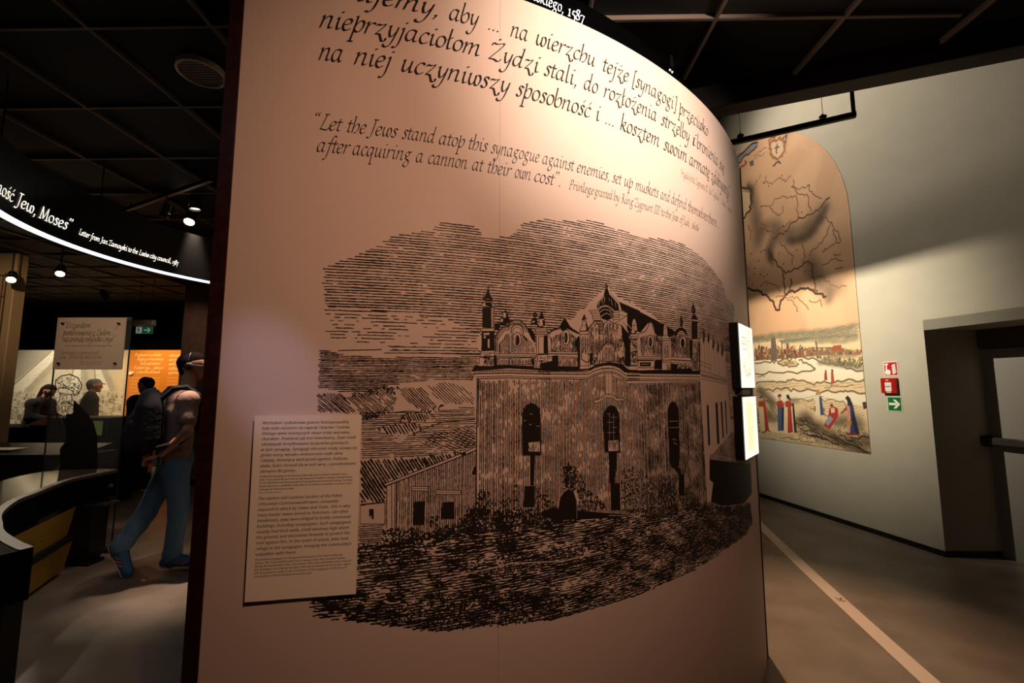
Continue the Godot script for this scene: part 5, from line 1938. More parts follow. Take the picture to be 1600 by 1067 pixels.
# ------------------------------------------------------------------ the prints, in millimetres on their own surfaces
const ENGRAVING := [
	"H 0 8.8 3.7 -0.52 0.9|271,1925 341,1953 400,1984 483,2039 603,2070 629,2100 735,2098 777,2063 868,2076 917,2133 993,2160 1102,2167 1195,2187 1317,2181 1387,2174 1487,2170 1585,2189 1729,2198 1920,2170 2034,2129 2156,2086 2195,2025 2342,1990 2332,1944 2210,1687 1724,1668 1636,1792 1498,1861 1330,1905 1266,1940 963,1691 728,1740 685,1766 643,1778 483,1792 288,1804", "H 0 10.4 2.8 -0.12 0.9|288,1804 483,1792 643,1778 685,1766 764,1755 765,1665 631,1662 473,1671 403,1694 316,1707 288,1729", "H 0 10.5 3 -0.3 0.5|2200,1840 2239,1905 2290,1514 2289,1404 2150,1411 2129,1684 2066,1744", "H 0 5.2 3 -0.5 0.8|274,1676 306,1669 351,1657 388,1657 444,1653 761,1662 742,1619 742,1584 608,1583 482,1568 433,1548 344,1548 277,1561", "S 3|326,1671 367,1673 429,1675 450,1677", "S 2.6|478,1685 628,1688", "S 2.6|475,1674 757,1680", "S 2.6|458,1666 757,1671", "H -40 5.6 3.5 -0.5 0.8|274,1541 345,1544 363,1515 387,1486 277,1486",
	"H -42 5.8 3.2 -0.4 1|355,1534 389,1543 464,1563 489,1561 504,1528 484,1485 422,1467 402,1472 380,1507", "H -46 6 3.1 -0.42 0.8|496,1563 575,1560 620,1505 613,1494 577,1489 533,1517", "H -44 7 2.4 -0.25 0.8|589,1576 664,1575 746,1549 747,1509 646,1510 612,1535", "B 0.5|355,1536 385,1547 461,1564 503,1563 497,1528 468,1554 420,1532", "B 0.4|391,1483 422,1486 484,1499 480,1485 422,1464 405,1458", "B 0.35|555,1491 613,1498 658,1512 665,1508 613,1487", "H 0 6.2 2.6 -0.35 1.2|398,1486 484,1485 621,1490 747,1504 748,1372 668,1355 402,1351", "H -24 8 2.8 -0.5 0.5|564,1386 596,1414 666,1427 747,1441 748,1376 686,1363", "W|509,1459 530,1480 596,1479 605,1458", "H -62 7 4.4 -0.6 0.4|509,1459 530,1480 596,1479 605,1458", "W|437,1434 506,1449 556,1452 578,1436 549,1420 482,1420", "H -58 8 4.4 -0.6 0.4|437,1434 506,1449 556,1452 578,1436 549,1420 482,1420", "S 2.5|484,1485 533,1490 599,1483 614,1468",
	"S 2.5|549,1420 585,1436 636,1453 743,1462", "W|403,1346 555,1348 655,1356 705,1356 472,1275 474,1223 407,1225", "H -57 8.2 5.4 -0.75 0.9|403,1346 555,1348 655,1356 705,1356 472,1275 474,1223 407,1225", "W|405,1220 474,1222 475,1161 405,1166", "O 2|405,1220 474,1222 475,1161 405,1166", "F|429,1207 442,1206 443,1178 438,1177 436,1189 431,1183", "S 2|403,1221 474,1225", "S 3.5|409,1218 422,1221", "H 0 6 2.6 -0.7 0.5|402,1164 476,1161 474,1109 403,1107", "W|476,1272 747,1366 749,1122 703,1152 595,1127 480,1148", "H 90 5.6 2.7 -0.55 0.5|510,1284 747,1366 749,1110 703,1131 595,1121 514,1136", "S 2.4|477,1271 480,1149", "S 2|491,1274 495,1148", "S 4|506,1279 508,1142", "S 2|501,1275 503,1144", "W|469,1278 705,1358 747,1376 748,1365 707,1350 477,1270", "S 2.6|469,1277 705,1358 746,1375", "S 3.6|475,1270 707,1349 748,1364", "F|698,1356 713,1360 714,1353 700,1349", "W|549,1265 600,1261 600,1248 549,1253",
	"O 2|549,1265 600,1261 600,1248 549,1253", "W|622,1250 700,1243 700,1231 622,1238", "O 2|622,1250 700,1243 700,1231 622,1238", "S 1.6|550,1259 599,1255", "S 1.6|624,1244 699,1237", "F|558,1220 590,1219 589,1150 557,1151", "F|642,1212 680,1211 681,1160 640,1162", "F|739,1311 747,1315 748,1288 736,1289", "W|747,1593 1853,1600 1866,1051 1634,1064 752,1116", "H 90 6.2 3.1 -0.36 0.6|752,1585 1130,1587 1201,1606 1286,1607 1373,1589 1426,1590 1439,1093 756,1106", "H 90 5.2 2.9 -0.5 1.1|1426,1590 1847,1594 1859,1039 1439,1082", "H 90 7.4 2.2 -0.15 1.6|1425,1575 1845,1577 1859,1039 1439,1082", "S 3.4|749,1594 748,1367 749,1182", "S 2.2|756,1591 753,1493", "S 4|1841,1590 1851,1337 1860,1061", "W|1248,1612 1282,1614 1283,1535 1247,1536", "S 2.2|1249,1611 1248,1536", "S 2.6|1280,1613 1278,1535", "S 1.5|1264,1611 1262,1537", "W|1191,1515 1198,1504 1221,1510 1249,1523 1277,1523 1302,1511 1335,1512 1336,1521 1302,1523 1278,1537 1249,1537 1218,1521",
	"O 2.2|1191,1515 1198,1504 1221,1510 1249,1523 1277,1523 1302,1511 1335,1512 1336,1521 1302,1523 1278,1537 1249,1537 1218,1521", "S 2.2|1206,1514 1209,1521", "S 2.2|1217,1517 1220,1524", "S 2.2|1228,1519 1231,1527", "S 2.2|1239,1522 1242,1529", "S 2.2|1250,1525 1253,1532", "S 2.2|1261,1528 1265,1535", "S 2.2|1272,1526 1276,1533", "S 2.2|1284,1522 1287,1530", "S 2.2|1295,1519 1299,1527", "S 2.2|1307,1516 1310,1523", "S 2.2|1318,1513 1322,1520", "F|905,1339 904,1474 909,1491 923,1504 937,1510 954,1506 968,1490 973,1470 975,1378 974,1335", "W|928,1380 969,1381 970,1348 928,1351", "H 80 5 2.4 -0.2 0.6|928,1380 969,1381 970,1348 928,1351", "P 1.6|910,1451 918,1452", "P 1.6|933,1474 943,1472", "P 1.6|957,1433 968,1432", "P 1.6|931,1439 938,1439", "F|934,1338 951,1337 947,1240 935,1241", "F|912,1241 950,1238 949,1170 909,1174", "F|1236,1329 1233,1454 1236,1472 1256,1491 1272,1497 1293,1492 1309,1471 1310,1452 1312,1322",
	"W|1256,1369 1305,1369 1304,1330 1255,1332", "H 80 5 2.6 -0.2 0.6|1256,1369 1305,1369 1304,1330 1255,1332", "P 1.2|1251,1466 1263,1465", "P 1.2|1271,1453 1300,1451", "P 1.2|1252,1435 1283,1434", "P 1.2|1274,1416 1297,1415", "P 1.2|1251,1399 1290,1397", "P 1.2|1264,1471 1261,1375", "P 1.2|1284,1465 1281,1374", "F|1257,1327 1297,1324 1292,1277 1279,1217 1257,1219", "H 86 5 1.6 0.1 0.6|1270,1302 1293,1300 1290,1217 1269,1219", "F|1260,1219 1306,1214 1306,1118 1260,1124", "F|1588,1262 1587,1469 1598,1492 1621,1505 1647,1498 1663,1473 1657,1269 1651,1242 1629,1237 1601,1241", "H 30 7 1.8 0.15 0.6|1609,1360 1651,1358 1649,1320 1610,1323", "P 1.6|1598,1425 1656,1424", "P 1.6|1594,1400 1657,1398", "P 1.6|1614,1353 1637,1348", "P 1.6|1618,1340 1642,1330", "F|1612,1240 1655,1237 1667,1208 1646,1209", "F|1647,1210 1686,1206 1684,1122 1643,1126", "F|1039,1116 1039,1169 1050,1200 1077,1217 1098,1215 1071,1220 1099,1207 1111,1173 1111,1106",
	"P 3|1038,1164 1043,1193 1067,1216 1086,1220 1067,1223 1090,1220 1109,1202 1113,1178", "F|1112,1142 1196,1126 1443,1078 1434,1042 1232,1078 1117,1097", "P 2|1249,1108 1415,1082", "H 0 9 1.6 0.2 0.6|1117,1130 1433,1076 1423,1050 1117,1102", "W|1852,1616 2151,1597 2166,1344 1924,1265 1886,1060 1861,1060", "F|1898,1481 1907,1486 1916,1481 1915,1306 1895,1304", "F|1988,1488 2001,1494 2014,1488 2013,1303 1987,1304", "F|2048,1492 2059,1496 2069,1490 2070,1328 2052,1326", "F|2102,1496 2111,1500 2120,1495 2116,1340 2102,1338", "S 2.2|1851,1622 2151,1596", "S 2.2|1854,1613 2149,1586", "S 2.2|1857,1600 2148,1577", "W|1920,1261 2174,1348 2599,1302 2541,1151 2256,1196", "H 38 5.6 3.2 -0.5 0.9|1920,1261 2174,1348 2599,1302 2548,1170 2258,1206", "H -50 5 2.6 -0.6 0.4|1912,1266 1954,1254 2257,1202 2543,1155 2536,1136 1902,1245", "F|1902,1245 2255,1189 2539,1146 2526,995 2305,977 2019,1021 1896,1064 1927,1140 1893,1158",
	"H 90 9 1.5 0.1 0.9|1984,1206 2507,1131 2463,989 1985,1058", "S 2|2173,1417 2268,1416", "S 2|2179,1408 2272,1407", "F|745,1636 755,1629 813,1635 948,1634 1012,1632 1012,1618 962,1620 857,1624 790,1618 729,1613", "F|974,1645 1047,1642 1132,1636 1172,1629 1228,1655 1267,1660 1323,1658 1369,1626 1427,1626 1427,1617 1342,1619 1317,1636 1282,1644 1237,1642 1181,1624 1127,1619 963,1617", "F|1358,1632 1417,1627 1558,1634 1786,1645 1848,1637 1849,1622 1358,1616", "H 40 8 1.6 0.12 0.5|850,1635 962,1635 962,1626 850,1625", "W|730,1615 790,1618 857,1623 1012,1617 1012,1592 745,1590 742,1602 730,1605", "W|963,1617 1172,1620 1199,1634 1237,1642 1282,1643 1317,1635 1342,1617 1427,1619 1426,1591 1347,1591 1311,1611 1284,1624 1237,1621 1199,1604 1171,1589 962,1587", "W|1358,1616 1849,1622 1849,1587 1356,1578", "S 2.2|731,1614 857,1618 1012,1616", "S 2.2|963,1616 1167,1618 1199,1632 1233,1641 1262,1644 1287,1643 1317,1635 1348,1619 1427,1619",
	"S 2.2|1358,1615 1849,1621", "S 3|737,1605 857,1609 1012,1606", "S 3|962,1607 1167,1608 1199,1622 1232,1630 1262,1633 1286,1632 1317,1624 1347,1608 1427,1608", "S 3|1357,1605 1848,1609", "S 2.2|743,1595 857,1599 1012,1595", "S 2.2|962,1596 1167,1597 1199,1611 1232,1619 1261,1622 1286,1621 1316,1613 1347,1597 1426,1596", "S 2.2|1357,1594 1847,1597", "S 2.8|746,1589 857,1593 1012,1589", "S 2.8|962,1591 1166,1591 1199,1605 1232,1613 1261,1616 1286,1615 1316,1607 1347,1590 1426,1590", "S 2.8|1357,1588 1846,1590", "S 1.8|734,1614 734,1607", "S 1.8|739,1614 739,1607", "S 1.8|745,1614 745,1607", "S 1.8|750,1614 750,1607", "S 1.8|756,1614 756,1607", "S 1.8|761,1614 761,1607", "S 1.8|767,1614 767,1607", "S 1.8|772,1614 772,1607", "S 1.8|778,1614 778,1607", "S 1.8|783,1614 783,1607", "S 1.8|789,1615 789,1607", "S 1.8|794,1615 794,1607", "S 1.8|800,1615 800,1607", "S 1.8|805,1615 805,1608", "S 1.8|811,1615 811,1608",
	"S 1.8|817,1615 817,1608", "S 1.8|822,1615 822,1608", "S 1.8|828,1615 828,1608", "S 1.8|834,1615 834,1608", "S 1.8|839,1615 839,1608", "S 1.8|845,1615 845,1608", "S 1.8|851,1615 851,1608", "S 1.8|856,1615 857,1608", "S 1.8|862,1615 862,1608", "S 1.8|868,1616 868,1608", "S 1.8|874,1616 874,1608", "S 1.8|880,1616 880,1608", "S 1.8|886,1616 886,1608", "S 1.8|892,1616 892,1609", "S 1.8|897,1616 897,1609", "S 1.8|903,1616 903,1609", "S 1.8|909,1616 909,1609", "S 1.8|915,1616 915,1609", "S 1.8|921,1616 921,1609", "S 1.8|927,1616 927,1609", "S 1.8|933,1617 933,1609", "S 1.8|940,1617 940,1609", "S 1.8|946,1617 946,1609", "S 1.8|952,1617 952,1609", "S 1.8|958,1617 958,1609", "S 1.8|964,1617 964,1609", "S 1.8|970,1617 970,1610", "S 1.8|977,1617 977,1610", "S 1.8|983,1617 983,1610", "S 1.8|989,1617 989,1610", "S 1.8|996,1617 995,1610", "S 1.8|1002,1618 1002,1610", "S 1.8|1008,1618 1008,1610", "S 1.8|966,1615 966,1608",
	"S 1.8|972,1615 972,1608", "S 1.8|979,1615 979,1608", "S 1.8|986,1615 985,1608", "S 1.8|992,1615 992,1608", "S 1.8|999,1615 999,1608", "S 1.8|1006,1615 1006,1608", "S 1.8|1013,1615 1012,1608", "S 1.8|1019,1616 1019,1609", "S 1.8|1026,1616 1026,1609", "S 1.8|1033,1616 1033,1609", "S 1.8|1040,1616 1040,1609", "S 1.8|1047,1616 1047,1609", "S 1.8|1054,1616 1054,1609", "S 1.8|1061,1616 1061,1609", "S 1.8|1068,1616 1068,1609", "S 1.8|1075,1616 1075,1609", "S 1.8|1083,1617 1082,1609", "S 1.8|1090,1617 1090,1609", "S 1.8|1097,1617 1097,1610", "S 1.8|1104,1617 1104,1610", "S 1.8|1112,1617 1112,1610", "S 1.8|1119,1617 1119,1610", "S 1.8|1126,1617 1126,1610", "S 1.8|1134,1617 1134,1610", "S 1.8|1141,1617 1141,1610", "S 1.8|1149,1618 1149,1610", "S 1.8|1157,1618 1156,1610", "S 1.8|1164,1618 1164,1611", "S 1.6|1366,1613 1366,1607", "S 1.6|1378,1613 1378,1607", "S 1.6|1390,1613 1389,1607", "S 1.6|1402,1614 1401,1608",
	"S 1.6|1414,1614 1413,1608", "S 1.6|1426,1614 1426,1608", "S 1.6|1438,1614 1438,1608", "S 1.6|1451,1614 1450,1608", "S 1.6|1463,1615 1463,1608", "S 1.6|1476,1615 1476,1609", "S 1.6|1489,1615 1489,1609", "S 1.6|1502,1615 1502,1609", "S 1.6|1516,1616 1515,1609", "S 1.6|1529,1616 1529,1609", "S 1.6|1543,1616 1543,1610", "S 1.6|1557,1616 1557,1610", "S 1.6|1571,1617 1571,1610", "S 1.6|1586,1617 1585,1610", "S 1.6|1600,1617 1600,1611", "S 1.6|1615,1617 1615,1611", "S 1.6|1630,1618 1630,1611", "S 1.6|1646,1618 1645,1611", "S 1.6|1661,1618 1661,1612", "S 1.6|1677,1619 1677,1612", "S 1.6|1693,1619 1693,1612", "S 1.6|1710,1619 1710,1612", "S 1.6|1727,1620 1726,1613", "S 1.6|1744,1620 1744,1613", "S 1.6|1762,1620 1761,1613", "S 1.6|1780,1621 1779,1614", "S 1.6|1799,1621 1798,1614", "S 1.6|1817,1621 1817,1614", "S 1.6|1837,1622 1836,1615", "S 2|1234,1641 1232,1629 1286,1633 1288,1643", "S 1.6|1242,1627 1243,1577",
	"S 1.6|1279,1630 1279,1577", "F|787,1891 787,1889 786,1888 784,1887 783,1887 782,1887 781,1889 780,1891 781,1893 782,1894 783,1895 784,1896 786,1895 787,1893", "F|784,1887 802,1855 796,1849 771,1847 763,1854", "P 1.4|778,1875 769,1856", "P 1.6|789,1876 798,1856", "P 1.2|776,1852 789,1852", "W|758,1829 772,1844 796,1846 812,1828 796,1829 789,1825 767,1827", "O 2.6|758,1829 772,1844 796,1846 812,1828 796,1829 789,1825 767,1827", "F|772,1841 796,1843 799,1831 789,1827 776,1830", "W|765,1823 804,1827 805,1757 766,1757", "O 2|765,1823 804,1827 805,1757 766,1757", "F|765,1821 795,1827 796,1757 766,1757", "S 2|800,1825 801,1758", "W|755,1752 806,1757 805,1746 764,1744", "O 2.4|755,1752 806,1757 805,1746 764,1744", "F|763,1743 806,1746 808,1681 762,1681", "W|769,1738 790,1741 789,1734 769,1731", "W|783,1719 790,1720 790,1690 784,1690", "W|770,1728 777,1728 776,1722 770,1721", "H 90 5 1.8 0 0.6|770,1687 803,1688 803,1683 770,1682",
	"W|762,1679 805,1683 807,1663 757,1661", "O 2|762,1679 805,1683 807,1663 757,1661", "S 1.5|761,1672 805,1675", "H 0 4 1.6 -0.2 0.6|770,1671 803,1673 803,1664 770,1662", "W|756,1658 807,1661 807,1630 753,1630", "O 2|756,1658 807,1661 807,1630 753,1630", "H 88 4.2 2.6 -0.2 0.6|762,1657 806,1659 806,1631 763,1630", "B 0.5|770,1659 797,1659 790,1637 771,1637", "F|805,1666 814,1666 815,1631 807,1630", "F|806,1772 827,1774 823,1751 808,1752", "F|827,1793 857,1795 861,1783 846,1768 827,1771", "W|836,1811 845,1818 853,1812 853,1793 836,1792", "O 2|836,1811 845,1818 853,1812 853,1793 836,1792", "F|836,1811 845,1818 853,1812 846,1808 846,1793 853,1793 853,1809", "W|829,1789 836,1790 836,1779 829,1778", "W|808,1726 823,1748 836,1762 853,1765 857,1779 877,1789 899,1789 914,1776 923,1763 938,1760 952,1741 955,1675 808,1672", "H 90 4.4 2 -0.4 0.6|823,1704 840,1721 845,1734 867,1741 905,1743 923,1724 948,1707 951,1679 823,1677",
	"S 4.4|808,1727 823,1748 837,1761 853,1764 859,1779 877,1788 898,1788 913,1776 922,1763 937,1760 951,1741", "S 1.8|812,1722 827,1743 839,1756 855,1759 860,1773 878,1783 897,1783 911,1770 920,1758 935,1754 948,1735", "S 2.4|816,1716 830,1738 842,1751 857,1753 862,1768 879,1777 897,1777 910,1764 918,1752 932,1748 945,1729", "S 3.4|864,1741 867,1761 877,1771 891,1773 906,1766 911,1743", "S 2|871,1742 873,1758 888,1765 900,1759 904,1743", "S 1.8|857,1778 863,1770", "S 1.8|862,1778 867,1771", "S 1.8|868,1779 872,1771", "S 1.8|873,1779 876,1771", "S 1.8|879,1779 881,1771", "S 1.8|884,1780 885,1772", "S 1.8|890,1780 889,1772", "S 1.8|896,1780 894,1772", "S 1.8|901,1781 898,1772", "S 1.8|907,1781 903,1772", "W|873,1735 883,1745 893,1746 900,1736 902,1710 891,1697 879,1698 873,1709", "O 2.2|873,1735 883,1745 893,1746 900,1736 902,1710 891,1697 879,1698 873,1709", "F|896,1719 895,1711 892,1704 889,1701 885,1701 882,1704 880,1710 879,1719 880,1727 882,1733 885,1737 889,1737 892,1734 895,1727",
	"P 1.4|883,1736 882,1710", "F|905,1741 923,1724 927,1711 909,1733", "S 2.6|823,1677 823,1703 840,1720 846,1734", "S 2.6|905,1741 927,1721 953,1706", "F|923,1760 938,1758 954,1739 954,1712 941,1725", "P 2|913,1742 934,1718 953,1706", "S 4|810,1729 811,1678", "S 3|816,1733 816,1679", "S 2.4|808,1673 955,1676", "S 1.6|808,1667 955,1670", "S 3|808,1661 955,1664", "W|815,1656 943,1662 943,1639 815,1634", "O 2|815,1656 943,1662 943,1639 815,1634", "H 90 4.6 2.4 -0.4 0.6|816,1656 942,1661 941,1640 816,1634", "F|979,1826 990,1800 968,1798", "W|969,1797 990,1799 992,1781 989,1773 963,1772 970,1783", "O 2.2|969,1797 990,1799 992,1781 989,1773 963,1772 970,1783", "F|982,1794 991,1794 992,1777 984,1774", "F|962,1811 961,1807 959,1803 955,1801 951,1801 948,1803 945,1806 945,1810 945,1814 948,1817 951,1819 955,1819 959,1818 961,1815", "P 1.4|950,1812 956,1809", "F|940,1791 949,1801 962,1799 964,1776 939,1774",
	"W|944,1788 953,1789 952,1784 944,1782", "W|953,1762 996,1768 1004,1755 955,1751", "O 2.4|953,1762 996,1768 1004,1755 955,1751", "S 1.8|954,1757 1001,1761", "W|957,1751 1002,1754 1003,1745 957,1742", "O 2|957,1751 1002,1754 1003,1745 957,1742", "S 1.5|957,1747 1002,1750", "W|959,1742 1001,1744 1003,1676 959,1673", "O 2.2|959,1742 1001,1744 1003,1676 959,1673", "H 88 5 2.4 -0.3 0.6|967,1733 988,1734 988,1679 967,1677", "F|988,1740 1003,1742 1003,1677 989,1677", "S 2.4|965,1734 989,1736 989,1678 966,1677", "W|957,1672 1002,1675 1002,1666 956,1665", "O 2|957,1672 1002,1675 1002,1666 956,1665", "W|950,1660 979,1661 978,1627 949,1626", "O 2.2|950,1660 979,1661 978,1627 949,1626", "H 90 5 2.2 -0.3 0.6|951,1658 978,1659 977,1628 951,1627", "F|980,1646 1012,1645 1012,1632 977,1631", "F|942,1660 950,1660 949,1634 941,1637", "H 0 4 1.8 0 0.6|981,1659 1012,1660 1012,1648 981,1648", "W|1002,1746 1023,1764 1050,1772 1072,1807 1087,1800 1112,1768 1135,1757 1130,1681 1004,1681",
	"H 90 4.6 2.6 -0.25 1.3|1015,1734 1061,1755 1095,1757 1129,1736 1127,1690 1015,1690", "F|1005,1750 1023,1764 1050,1773 1062,1794 1072,1807 1077,1803 1094,1779 1106,1770 1133,1759 1132,1751 1103,1761 1082,1769 1070,1755 1054,1765 1023,1756 1006,1741", "P 2.2|1080,1805 1099,1779 1130,1759", "P 1.8|1009,1747 1028,1758 1055,1768", "S 2.6|1007,1738 1017,1729 1015,1690 1043,1686", "S 3|1129,1744 1122,1729 1127,1692", "H 90 5 3.6 -0.3 1.4|1095,1749 1127,1740 1125,1692 1102,1691", "W|1063,1755 1070,1764 1084,1765 1091,1755 1092,1727 1085,1712 1069,1711 1062,1726", "O 2.6|1063,1755 1070,1764 1084,1765 1091,1755 1092,1727 1085,1712 1069,1711 1062,1726", "F|1083,1736 1082,1728 1080,1721 1077,1717 1074,1717 1071,1720 1069,1727 1068,1736 1069,1744 1071,1751 1074,1755 1078,1755 1081,1752 1083,1745", "P 1.2|1073,1748 1072,1726", "S 2|1065,1740 1064,1722", "S 2.2|1002,1685 1130,1688", "S 3.4|1002,1677 1130,1680",
	"S 2.6|1002,1667 1130,1669", "S 1.6|1002,1661 1130,1663", "W|1043,1661 1124,1664 1124,1634 1042,1635", "O 2|1043,1661 1124,1664 1124,1634 1042,1635", "H 90 4.6 2.4 -0.3 0.6|1045,1660 1123,1663 1123,1635 1044,1636", "F|1020,1671 1043,1673 1045,1639 1018,1639", "F|974,1644 1018,1653 1043,1643 1042,1632 970,1629", "F|1123,1740 1135,1744 1133,1632 1126,1632", "W|967,1736 988,1737 987,1677 967,1676", "O 2|967,1736 988,1737 987,1677 967,1676", "F|989,1740 1003,1741 1002,1677 992,1677", "W|963,1672 1002,1675 1002,1652 963,1652", "O 2|963,1672 1002,1675 1002,1652 963,1652", "H 0 4 1.8 -0.1 0.6|971,1666 1001,1668 1001,1654 971,1652", "F|1157,1828 1168,1808 1144,1803", "P 1.2|1159,1818 1162,1809", "W|1151,1802 1163,1803 1170,1784 1176,1768 1135,1763 1145,1785", "O 2.4|1151,1802 1163,1803 1170,1784 1176,1768 1135,1763 1145,1785", "F|1160,1801 1170,1784 1176,1768 1165,1766 1164,1783", "S 1.6|1146,1784 1170,1786",
	"W|1135,1762 1176,1766 1175,1755 1136,1752", "O 2.4|1135,1762 1176,1766 1175,1755 1136,1752", "W|1137,1752 1172,1754 1171,1638 1134,1637", "O 2.2|1137,1752 1172,1754 1171,1638 1134,1637", "H 90 5 2.2 -0.3 1.2|1140,1744 1170,1746 1168,1686 1139,1685", "W|1133,1638 1174,1639 1174,1628 1132,1626", "O 2|1133,1638 1174,1639 1174,1628 1132,1626", "W|1175,1779 1204,1805 1292,1815 1339,1818 1364,1773 1359,1647 1267,1656 1177,1639", "H 90 4.4 2.6 -0.2 1.5|1177,1778 1204,1804 1292,1813 1344,1795 1354,1647 1267,1657 1179,1641", "H 80 6 4 -0.05 1.8|1306,1769 1359,1772 1359,1647 1313,1657", "F|1333,1802 1364,1773 1377,1742 1365,1639 1343,1647 1351,1709 1337,1747", "F|1396,1743 1416,1744 1413,1644 1365,1641 1373,1718", "H 90 6 2 0.05 1.6|1359,1772 1416,1744 1409,1648 1359,1647", "W|1238,1657 1238,1703 1247,1716 1264,1721 1283,1718 1293,1704 1291,1659", "O 3|1238,1657 1238,1703 1247,1716 1264,1721 1283,1718 1293,1704 1291,1659",
	"H 90 4 2.2 -0.6 0.6|1240,1659 1242,1702 1249,1713 1264,1717 1281,1714 1290,1702 1288,1660", "S 3.4|1232,1696 1240,1716 1264,1729 1289,1724 1301,1699", "P 2.2|1236,1696 1243,1712 1264,1725 1285,1720 1296,1701", "W|1226,1698 1239,1698 1235,1659 1227,1659", "O 1.8|1226,1698 1239,1698 1235,1659 1227,1659", "W|1296,1698 1310,1699 1305,1662 1299,1661", "O 1.8|1296,1698 1310,1699 1305,1662 1299,1661", "S 3.6|1177,1761 1183,1743 1160,1708 1142,1685 1141,1663 1162,1651 1183,1658 1180,1679 1168,1683", "S 2|1184,1762 1191,1743 1169,1709", "P 2|1180,1758 1176,1731 1151,1693", "S 3|1222,1764 1227,1734 1218,1703 1209,1658", "F|1177,1679 1191,1687 1188,1643 1178,1642", "B 0.6|1182,1687 1219,1681 1209,1647 1181,1642", "S 4|1175,1776 1202,1804 1242,1807", "S 2|1203,1793 1242,1799 1241,1771 1212,1769", "S 3|1241,1776 1249,1800 1267,1813 1287,1807 1295,1784", "P 2.2|1246,1781 1254,1798 1267,1807 1283,1802 1289,1785",
	"S 3|1222,1771 1226,1760 1248,1758", "S 3|1293,1776 1311,1775 1311,1758", "W|1179,1842 1224,1849 1232,1826 1232,1810 1197,1806 1195,1823", "O 2.2|1179,1842 1224,1849 1232,1826 1232,1810 1197,1806 1195,1823", "S 2|1186,1836 1232,1842", "S 2|1189,1830 1232,1835", "S 2|1192,1822 1232,1826", "S 2|1195,1814 1232,1819", "W|1291,1850 1324,1855 1373,1848 1360,1835 1324,1815 1294,1801", "O 2.2|1291,1850 1324,1855 1373,1848 1360,1835 1324,1815 1294,1801", "S 2.4|1293,1843 1324,1848", "S 2.4|1293,1834 1324,1838", "S 2.4|1292,1825 1324,1830", "S 2.4|1292,1816 1323,1821", "S 2|1327,1839 1361,1835", "S 1.8|1324,1855 1326,1817", "F|1223,1852 1244,1865 1273,1868 1296,1850 1291,1822 1262,1812 1238,1815", "P 3|1222,1849 1244,1863 1268,1865 1292,1849", "P 2.6|1226,1838 1248,1852 1273,1851 1291,1836", "P 2.4|1235,1825 1259,1839 1280,1834 1288,1823", "S 2|1219,1851 1244,1868 1274,1870 1297,1850", "F|1263,1954 1273,1937 1252,1933",
	"F|1257,1933 1269,1935 1277,1913 1300,1895 1321,1878 1324,1856 1302,1852 1276,1869 1254,1871 1229,1862 1219,1853 1214,1860 1225,1881 1249,1904", "P 2.4|1250,1901 1230,1882 1222,1863", "P 2|1252,1899 1254,1889 1244,1873", "P 1.6|1244,1894 1238,1877", "P 1.6|1284,1894 1291,1873", "P 1.4|1274,1897 1277,1888", "P 1.4|1305,1884 1309,1867", "P 3|1275,1927 1284,1912 1305,1896 1326,1879 1333,1855", "S 2|1279,1927 1287,1913 1310,1896 1332,1880 1337,1854", "P 1.4|1263,1945 1259,1937", "F|1326,1888 1438,1863 1435,1798 1386,1780 1368,1803 1373,1847 1336,1858", "F|1367,1876 1451,1856 1574,1823 1663,1796 1640,1771 1571,1768 1523,1775 1484,1819 1433,1774 1363,1757", "P 3.4|1334,1809 1371,1772", "P 2.6|1347,1823 1386,1788", "S 2|1341,1813 1375,1777", "W|1391,1814 1398,1825 1405,1831 1411,1823 1416,1811 1420,1783 1389,1781", "O 2|1391,1814 1398,1825 1405,1831 1411,1823 1416,1811 1420,1783 1389,1781", "S 2|1402,1815 1402,1786",
	"S 1.6|1392,1801 1417,1803", "W|1406,1778 1405,1775 1402,1773 1397,1771 1393,1771 1389,1772 1386,1774 1385,1776 1386,1779 1389,1781 1393,1783 1398,1783 1402,1782 1405,1780", "W|1431,1774 1430,1772 1427,1769 1423,1768 1418,1768 1414,1769 1412,1770 1411,1773 1412,1776 1415,1778 1419,1779 1424,1780 1428,1779 1431,1777", "W|1376,1767 1429,1771 1423,1760 1381,1758", "O 2.2|1376,1767 1429,1771 1423,1760 1381,1758", "W|1381,1757 1423,1760 1421,1752 1382,1750", "O 2|1381,1757 1423,1760 1421,1752 1382,1750", "W|1376,1748 1418,1748 1414,1647 1377,1647", "O 2.2|1376,1748 1418,1748 1414,1647 1377,1647", "B 0.7|1376,1748 1417,1747 1414,1655 1377,1660", "W|1367,1643 1414,1645 1412,1628 1367,1628", "O 2|1367,1643 1414,1645 1412,1628 1367,1628", "W|1431,1754 1467,1783 1494,1827 1510,1817 1526,1780 1562,1762 1561,1673 1421,1668", "H 90 4.4 2.6 -0.3 1.4|1437,1758 1469,1773 1523,1774 1557,1760 1559,1693 1431,1688",
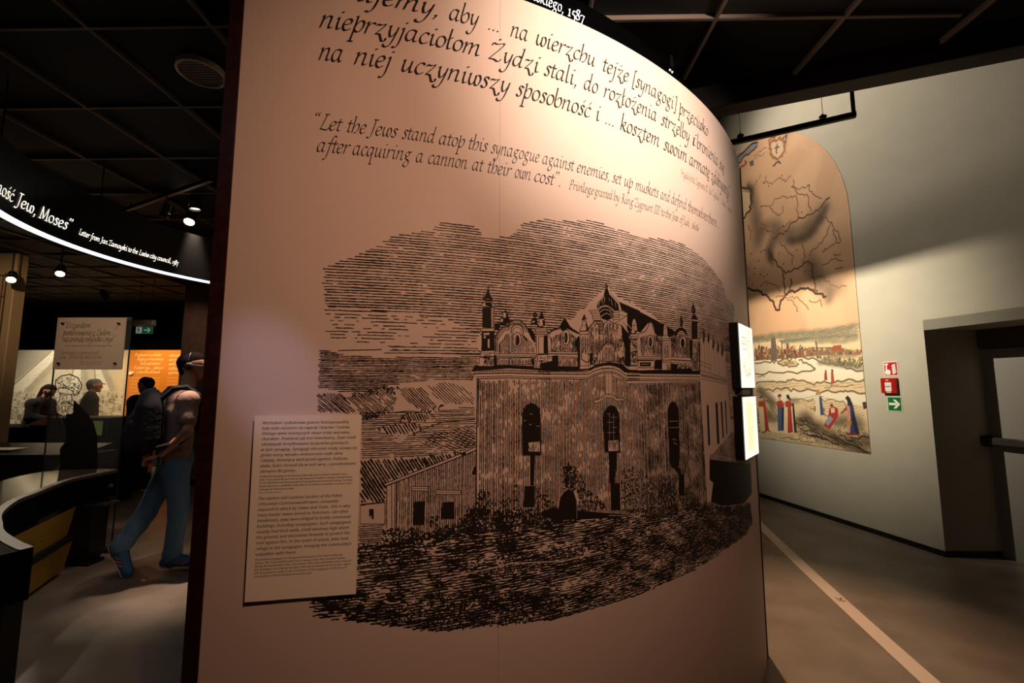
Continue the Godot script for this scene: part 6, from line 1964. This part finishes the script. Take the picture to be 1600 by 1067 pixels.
	"S 3.4|1438,1774 1468,1786 1487,1811 1494,1826 1505,1814 1524,1780 1561,1762", "P 2.4|1442,1772 1472,1782 1489,1805 1496,1818", "P 2.6|1497,1820 1509,1800 1522,1777", "S 2.4|1432,1758 1439,1741 1430,1715 1448,1689 1556,1692", "S 2.4|1558,1759 1551,1745 1559,1728 1551,1700", "P 2|1437,1695 1468,1688 1556,1696", "W|1479,1764 1491,1770 1505,1769 1513,1756 1511,1732 1500,1719 1482,1718 1476,1734", "O 2.4|1479,1764 1491,1770 1505,1769 1513,1756 1511,1732 1500,1719 1482,1718 1476,1734", "F|1504,1743 1502,1735 1499,1728 1495,1724 1490,1723 1486,1727 1484,1734 1483,1742 1485,1751 1488,1758 1492,1762 1497,1762 1501,1758 1503,1752", "P 1.6|1491,1756 1489,1736", "B 0.5|1529,1781 1560,1762 1555,1721 1532,1747", "S 2.4|1419,1681 1562,1686", "S 2|1419,1673 1562,1679", "S 3|1419,1668 1561,1673", "W|1420,1665 1499,1668 1512,1671 1517,1651 1501,1640 1422,1638", "O 2.4|1420,1665 1499,1668 1512,1671 1517,1651 1501,1640 1422,1638",
	"F|1428,1659 1492,1662 1491,1645 1428,1643", "P 1.8|1437,1652 1481,1654", "F|1517,1668 1561,1676 1559,1635 1510,1634", "F|1562,1759 1569,1760 1560,1632 1555,1632", "W|1590,1832 1605,1807 1607,1774 1577,1773 1580,1805", "O 2.2|1590,1832 1605,1807 1607,1774 1577,1773 1580,1805", "S 1.6|1580,1804 1605,1806", "S 1.8|1594,1824 1593,1778", "W|1572,1773 1612,1775 1623,1765 1567,1761", "O 2|1572,1773 1612,1775 1623,1765 1567,1761", "W|1567,1761 1623,1764 1620,1756 1569,1753", "O 2.2|1567,1761 1623,1764 1620,1756 1569,1753", "W|1570,1752 1617,1755 1613,1674 1566,1673", "O 2.2|1570,1752 1617,1755 1613,1674 1566,1673", "W|1578,1743 1608,1744 1605,1685 1576,1684", "O 2|1578,1743 1608,1744 1605,1685 1576,1684", "H 88 4 1.8 -0.3 0.6|1581,1741 1607,1743 1603,1687 1577,1686", "W|1562,1663 1620,1666 1618,1633 1560,1631", "O 2|1562,1663 1620,1666 1618,1633 1560,1631", "H 88 4 2 -0.1 0.6|1593,1663 1617,1664 1615,1634 1591,1633",
	"W|1563,1672 1617,1674 1617,1666 1563,1664", "O 2|1563,1672 1617,1674 1617,1666 1563,1664", "W|1628,1772 1656,1783 1752,1786 1787,1778 1773,1666 1621,1663", "H 88 4.2 2.8 -0.45 1.3|1629,1772 1656,1783 1752,1786 1784,1778 1773,1694 1624,1689", "F|1650,1778 1665,1802 1692,1817 1720,1820 1745,1808 1754,1786 1736,1792 1717,1806 1698,1804 1678,1792 1668,1778", "P 1.8|1678,1788 1694,1800 1714,1803 1736,1789", "F|1710,1875 1723,1846 1716,1822 1699,1821 1697,1844", "P 1.2|1706,1852 1702,1830", "W|1695,1771 1712,1781 1735,1778 1740,1760 1732,1734 1705,1725 1686,1738", "O 2.2|1695,1771 1712,1781 1735,1778 1740,1760 1732,1734 1705,1725 1686,1738", "F|1728,1752 1726,1742 1721,1735 1715,1730 1709,1730 1703,1734 1700,1741 1699,1750 1701,1759 1705,1767 1711,1771 1718,1772 1723,1768 1727,1761", "H 70 5 2.6 -0.1 1.2|1628,1770 1661,1769 1655,1726 1626,1724", "S 2.4|1623,1688 1773,1692", "P 2.2|1626,1684 1773,1687",
	"S 3|1622,1677 1775,1677", "W|1622,1675 1778,1675 1777,1666 1621,1664", "O 2|1622,1675 1778,1675 1777,1666 1621,1664", "F|1621,1661 1669,1659 1667,1638 1620,1635", "B 0.7|1669,1659 1788,1663 1786,1641 1667,1638", "F|1769,1762 1796,1778 1789,1674 1770,1688", "F|1812,1941 1836,1907 1823,1889 1805,1887 1795,1902", "P 1.2|1808,1907 1819,1903", "F|1809,1886 1830,1888 1854,1864 1788,1861", "F|1793,1853 1847,1859 1840,1779 1789,1777", "W|1847,1854 1863,1854 1856,1781 1840,1779", "O 2|1847,1854 1863,1854 1856,1781 1840,1779", "S 2.4|1853,1836 1850,1782", "W|1791,1774 1854,1779 1850,1766 1795,1763", "O 2.2|1791,1774 1854,1779 1850,1766 1795,1763", "W|1794,1762 1854,1766 1846,1635 1781,1633", "O 2.2|1794,1762 1854,1766 1846,1635 1781,1633", "H 88 4.2 3 -0.4 1.2|1797,1760 1848,1763 1838,1636 1787,1635", "F|1848,1759 1860,1760 1852,1624 1842,1631", "W|1865,1783 1933,1796 2147,1738 2139,1602 1855,1628",
	"F|1904,1835 1910,1812 1914,1799 1908,1775 1895,1759 1887,1777 1894,1807", "P 1.2|1898,1799 1902,1782", "S 2.2|1900,1767 1895,1640", "S 1.4|1877,1775 1872,1647", "F|1952,1829 1957,1806 1962,1793 1957,1779 1943,1762 1934,1781 1941,1801", "P 1.2|1944,1793 1950,1786", "S 2.2|1948,1770 1941,1630", "S 1.4|1923,1768 1916,1637", "F|2001,1805 2007,1781 2013,1768 2007,1752 1992,1735 1983,1755 1990,1776", "P 1.2|1994,1768 1999,1760", "S 2.2|1997,1744 1992,1619", "S 1.4|1970,1743 1965,1627", "F|2054,1788 2060,1764 2066,1750 2060,1739 2044,1722 2034,1742 2041,1758", "P 1.2|2045,1751 2052,1747", "S 2.2|2050,1731 2044,1613", "S 1.4|2020,1725 2015,1620", "F|2110,1789 2117,1765 2123,1751 2115,1726 2097,1709 2086,1729 2096,1759", "P 1.2|2100,1751 2106,1734", "S 2.2|2104,1717 2098,1605", "S 1.4|2073,1725 2067,1613", "S 2.2|1853,1680 1962,1662", "S 2.2|1854,1664 1956,1648", "S 2.6|1953,1661 1952,1630", "S 2.6|1857,1637 2139,1602",
	"S 2|1858,1617 2149,1590", "S 1.8|2130,1704 2133,1604", "W|401,1107 474,1105 585,1117 751,1132 868,1133 1108,1112 1404,1084 1636,1083 1860,1047 2460,961 2499,847 2333,823 2098,835 1648,815 1362,811 1138,812 1042,809 934,815 799,834 666,838 586,853 511,872 375,903 288,924 281,968 400,979", "H 0 7.6 4.6 -0.4 2.6|401,1107 474,1105 585,1117 751,1132 868,1133 1108,1112 1404,1084 1636,1083 1860,1047 2460,961 2499,847 2333,823 2098,835 1648,815 1362,811 1138,812 1042,809 934,815 799,834 666,838 586,853 511,872 375,903 288,924 281,968 400,979", "H 4 8.6 3.4 -0.12 3|401,1107 474,1105 585,1117 751,1132 868,1133 1108,1112 1404,1084 1636,1083 1860,1047 2460,961 2499,847 2333,823 2098,835 1648,815 1362,811 1138,812 1042,809 934,815 799,834 666,838 586,853 511,872 375,903 288,924 281,968 400,979", "H -58 9 2.6 0.12 2|401,1107 474,1105 585,1117 751,1132 868,1133 1108,1112 1404,1084 1636,1083 1860,1047 2460,961 2499,847 2333,823 2098,835 1648,815 1362,811 1138,812 1042,809 934,815 799,834 666,838 586,853 511,872 375,903 288,924 281,968 400,979",
	"B 0.5|401,1107 547,1113 662,1106 549,1044 403,1048", "B 0.55|551,936 784,941 1103,868 957,817 666,842 481,883", "B 0.6|1776,1040 2454,942 2499,847 2262,834 1813,851 1539,864", "B 0.4|663,1032 1106,1032 1402,1030 1546,981 1105,970 783,970", "H -8 9 5 -0.1 2|281,968 400,979 551,954 481,878 375,903 288,924", "S 2|1054,970 1185,965 1398,944", "P 3.4|644,988 868,1006 1054,986 1214,990", "B 1.1|472,1144 495,1148 540,1139 559,1143 595,1127 703,1152 732,1183 782,1187 782,1131 704,1099 595,1102 473,1107", "B 0.5|732,1183 757,1221 782,1243 782,1179", "B 0.55|606,1170 633,1176 634,1137 606,1139", "B 1.1|700,1171 737,1193 770,1180 837,1163 889,1174 955,1162 986,1148 1037,1153 1043,1109 973,1101 837,1107 701,1111", "B 0.4|753,1232 775,1251 808,1202 865,1213 883,1280 895,1168 754,1171", "B 0.45|949,1238 986,1213 1024,1176 1024,1144 949,1163", "B 0.7|1066,1294 1111,1291 1109,1206 1078,1221 1058,1206",
	"F|973,1152 1024,1165 1044,1152 1041,1116 973,1139", "B 0.7|1059,1295 1086,1304 1134,1255 1154,1208 1227,1160 1242,1129 1124,1138 1112,1201 1058,1239", "B 0.4|1318,1262 1396,1267 1506,1181 1613,1194 1640,1085 1354,1102 1310,1144", "B 0.8|1309,1120 1501,1093 1629,1093 1634,1054 1461,1062", "B 0.5|1519,1205 1583,1217 1645,1124 1721,1161 1795,1075 1851,1051 1820,1036 1513,1092", "B 1|1679,1099 1852,1058 1900,1065 2018,1019 2304,969 2475,952 2473,867 1880,1032 1688,1058", "B 1.2|846,1165 875,1170 882,1035 842,1040", "B 1.2|812,1169 838,1170 834,1040 817,1047",
]
# baseline (mm above the floor), x-height, weight, then each word with its start and end along the board (mm)
const QUOTES := [
	[2819, 44, 1, ["ujemy,", 334, 609], ["aby", 638, 744], ["…", 777, 827], ["na", 861, 934], ["wierzchu", 960, 1234], ["tejże", 1267, 1414], ["[synagogi]", 1433, 1740], ["przeciwko", 1762, 2060]],
	[2708, 44, 1, ["nieprzyjaciołom", 226, 752], ["Żydzi", 777, 978], ["stali,", 996, 1145], ["do", 1172, 1244], ["rozłożenia", 1270, 1588], ["strzelby", 1616, 1850], ["i", 1868, 1912], ["bronienia", 1919, 2178], ["się", 2197, 2282]],
	[2596, 44, 1, ["na", 229, 306], ["niej", 336, 455], ["uczyniwszy", 481, 861], ["sposobność", 883, 1204], ["i", 1226, 1251], ["…", 1274, 1331], ["kosztem", 1355, 1600], ["swoim", 1627, 1817], ["armatę", 1835, 2051], ["zdobywszy”", 2067, 2375]],
	[2363, 32, 0.85, ["“Let", 220, 309], ["the", 323, 383], ["Jews", 389, 479], ["stand", 493, 600], ["atop", 611, 699], ["this", 710, 779], ["synagogue", 791, 975], ["against", 986, 1122], ["enemies,", 1133, 1293], ["set", 1306, 1354], ["up", 1368, 1419], ["muskets", 1433, 1578], ["and", 1591, 1660], ["defend", 1669, 1793], ["themselves", 1804, 2002], ["there…", 2009, 2148]],
	[2290, 32, 0.85, ["after", 237, 335], ["acquiring", 343, 525], ["a", 538, 564], ["cannon", 577, 710], ["at", 724, 764], ["their", 777, 866], ["own", 878, 942], ["cost”.", 952, 1065]],
	[2290, 23, 0.85, ["Privilege", 1098, 1212], ["granted", 1215, 1304], ["by", 1311, 1341], ["King", 1351, 1419], ["Zygmunt", 1423, 1536], ["III", 1545, 1583], ["to", 1592, 1618], ["the", 1623, 1665], ["Jews", 1669, 1719], ["of", 1729, 1755], ["Łuck,", 1760, 1815], ["1626", 1832, 1899]],
	[2515, 22, 0.8, ["Przywilej", 1756, 1828], ["króla", 1834, 1882], ["Zygmunta", 1888, 1989], ["III", 1996, 2018], ["dla", 2034, 2065], ["Żydów", 2073, 2160], ["z", 2169, 2179], ["Łucka,", 2199, 2284], ["1626", 2308, 2386]],
]
const MAP_PRINT := [
	"D 260 c89a78 .5|1663,4571 1819,4472 1827,4321 1738,4210", "D 190 5c4c3c .85|1876,4588 1905,4464 1916,4313 1966,4119 1989,3939 1994,3768 1948,3656", "D 170 5c4c3c .85|2076,3874 2250,3829 2376,3729", "D 210 5c4c3c .85|2321,3669 2468,3657 2618,3591 2764,3572 2909,3623 3024,3699 3124,3801", "D 130 5c4c3c .85|2268,3633 2174,3542 2198,3399", "D 190 5c4c3c .85|2858,3167 2874,3030 2939,2848 3048,2753 3146,2731 3242,2732", "D 100 5c4c3c .85|3062,2681 3059,2579", "D 90 46392c .9|2521,3535 2669,3485 2815,3498 2932,3566 3048,3678 3124,3801", "D 80 46392c .85|2172,3515 2186,3388 2241,3305", "D 60 46392c .85|1831,4630 1910,4534 1888,4354", "F d2b08c|1675,4612 1854,4510 1864,4247 1682,4172", "S 28 402c1e|1710,3079 1821,3012 1931,2974 2034,2897 2132,2796 2197,2756 2222,2646 2287,2630 2312,2734 2398,2807 2465,2845 2585,2826 2704,2842 2813,2793 2889,2729 3015,2668", "S 28 402c1e|1694,4168 1839,4228 1883,4385 1894,4521 1712,4664",
	"S 18 5a3f2c|2170,3488 2246,3358 2335,3226 2424,3119 2549,3117 2670,3134 2816,3162 2866,3100 2838,3028 2873,2863 2890,2736", "S 18 5a3f2c|2269,3646 2470,3683 2631,3753 2838,3773 3002,3761 3115,3852 3166,3854", "S 18 5a3f2c|2397,2795 2396,2975 2393,3132", "S 18 5a3f2c|2494,2826 2508,3000", "S 12 7a5a42|2073,4201 2238,4121 2348,4206 2478,4176 2628,4089 2690,4100", "S 12 7a5a42|2238,4121 2299,4015 2386,3936 2461,3976 2454,4045", "S 12 7a5a42|2689,4088 2694,3780", "S 12 7a5a42|2610,4248 2777,4074 2859,4023 2896,3794", "S 12 7a5a42|2870,4158 2941,4001 3067,3897", "S 12 7a5a42|2131,4555 2298,4426 2436,4469 2525,4367 2623,4399", "S 12 7a5a42|2663,4327 2655,4227 2726,4169 2897,4140", "S 12 7a5a42|3062,3680 3166,3550 3266,3285 3116,3261 3011,3229", "S 12 7a5a42|3166,3550 3020,3344 2853,3277 2822,3233", "S 12 7a5a42|3170,3455 3219,3301", "S 12 7a5a42|2574,3800 2476,3759 2346,3767", "S 12 7a5a42|2364,3574 2480,3419 2580,3311 2555,3191",
	"S 12 7a5a42|2723,3417 2757,3307 2731,3167", "S 12 7a5a42|2997,3068 3152,3093 3269,3048", "S 12 7a5a42|3157,3149 3252,3127", "S 12 7a5a42|3167,2975 3263,2972", "S 12 7a5a42|1768,3324 1697,3430", "S 12 7a5a42|1954,3024 2085,3089 2249,2984 2340,2884", "S 12 7a5a42|2236,2815 2397,2795 2541,2653 2593,2556", "S 12 7a5a42|2458,2769 2608,2739 2714,2620 2751,2549", "S 12 7a5a42|2775,2669 2880,2620 2936,2649 2954,2553", "S 12 7a5a42|1963,4568 2024,4612 2008,4649", "S 12 7a5a42|2164,4517 2207,4609", "S 12 7a5a42|2062,4622 2096,4677", "S 12 7a5a42|2882,2968 2985,2919 3079,2815 3172,2748 3289,2732", "S 12 7a5a42|1783,4016 1853,3903 1804,3775", "S 12 7a5a42|2048,3974 2144,3827 2275,3725", "F 4a2c22|2059,4207 2074,4215 2087,4195 2072,4187", "F 4a2c22|2222,4444 2237,4452 2249,4432 2235,4425", "F 4a2c22|2467,4481 2480,4488 2492,4469 2478,4462", "F 4a2c22|2638,4240 2650,4247 2661,4230 2648,4222", "F 4a2c22|2746,3842 2758,3850 2769,3833 2756,3826",
	"F 4a2c22|2432,3775 2446,3783 2457,3766 2444,3758", "F 4a2c22|2146,3798 2161,3807 2173,3789 2158,3780", "F 4a2c22|2044,3877 2059,3885 2072,3867 2057,3858", "F 4a2c22|2331,3412 2345,3421 2356,3404 2343,3395", "F 4a2c22|2627,3372 2640,3381 2650,3365 2638,3356", "F 4a2c22|2396,3248 2410,3258 2421,3241 2407,3232", "F 4a2c22|1858,3328 1874,3338 1888,3320 1872,3311", "F 4a2c22|1844,3247 1860,3257 1874,3239 1858,3229", "F 4a2c22|1972,3214 1988,3224 2001,3207 1986,3197", "F 4a2c22|2023,3165 2039,3175 2052,3158 2036,3148", "F 4a2c22|2096,3177 2111,3187 2124,3170 2109,3160", "F 4a2c22|1794,3100 1810,3111 1824,3093 1808,3083", "F 4a2c22|2067,3039 2082,3049 2095,3033 2080,3023", "F 4a2c22|2733,3053 2745,3062 2755,3047 2743,3038", "F 4a2c22|2506,3011 2519,3020 2530,3005 2517,2995", "F 4a2c22|2393,3093 2407,3102 2418,3087 2404,3077", "F 4a2c22|1811,3570 1827,3580 1842,3561 1825,3552", "F 4a2c22|1945,3423 1960,3432 1974,3414 1958,3405",
	"F 4a2c22|1998,3541 2014,3551 2027,3533 2012,3523", "F 4a2c22|2044,3555 2059,3564 2072,3546 2057,3537", "F 4a2c22|2089,3541 2104,3550 2117,3532 2102,3523", "F 8d8c8c|1626,5187 1918,5231 2016,5235 2107,5191 2065,5128 1949,5119 1641,5096", "S 30 3a3c48|1635,5183 1918,5225 2070,5192", "S 26 5a3a30|1644,5088 1949,5119 2066,5142", "S 26 9a4034|1644,4971 1722,4999 1827,4990 1800,5049", "F 5a5a55|1891,4986 1976,4971 1977,4883 1901,4907", "F d8b894|2295,5041 2383,5060 2543,4980 2566,4860 2508,4743 2393,4764 2306,4880", "S 34 9a6a45|2295,5041 2383,5060 2543,4980 2566,4860 2508,4743 2393,4764 2306,4880 2295,5041", "S 20 5a5058|2436,4960 2419,4832", "S 20 5a5058|2393,4929 2464,4895", "S 22 4a3c36|2339,4682 2429,4704 2468,4656", "S 22 8a4a3a|2280,5077 2336,5115 2419,5081", "S 20 55504a|2543,4980 2615,4992 2584,4889", "S 14 8a7060|1980,5028 2240,5015", "S 14 8a7060|1996,4975 2200,4966", "F e2c79c|1710,2301 2249,2301 2844,2260 3232,2259 3391,2283 3423,837 3112,857 2373,834 1768,822",
	"F eee0c4|1757,1963 2511,1946 2817,1931 3397,1767 3395,1648 2952,1621 2488,1658 1774,1623", "F eee0c4|1745,1434 2431,1532 2783,1525 3407,1497 3403,1355 3049,1408 2467,1410 2173,1363", "D 70 77705e .95|1738,2276 2248,2281 2716,2254 3024,2238 3230,2242 3381,2263", "D 60 7c7460 .95|2316,2194 2666,2182 2919,2173 3151,2167 3380,2157", "D 50 8a8068 .95|2833,2131 3014,2127 3182,2099 3377,2117", "D 110 5a4c3a .95|1782,1539 1918,1478 2045,1379 2117,1302", "D 120 6a5a44 .95|1779,1143 1895,1191 2052,1140 2129,1126", "D 130 4a3c2c .95|2493,1169 2627,1178 2747,1098 2902,1025 3049,973 3222,912 3386,870", "D 110 6f6048 .95|2990,1151 3143,1212 3298,1191 3373,1102", "D 110 4a3c2c .95|3366,1023 3404,904", "D 60 8a7a60 .95|2489,1392 2324,1387", "D 60 6c6a50 .95|2854,1879 2992,1862 3122,1830 3266,1822 3382,1784", "D 60 857456 .95|2980,1950 3205,1942 3379,1946", "F 7d7c68|2242,2208 2755,2198 2665,2164 2289,2167",
	"F 8a6a50|1769,2112 2104,2114 2474,2063 2828,2063 3103,2044 3397,1957 3394,1928 3095,1954 2819,1956 2512,1951 1757,1959", "C 0|1771,2133 2522,2083 2512,1951 1757,1959", "C 1|2522,2078 3399,1976 3411,1927 2818,1944 2512,1955", "C 2|2818,1944 3407,1879 3406,1767 2815,1908", "F 6f5f55|2076,1934 2105,2251 2148,2271 2183,2247 2197,2096 2181,1933", "S 14 4a3a34|2275,1932 2295,2187", "S 16 5a4a40|2583,1988 2598,2114", "S 20 55504c|2829,2024 2825,2136", "F a05038|3046,2006 3059,2060 3169,2060 3169,1995", "F cdb68c|2192,1907 2295,1934 2509,1921 2551,1868 2456,1841 2263,1850", "S 16 6a5a48|2191,1901 2288,1856 2456,1841 2550,1866", "F a98a60|2293,1915 2462,1909 2482,1872 2315,1875", "S 20 7a6a50|1768,1916 2062,1914 2244,1930 2511,1944", "S 20 7a6a50|1765,1767 2206,1767 2588,1771 2788,1789 2725,1846 2555,1918", "S 20 7a6a50|1765,1619 1987,1652 2271,1642 2488,1658 2706,1618 2952,1622 3179,1643 3404,1651",
	"S 20 7a6a50|1812,1556 2031,1536 2264,1550 2477,1528 2782,1521 3057,1506 3204,1517 3408,1503", "S 20 7a6a50|2536,1963 2815,1913 3084,1823 3396,1751", "S 13 8a7658|2168,1304 2421,1409 2732,1417", "S 13 8a7658|2781,1507 2856,1420 3049,1408 3260,1349", "S 13 8a7658|1797,1728 1937,1720", "S 13 8a7658|2680,1307 2843,1262 2918,1215", "S 13 8a7658|3142,999 3265,1004 3414,1013", "S 13 8a7658|2134,882 2424,886 2688,889", "S 13 8a7658|1896,1201 2078,1142", "S 13 8a7658|1884,1395 1990,1358 2090,1281", "S 13 8a7658|2907,1560 3064,1586 3281,1593", "S 16 3c2f22|2442,1110 2743,1045", "S 16 3c2f22|2505,1041 2819,982", "S 16 3c2f22|2545,990 2895,939", "S 16 3c2f22|2652,965 3044,906", "S 16 3c2f22|2822,1017 3153,919", "S 16 3c2f22|2974,965 3288,880", "S 16 3c2f22|3052,1006 3325,925", "S 16 3c2f22|3174,954 3400,857", "S 16 3c2f22|1763,935 1984,946", "S 16 3c2f22|1744,1058 1880,1007", "S 16 3c2f22|2492,1151 2665,1127",
	"H -28 17 8 3c2f22|2402,1182 2671,1199 2826,1070 3015,1002 3240,914 3415,841 3350,837 3112,857 2811,886 2475,947 2344,1046", "H -52 20 8 4a3c2c|1755,1560 1918,1478 2070,1360 2164,1245 2153,1108 1994,1076 1734,932", "H 38 20 8 5a4a34|2990,1151 3143,1212 3298,1191 3415,1028 3407,935 3244,962 3054,1023", "H 8 22 8 6a664e|1725,2299 2249,2301 2845,2266 3391,2283 3387,2132 2918,2167 2316,2200 1748,2221", "H 5 30 6 a08a64|1774,1623 2271,1648 2706,1614 2952,1621 3404,1647 3412,1560 2947,1560 2189,1560", "H -6 22 7 7a6a4c|1777,936 2383,956 2811,886 3112,857 2373,834 1768,822", "H 12 30 6 a58f68|2490,1411 2780,1489 3049,1408 3362,1353 3385,1244 3036,1256 2677,1271", "H 60 26 9 5c5a40|2817,1935 3406,1871 3406,1767 3085,1831", "F a4402c|2919,1749 2948,1755 2951,1655 2907,1651", "F b05038|3006,1749 3037,1755 3044,1615 2998,1615", "F 3c3028|3012,1776 3031,1783 3041,1758 3014,1752", "F 5a4030|2930,1776 2946,1779 2948,1755 2928,1752",
	"F d9c49a|1790,1347 1923,1366 1945,1194 1964,964 1797,934 1785,1143", "F a53a2c|1883,1313 1929,1339 1964,964 1892,951", "F a5452f|1791,1362 1924,1380 1925,1294 1791,1289", "F c79a7a|1815,1418 1864,1432 1871,1374 1819,1363", "F 6a3a2a|1826,1439 1872,1453 1880,1420 1817,1406", "F 4a5a78|2142,1293 2258,1304 2227,982 2126,973", "F aa3c30|2127,1362 2175,1387 2241,1389 2264,1308 2142,1287", "F d0a280|2169,1438 2215,1443 2216,1388 2170,1383", "F 7a3a2c|2161,1465 2213,1482 2230,1447 2163,1430", "F 2e3040|2212,1287 2258,1298 2227,982 2197,980", "F dcc8a4|2286,1367 2399,1380 2427,975 2249,946 2285,1213", "F ab382c|2321,1291 2375,1313 2381,978 2294,962", "F aa4034|2286,1376 2368,1398 2410,1333 2345,1292 2281,1309", "F 2c2824|2399,1370 2426,1356 2441,980 2403,969", "F c99c7c|2322,1429 2361,1434 2362,1388 2323,1383", "F 2a2420|2310,1460 2345,1476 2391,1389 2354,1407 2317,1425", "F e6d6b4|2770,1467 2840,1476 2840,1227 2749,1218",
	"F 3e4f78|2818,1454 2851,1462 2868,1232 2819,1226", "F 8a6a44|2735,1328 2758,1328 2754,1275 2731,1274", "F 8a6a44|2859,1315 2887,1316 2884,1278 2856,1277", "F b88a58|2783,1533 2825,1542 2845,1479 2770,1471", "F a8352b|2950,1319 3024,1339 3063,1314 3056,1223 2928,1062 2853,1103 2916,1194", "F 8c94a0|2878,1160 2950,1230 2993,1194 2908,1101", "F d8c0a0|2969,1320 3019,1326 3019,1272 2968,1260", "F 8a4434|2960,1368 2993,1376 3009,1339 2966,1327", "F 2f3c60|3187,1403 3249,1389 3271,1237 3308,1039 3180,1029 3183,1231", "F c98a7c|3157,1345 3212,1360 3215,1233 3193,1053 3151,1056 3176,1231", "F a8483a|3089,1267 3168,1345 3179,1310 3103,1256", "F 2a2624|3179,1428 3162,1441 3197,1474 3226,1442 3248,1378 3218,1347 3200,1379", "F a8842f|3154,1180 3222,1185 3210,1132 3157,1128", "F 1e2438|3245,1332 3308,1039 3263,1031 3226,1202", "F 7a2c24|3146,1049 3306,1052 3307,1030 3141,1025", "S 16 3a3024|3195,997 3422,1011",
	"F 44382a|3366,1401 3408,1410 3413,1340 3376,1322",
]
const FIGURE_PRINT := [
	"F|236,1446 315,1373 393,1302 459,1214 503,1095 541,764 566,343 218,343 151,970 203,1040 175,1302 243,1308", "S 10.5|40,1553 40,1638 90,1678 174,1694 257,1660 303,1588 280,1503 242,1486", "S 9|42,1539 102,1563 160,1557 215,1529 242,1486", "S 7.5|70,1543 99,1489 96,1432 78,1390", "S 7.5|201,1503 222,1446 217,1418", "S 6|151,1506 170,1458 146,1446", "S 7.5|97,1500 137,1506", "S 7.5|166,1497 201,1495", "S 6|108,1480 131,1483", "S 9|118,1418 159,1432 204,1412", "S 7.5|86,1376 119,1404 161,1412 212,1404 259,1361", "S 5.2|92,1652 106,1664", "S 6.4|137,1568 166,1574", "S 4.5|160,1634 173,1641", "S 6.4|251,1577 280,1585", "S 6.2|114,1598 147,1580", "S 6.0|65,1600 88,1608", "S 6.8|144,1654 176,1647", "S 5.7|115,1569 149,1552", "S 5.8|155,1620 176,1628", "S 4.1|115,1579 129,1570", "S 5.4|107,1608 129,1585", "S 4.6|87,1620 113,1624", "S 5.0|126,1586 152,1567", "S 4.7|63,1656 93,1648", "S 4.5|95,1629 116,1641",
	"S 6.9|202,1571 232,1549", "S 6.9|47,1633 76,1632", "S 6.5|252,1599 270,1606", "S 5.1|138,1649 172,1651", "S 5.1|85,1582 102,1593", "S 4.6|259,1619 270,1631", "S 4.4|84,1593 97,1589", "S 4.4|105,1560 130,1546", "S 5.4|140,1561 157,1560", "S 4.7|53,1619 86,1603", "S 4.8|149,1659 165,1666", "S 4.4|100,1573 115,1553", "S 5.2|174,1561 207,1551", "S 5.5|220,1586 233,1593", "S 6.8|240,1570 260,1560", "S 6.4|221,1597 246,1587", "S 6.8|192,1635 225,1647", "S 6.0|262,1564 276,1545", "S 6.0|78,1563 90,1571", "S 6.2|185,1604 217,1610", "S 4.0|51,1568 81,1578", "S 6.6|225,1582 251,1564", "S 5.0|91,1594 125,1579", "S 4.1|148,1609 162,1601", "S 5.8|156,1574 170,1575", "S 4.0|213,1609 245,1592", "S 5.1|64,1607 94,1610", "S 6.9|96,1613 109,1623", "S 5.5|185,1572 208,1554", "S 6.6|210,1656 226,1659", "S 5|277,1569 264,1556", "S 5|278,1597 282,1577", "S 5|239,1555 224,1530", "S 5|210,1581 203,1562", "S 5|268,1562 274,1548",
	"S 5|278,1576 267,1545", "S 5|264,1540 255,1524", "S 5|284,1564 268,1548", "S 5|284,1527 276,1509", "S 5|226,1529 225,1505", "S 5|217,1608 222,1581", "S 5|230,1514 229,1493", "S 5|241,1546 246,1528", "S 5|283,1596 273,1580", "S 5|230,1614 238,1584", "S 5|281,1526 269,1495", "S 5|225,1550 220,1529", "S 5|290,1530 271,1519", "S 5|266,1540 254,1517", "S 5|276,1582 259,1565", "S 5|264,1515 253,1499", "S 5|228,1580 221,1548", "S 7.3|239,1315 239,1287 245,1256", "S 4.7|91,1313 77,1285 94,1254", "S 5.5|160,1249 166,1220 167,1190", "S 4.3|257,1264 248,1236 261,1206", "S 6.4|271,1182 288,1154 280,1123", "S 4.9|90,1386 85,1358 94,1327", "S 4.6|258,1203 270,1175 266,1145", "S 4.7|77,1338 95,1310 86,1279", "S 7.8|220,1251 224,1223 226,1193", "S 4.4|88,1287 80,1259 92,1228", "S 4.2|27,1334 18,1306 31,1275", "S 6.8|259,1341 276,1312 268,1281", "S 7.5|205,1257 223,1229 214,1198", "S 6.9|200,1279 209,1251 207,1220",
	"S 7.4|158,1292 149,1264 162,1233", "S 7.5|131,1391 123,1363 135,1332", "S 7.4|84,1317 93,1289 91,1258", "S 4.1|101,1318 101,1290 107,1259", "S 4.6|225,1402 244,1374 234,1343", "S 4.9|71,1213 85,1185 79,1154", "S 4.7|158,1298 168,1270 165,1239", "S 7.7|236,1180 246,1152 243,1121", "S 7.3|248,1320 263,1292 257,1261", "S 7.6|157,1382 164,1354 164,1323", "S 6.4|102,1259 118,1231 111,1200", "S 7.4|37,1262 31,1234 41,1204", "S 6.5|180,1336 196,1308 189,1277", "S 7.6|114,1217 131,1189 123,1158", "S 6.4|242,1256 251,1228 249,1198", "S 4.3|163,1182 161,1154 169,1123", "S 6.4|197,1293 201,1265 203,1234", "S 7.1|77,1361 66,1333 81,1302", "S 7.9|249,1248 238,1220 252,1189", "S 7.4|224,1290 210,1262 227,1231", "S 6.9|178,1265 164,1237 181,1206", "S 5.4|32,1297 23,1269 36,1238", "S 5.2|245,1236 259,1208 254,1177", "S 5.6|121,1269 108,1241 124,1210", "S 5.2|266,1235 281,1207 275,1176", "S 5.7|198,1227 208,1199 206,1168",

]
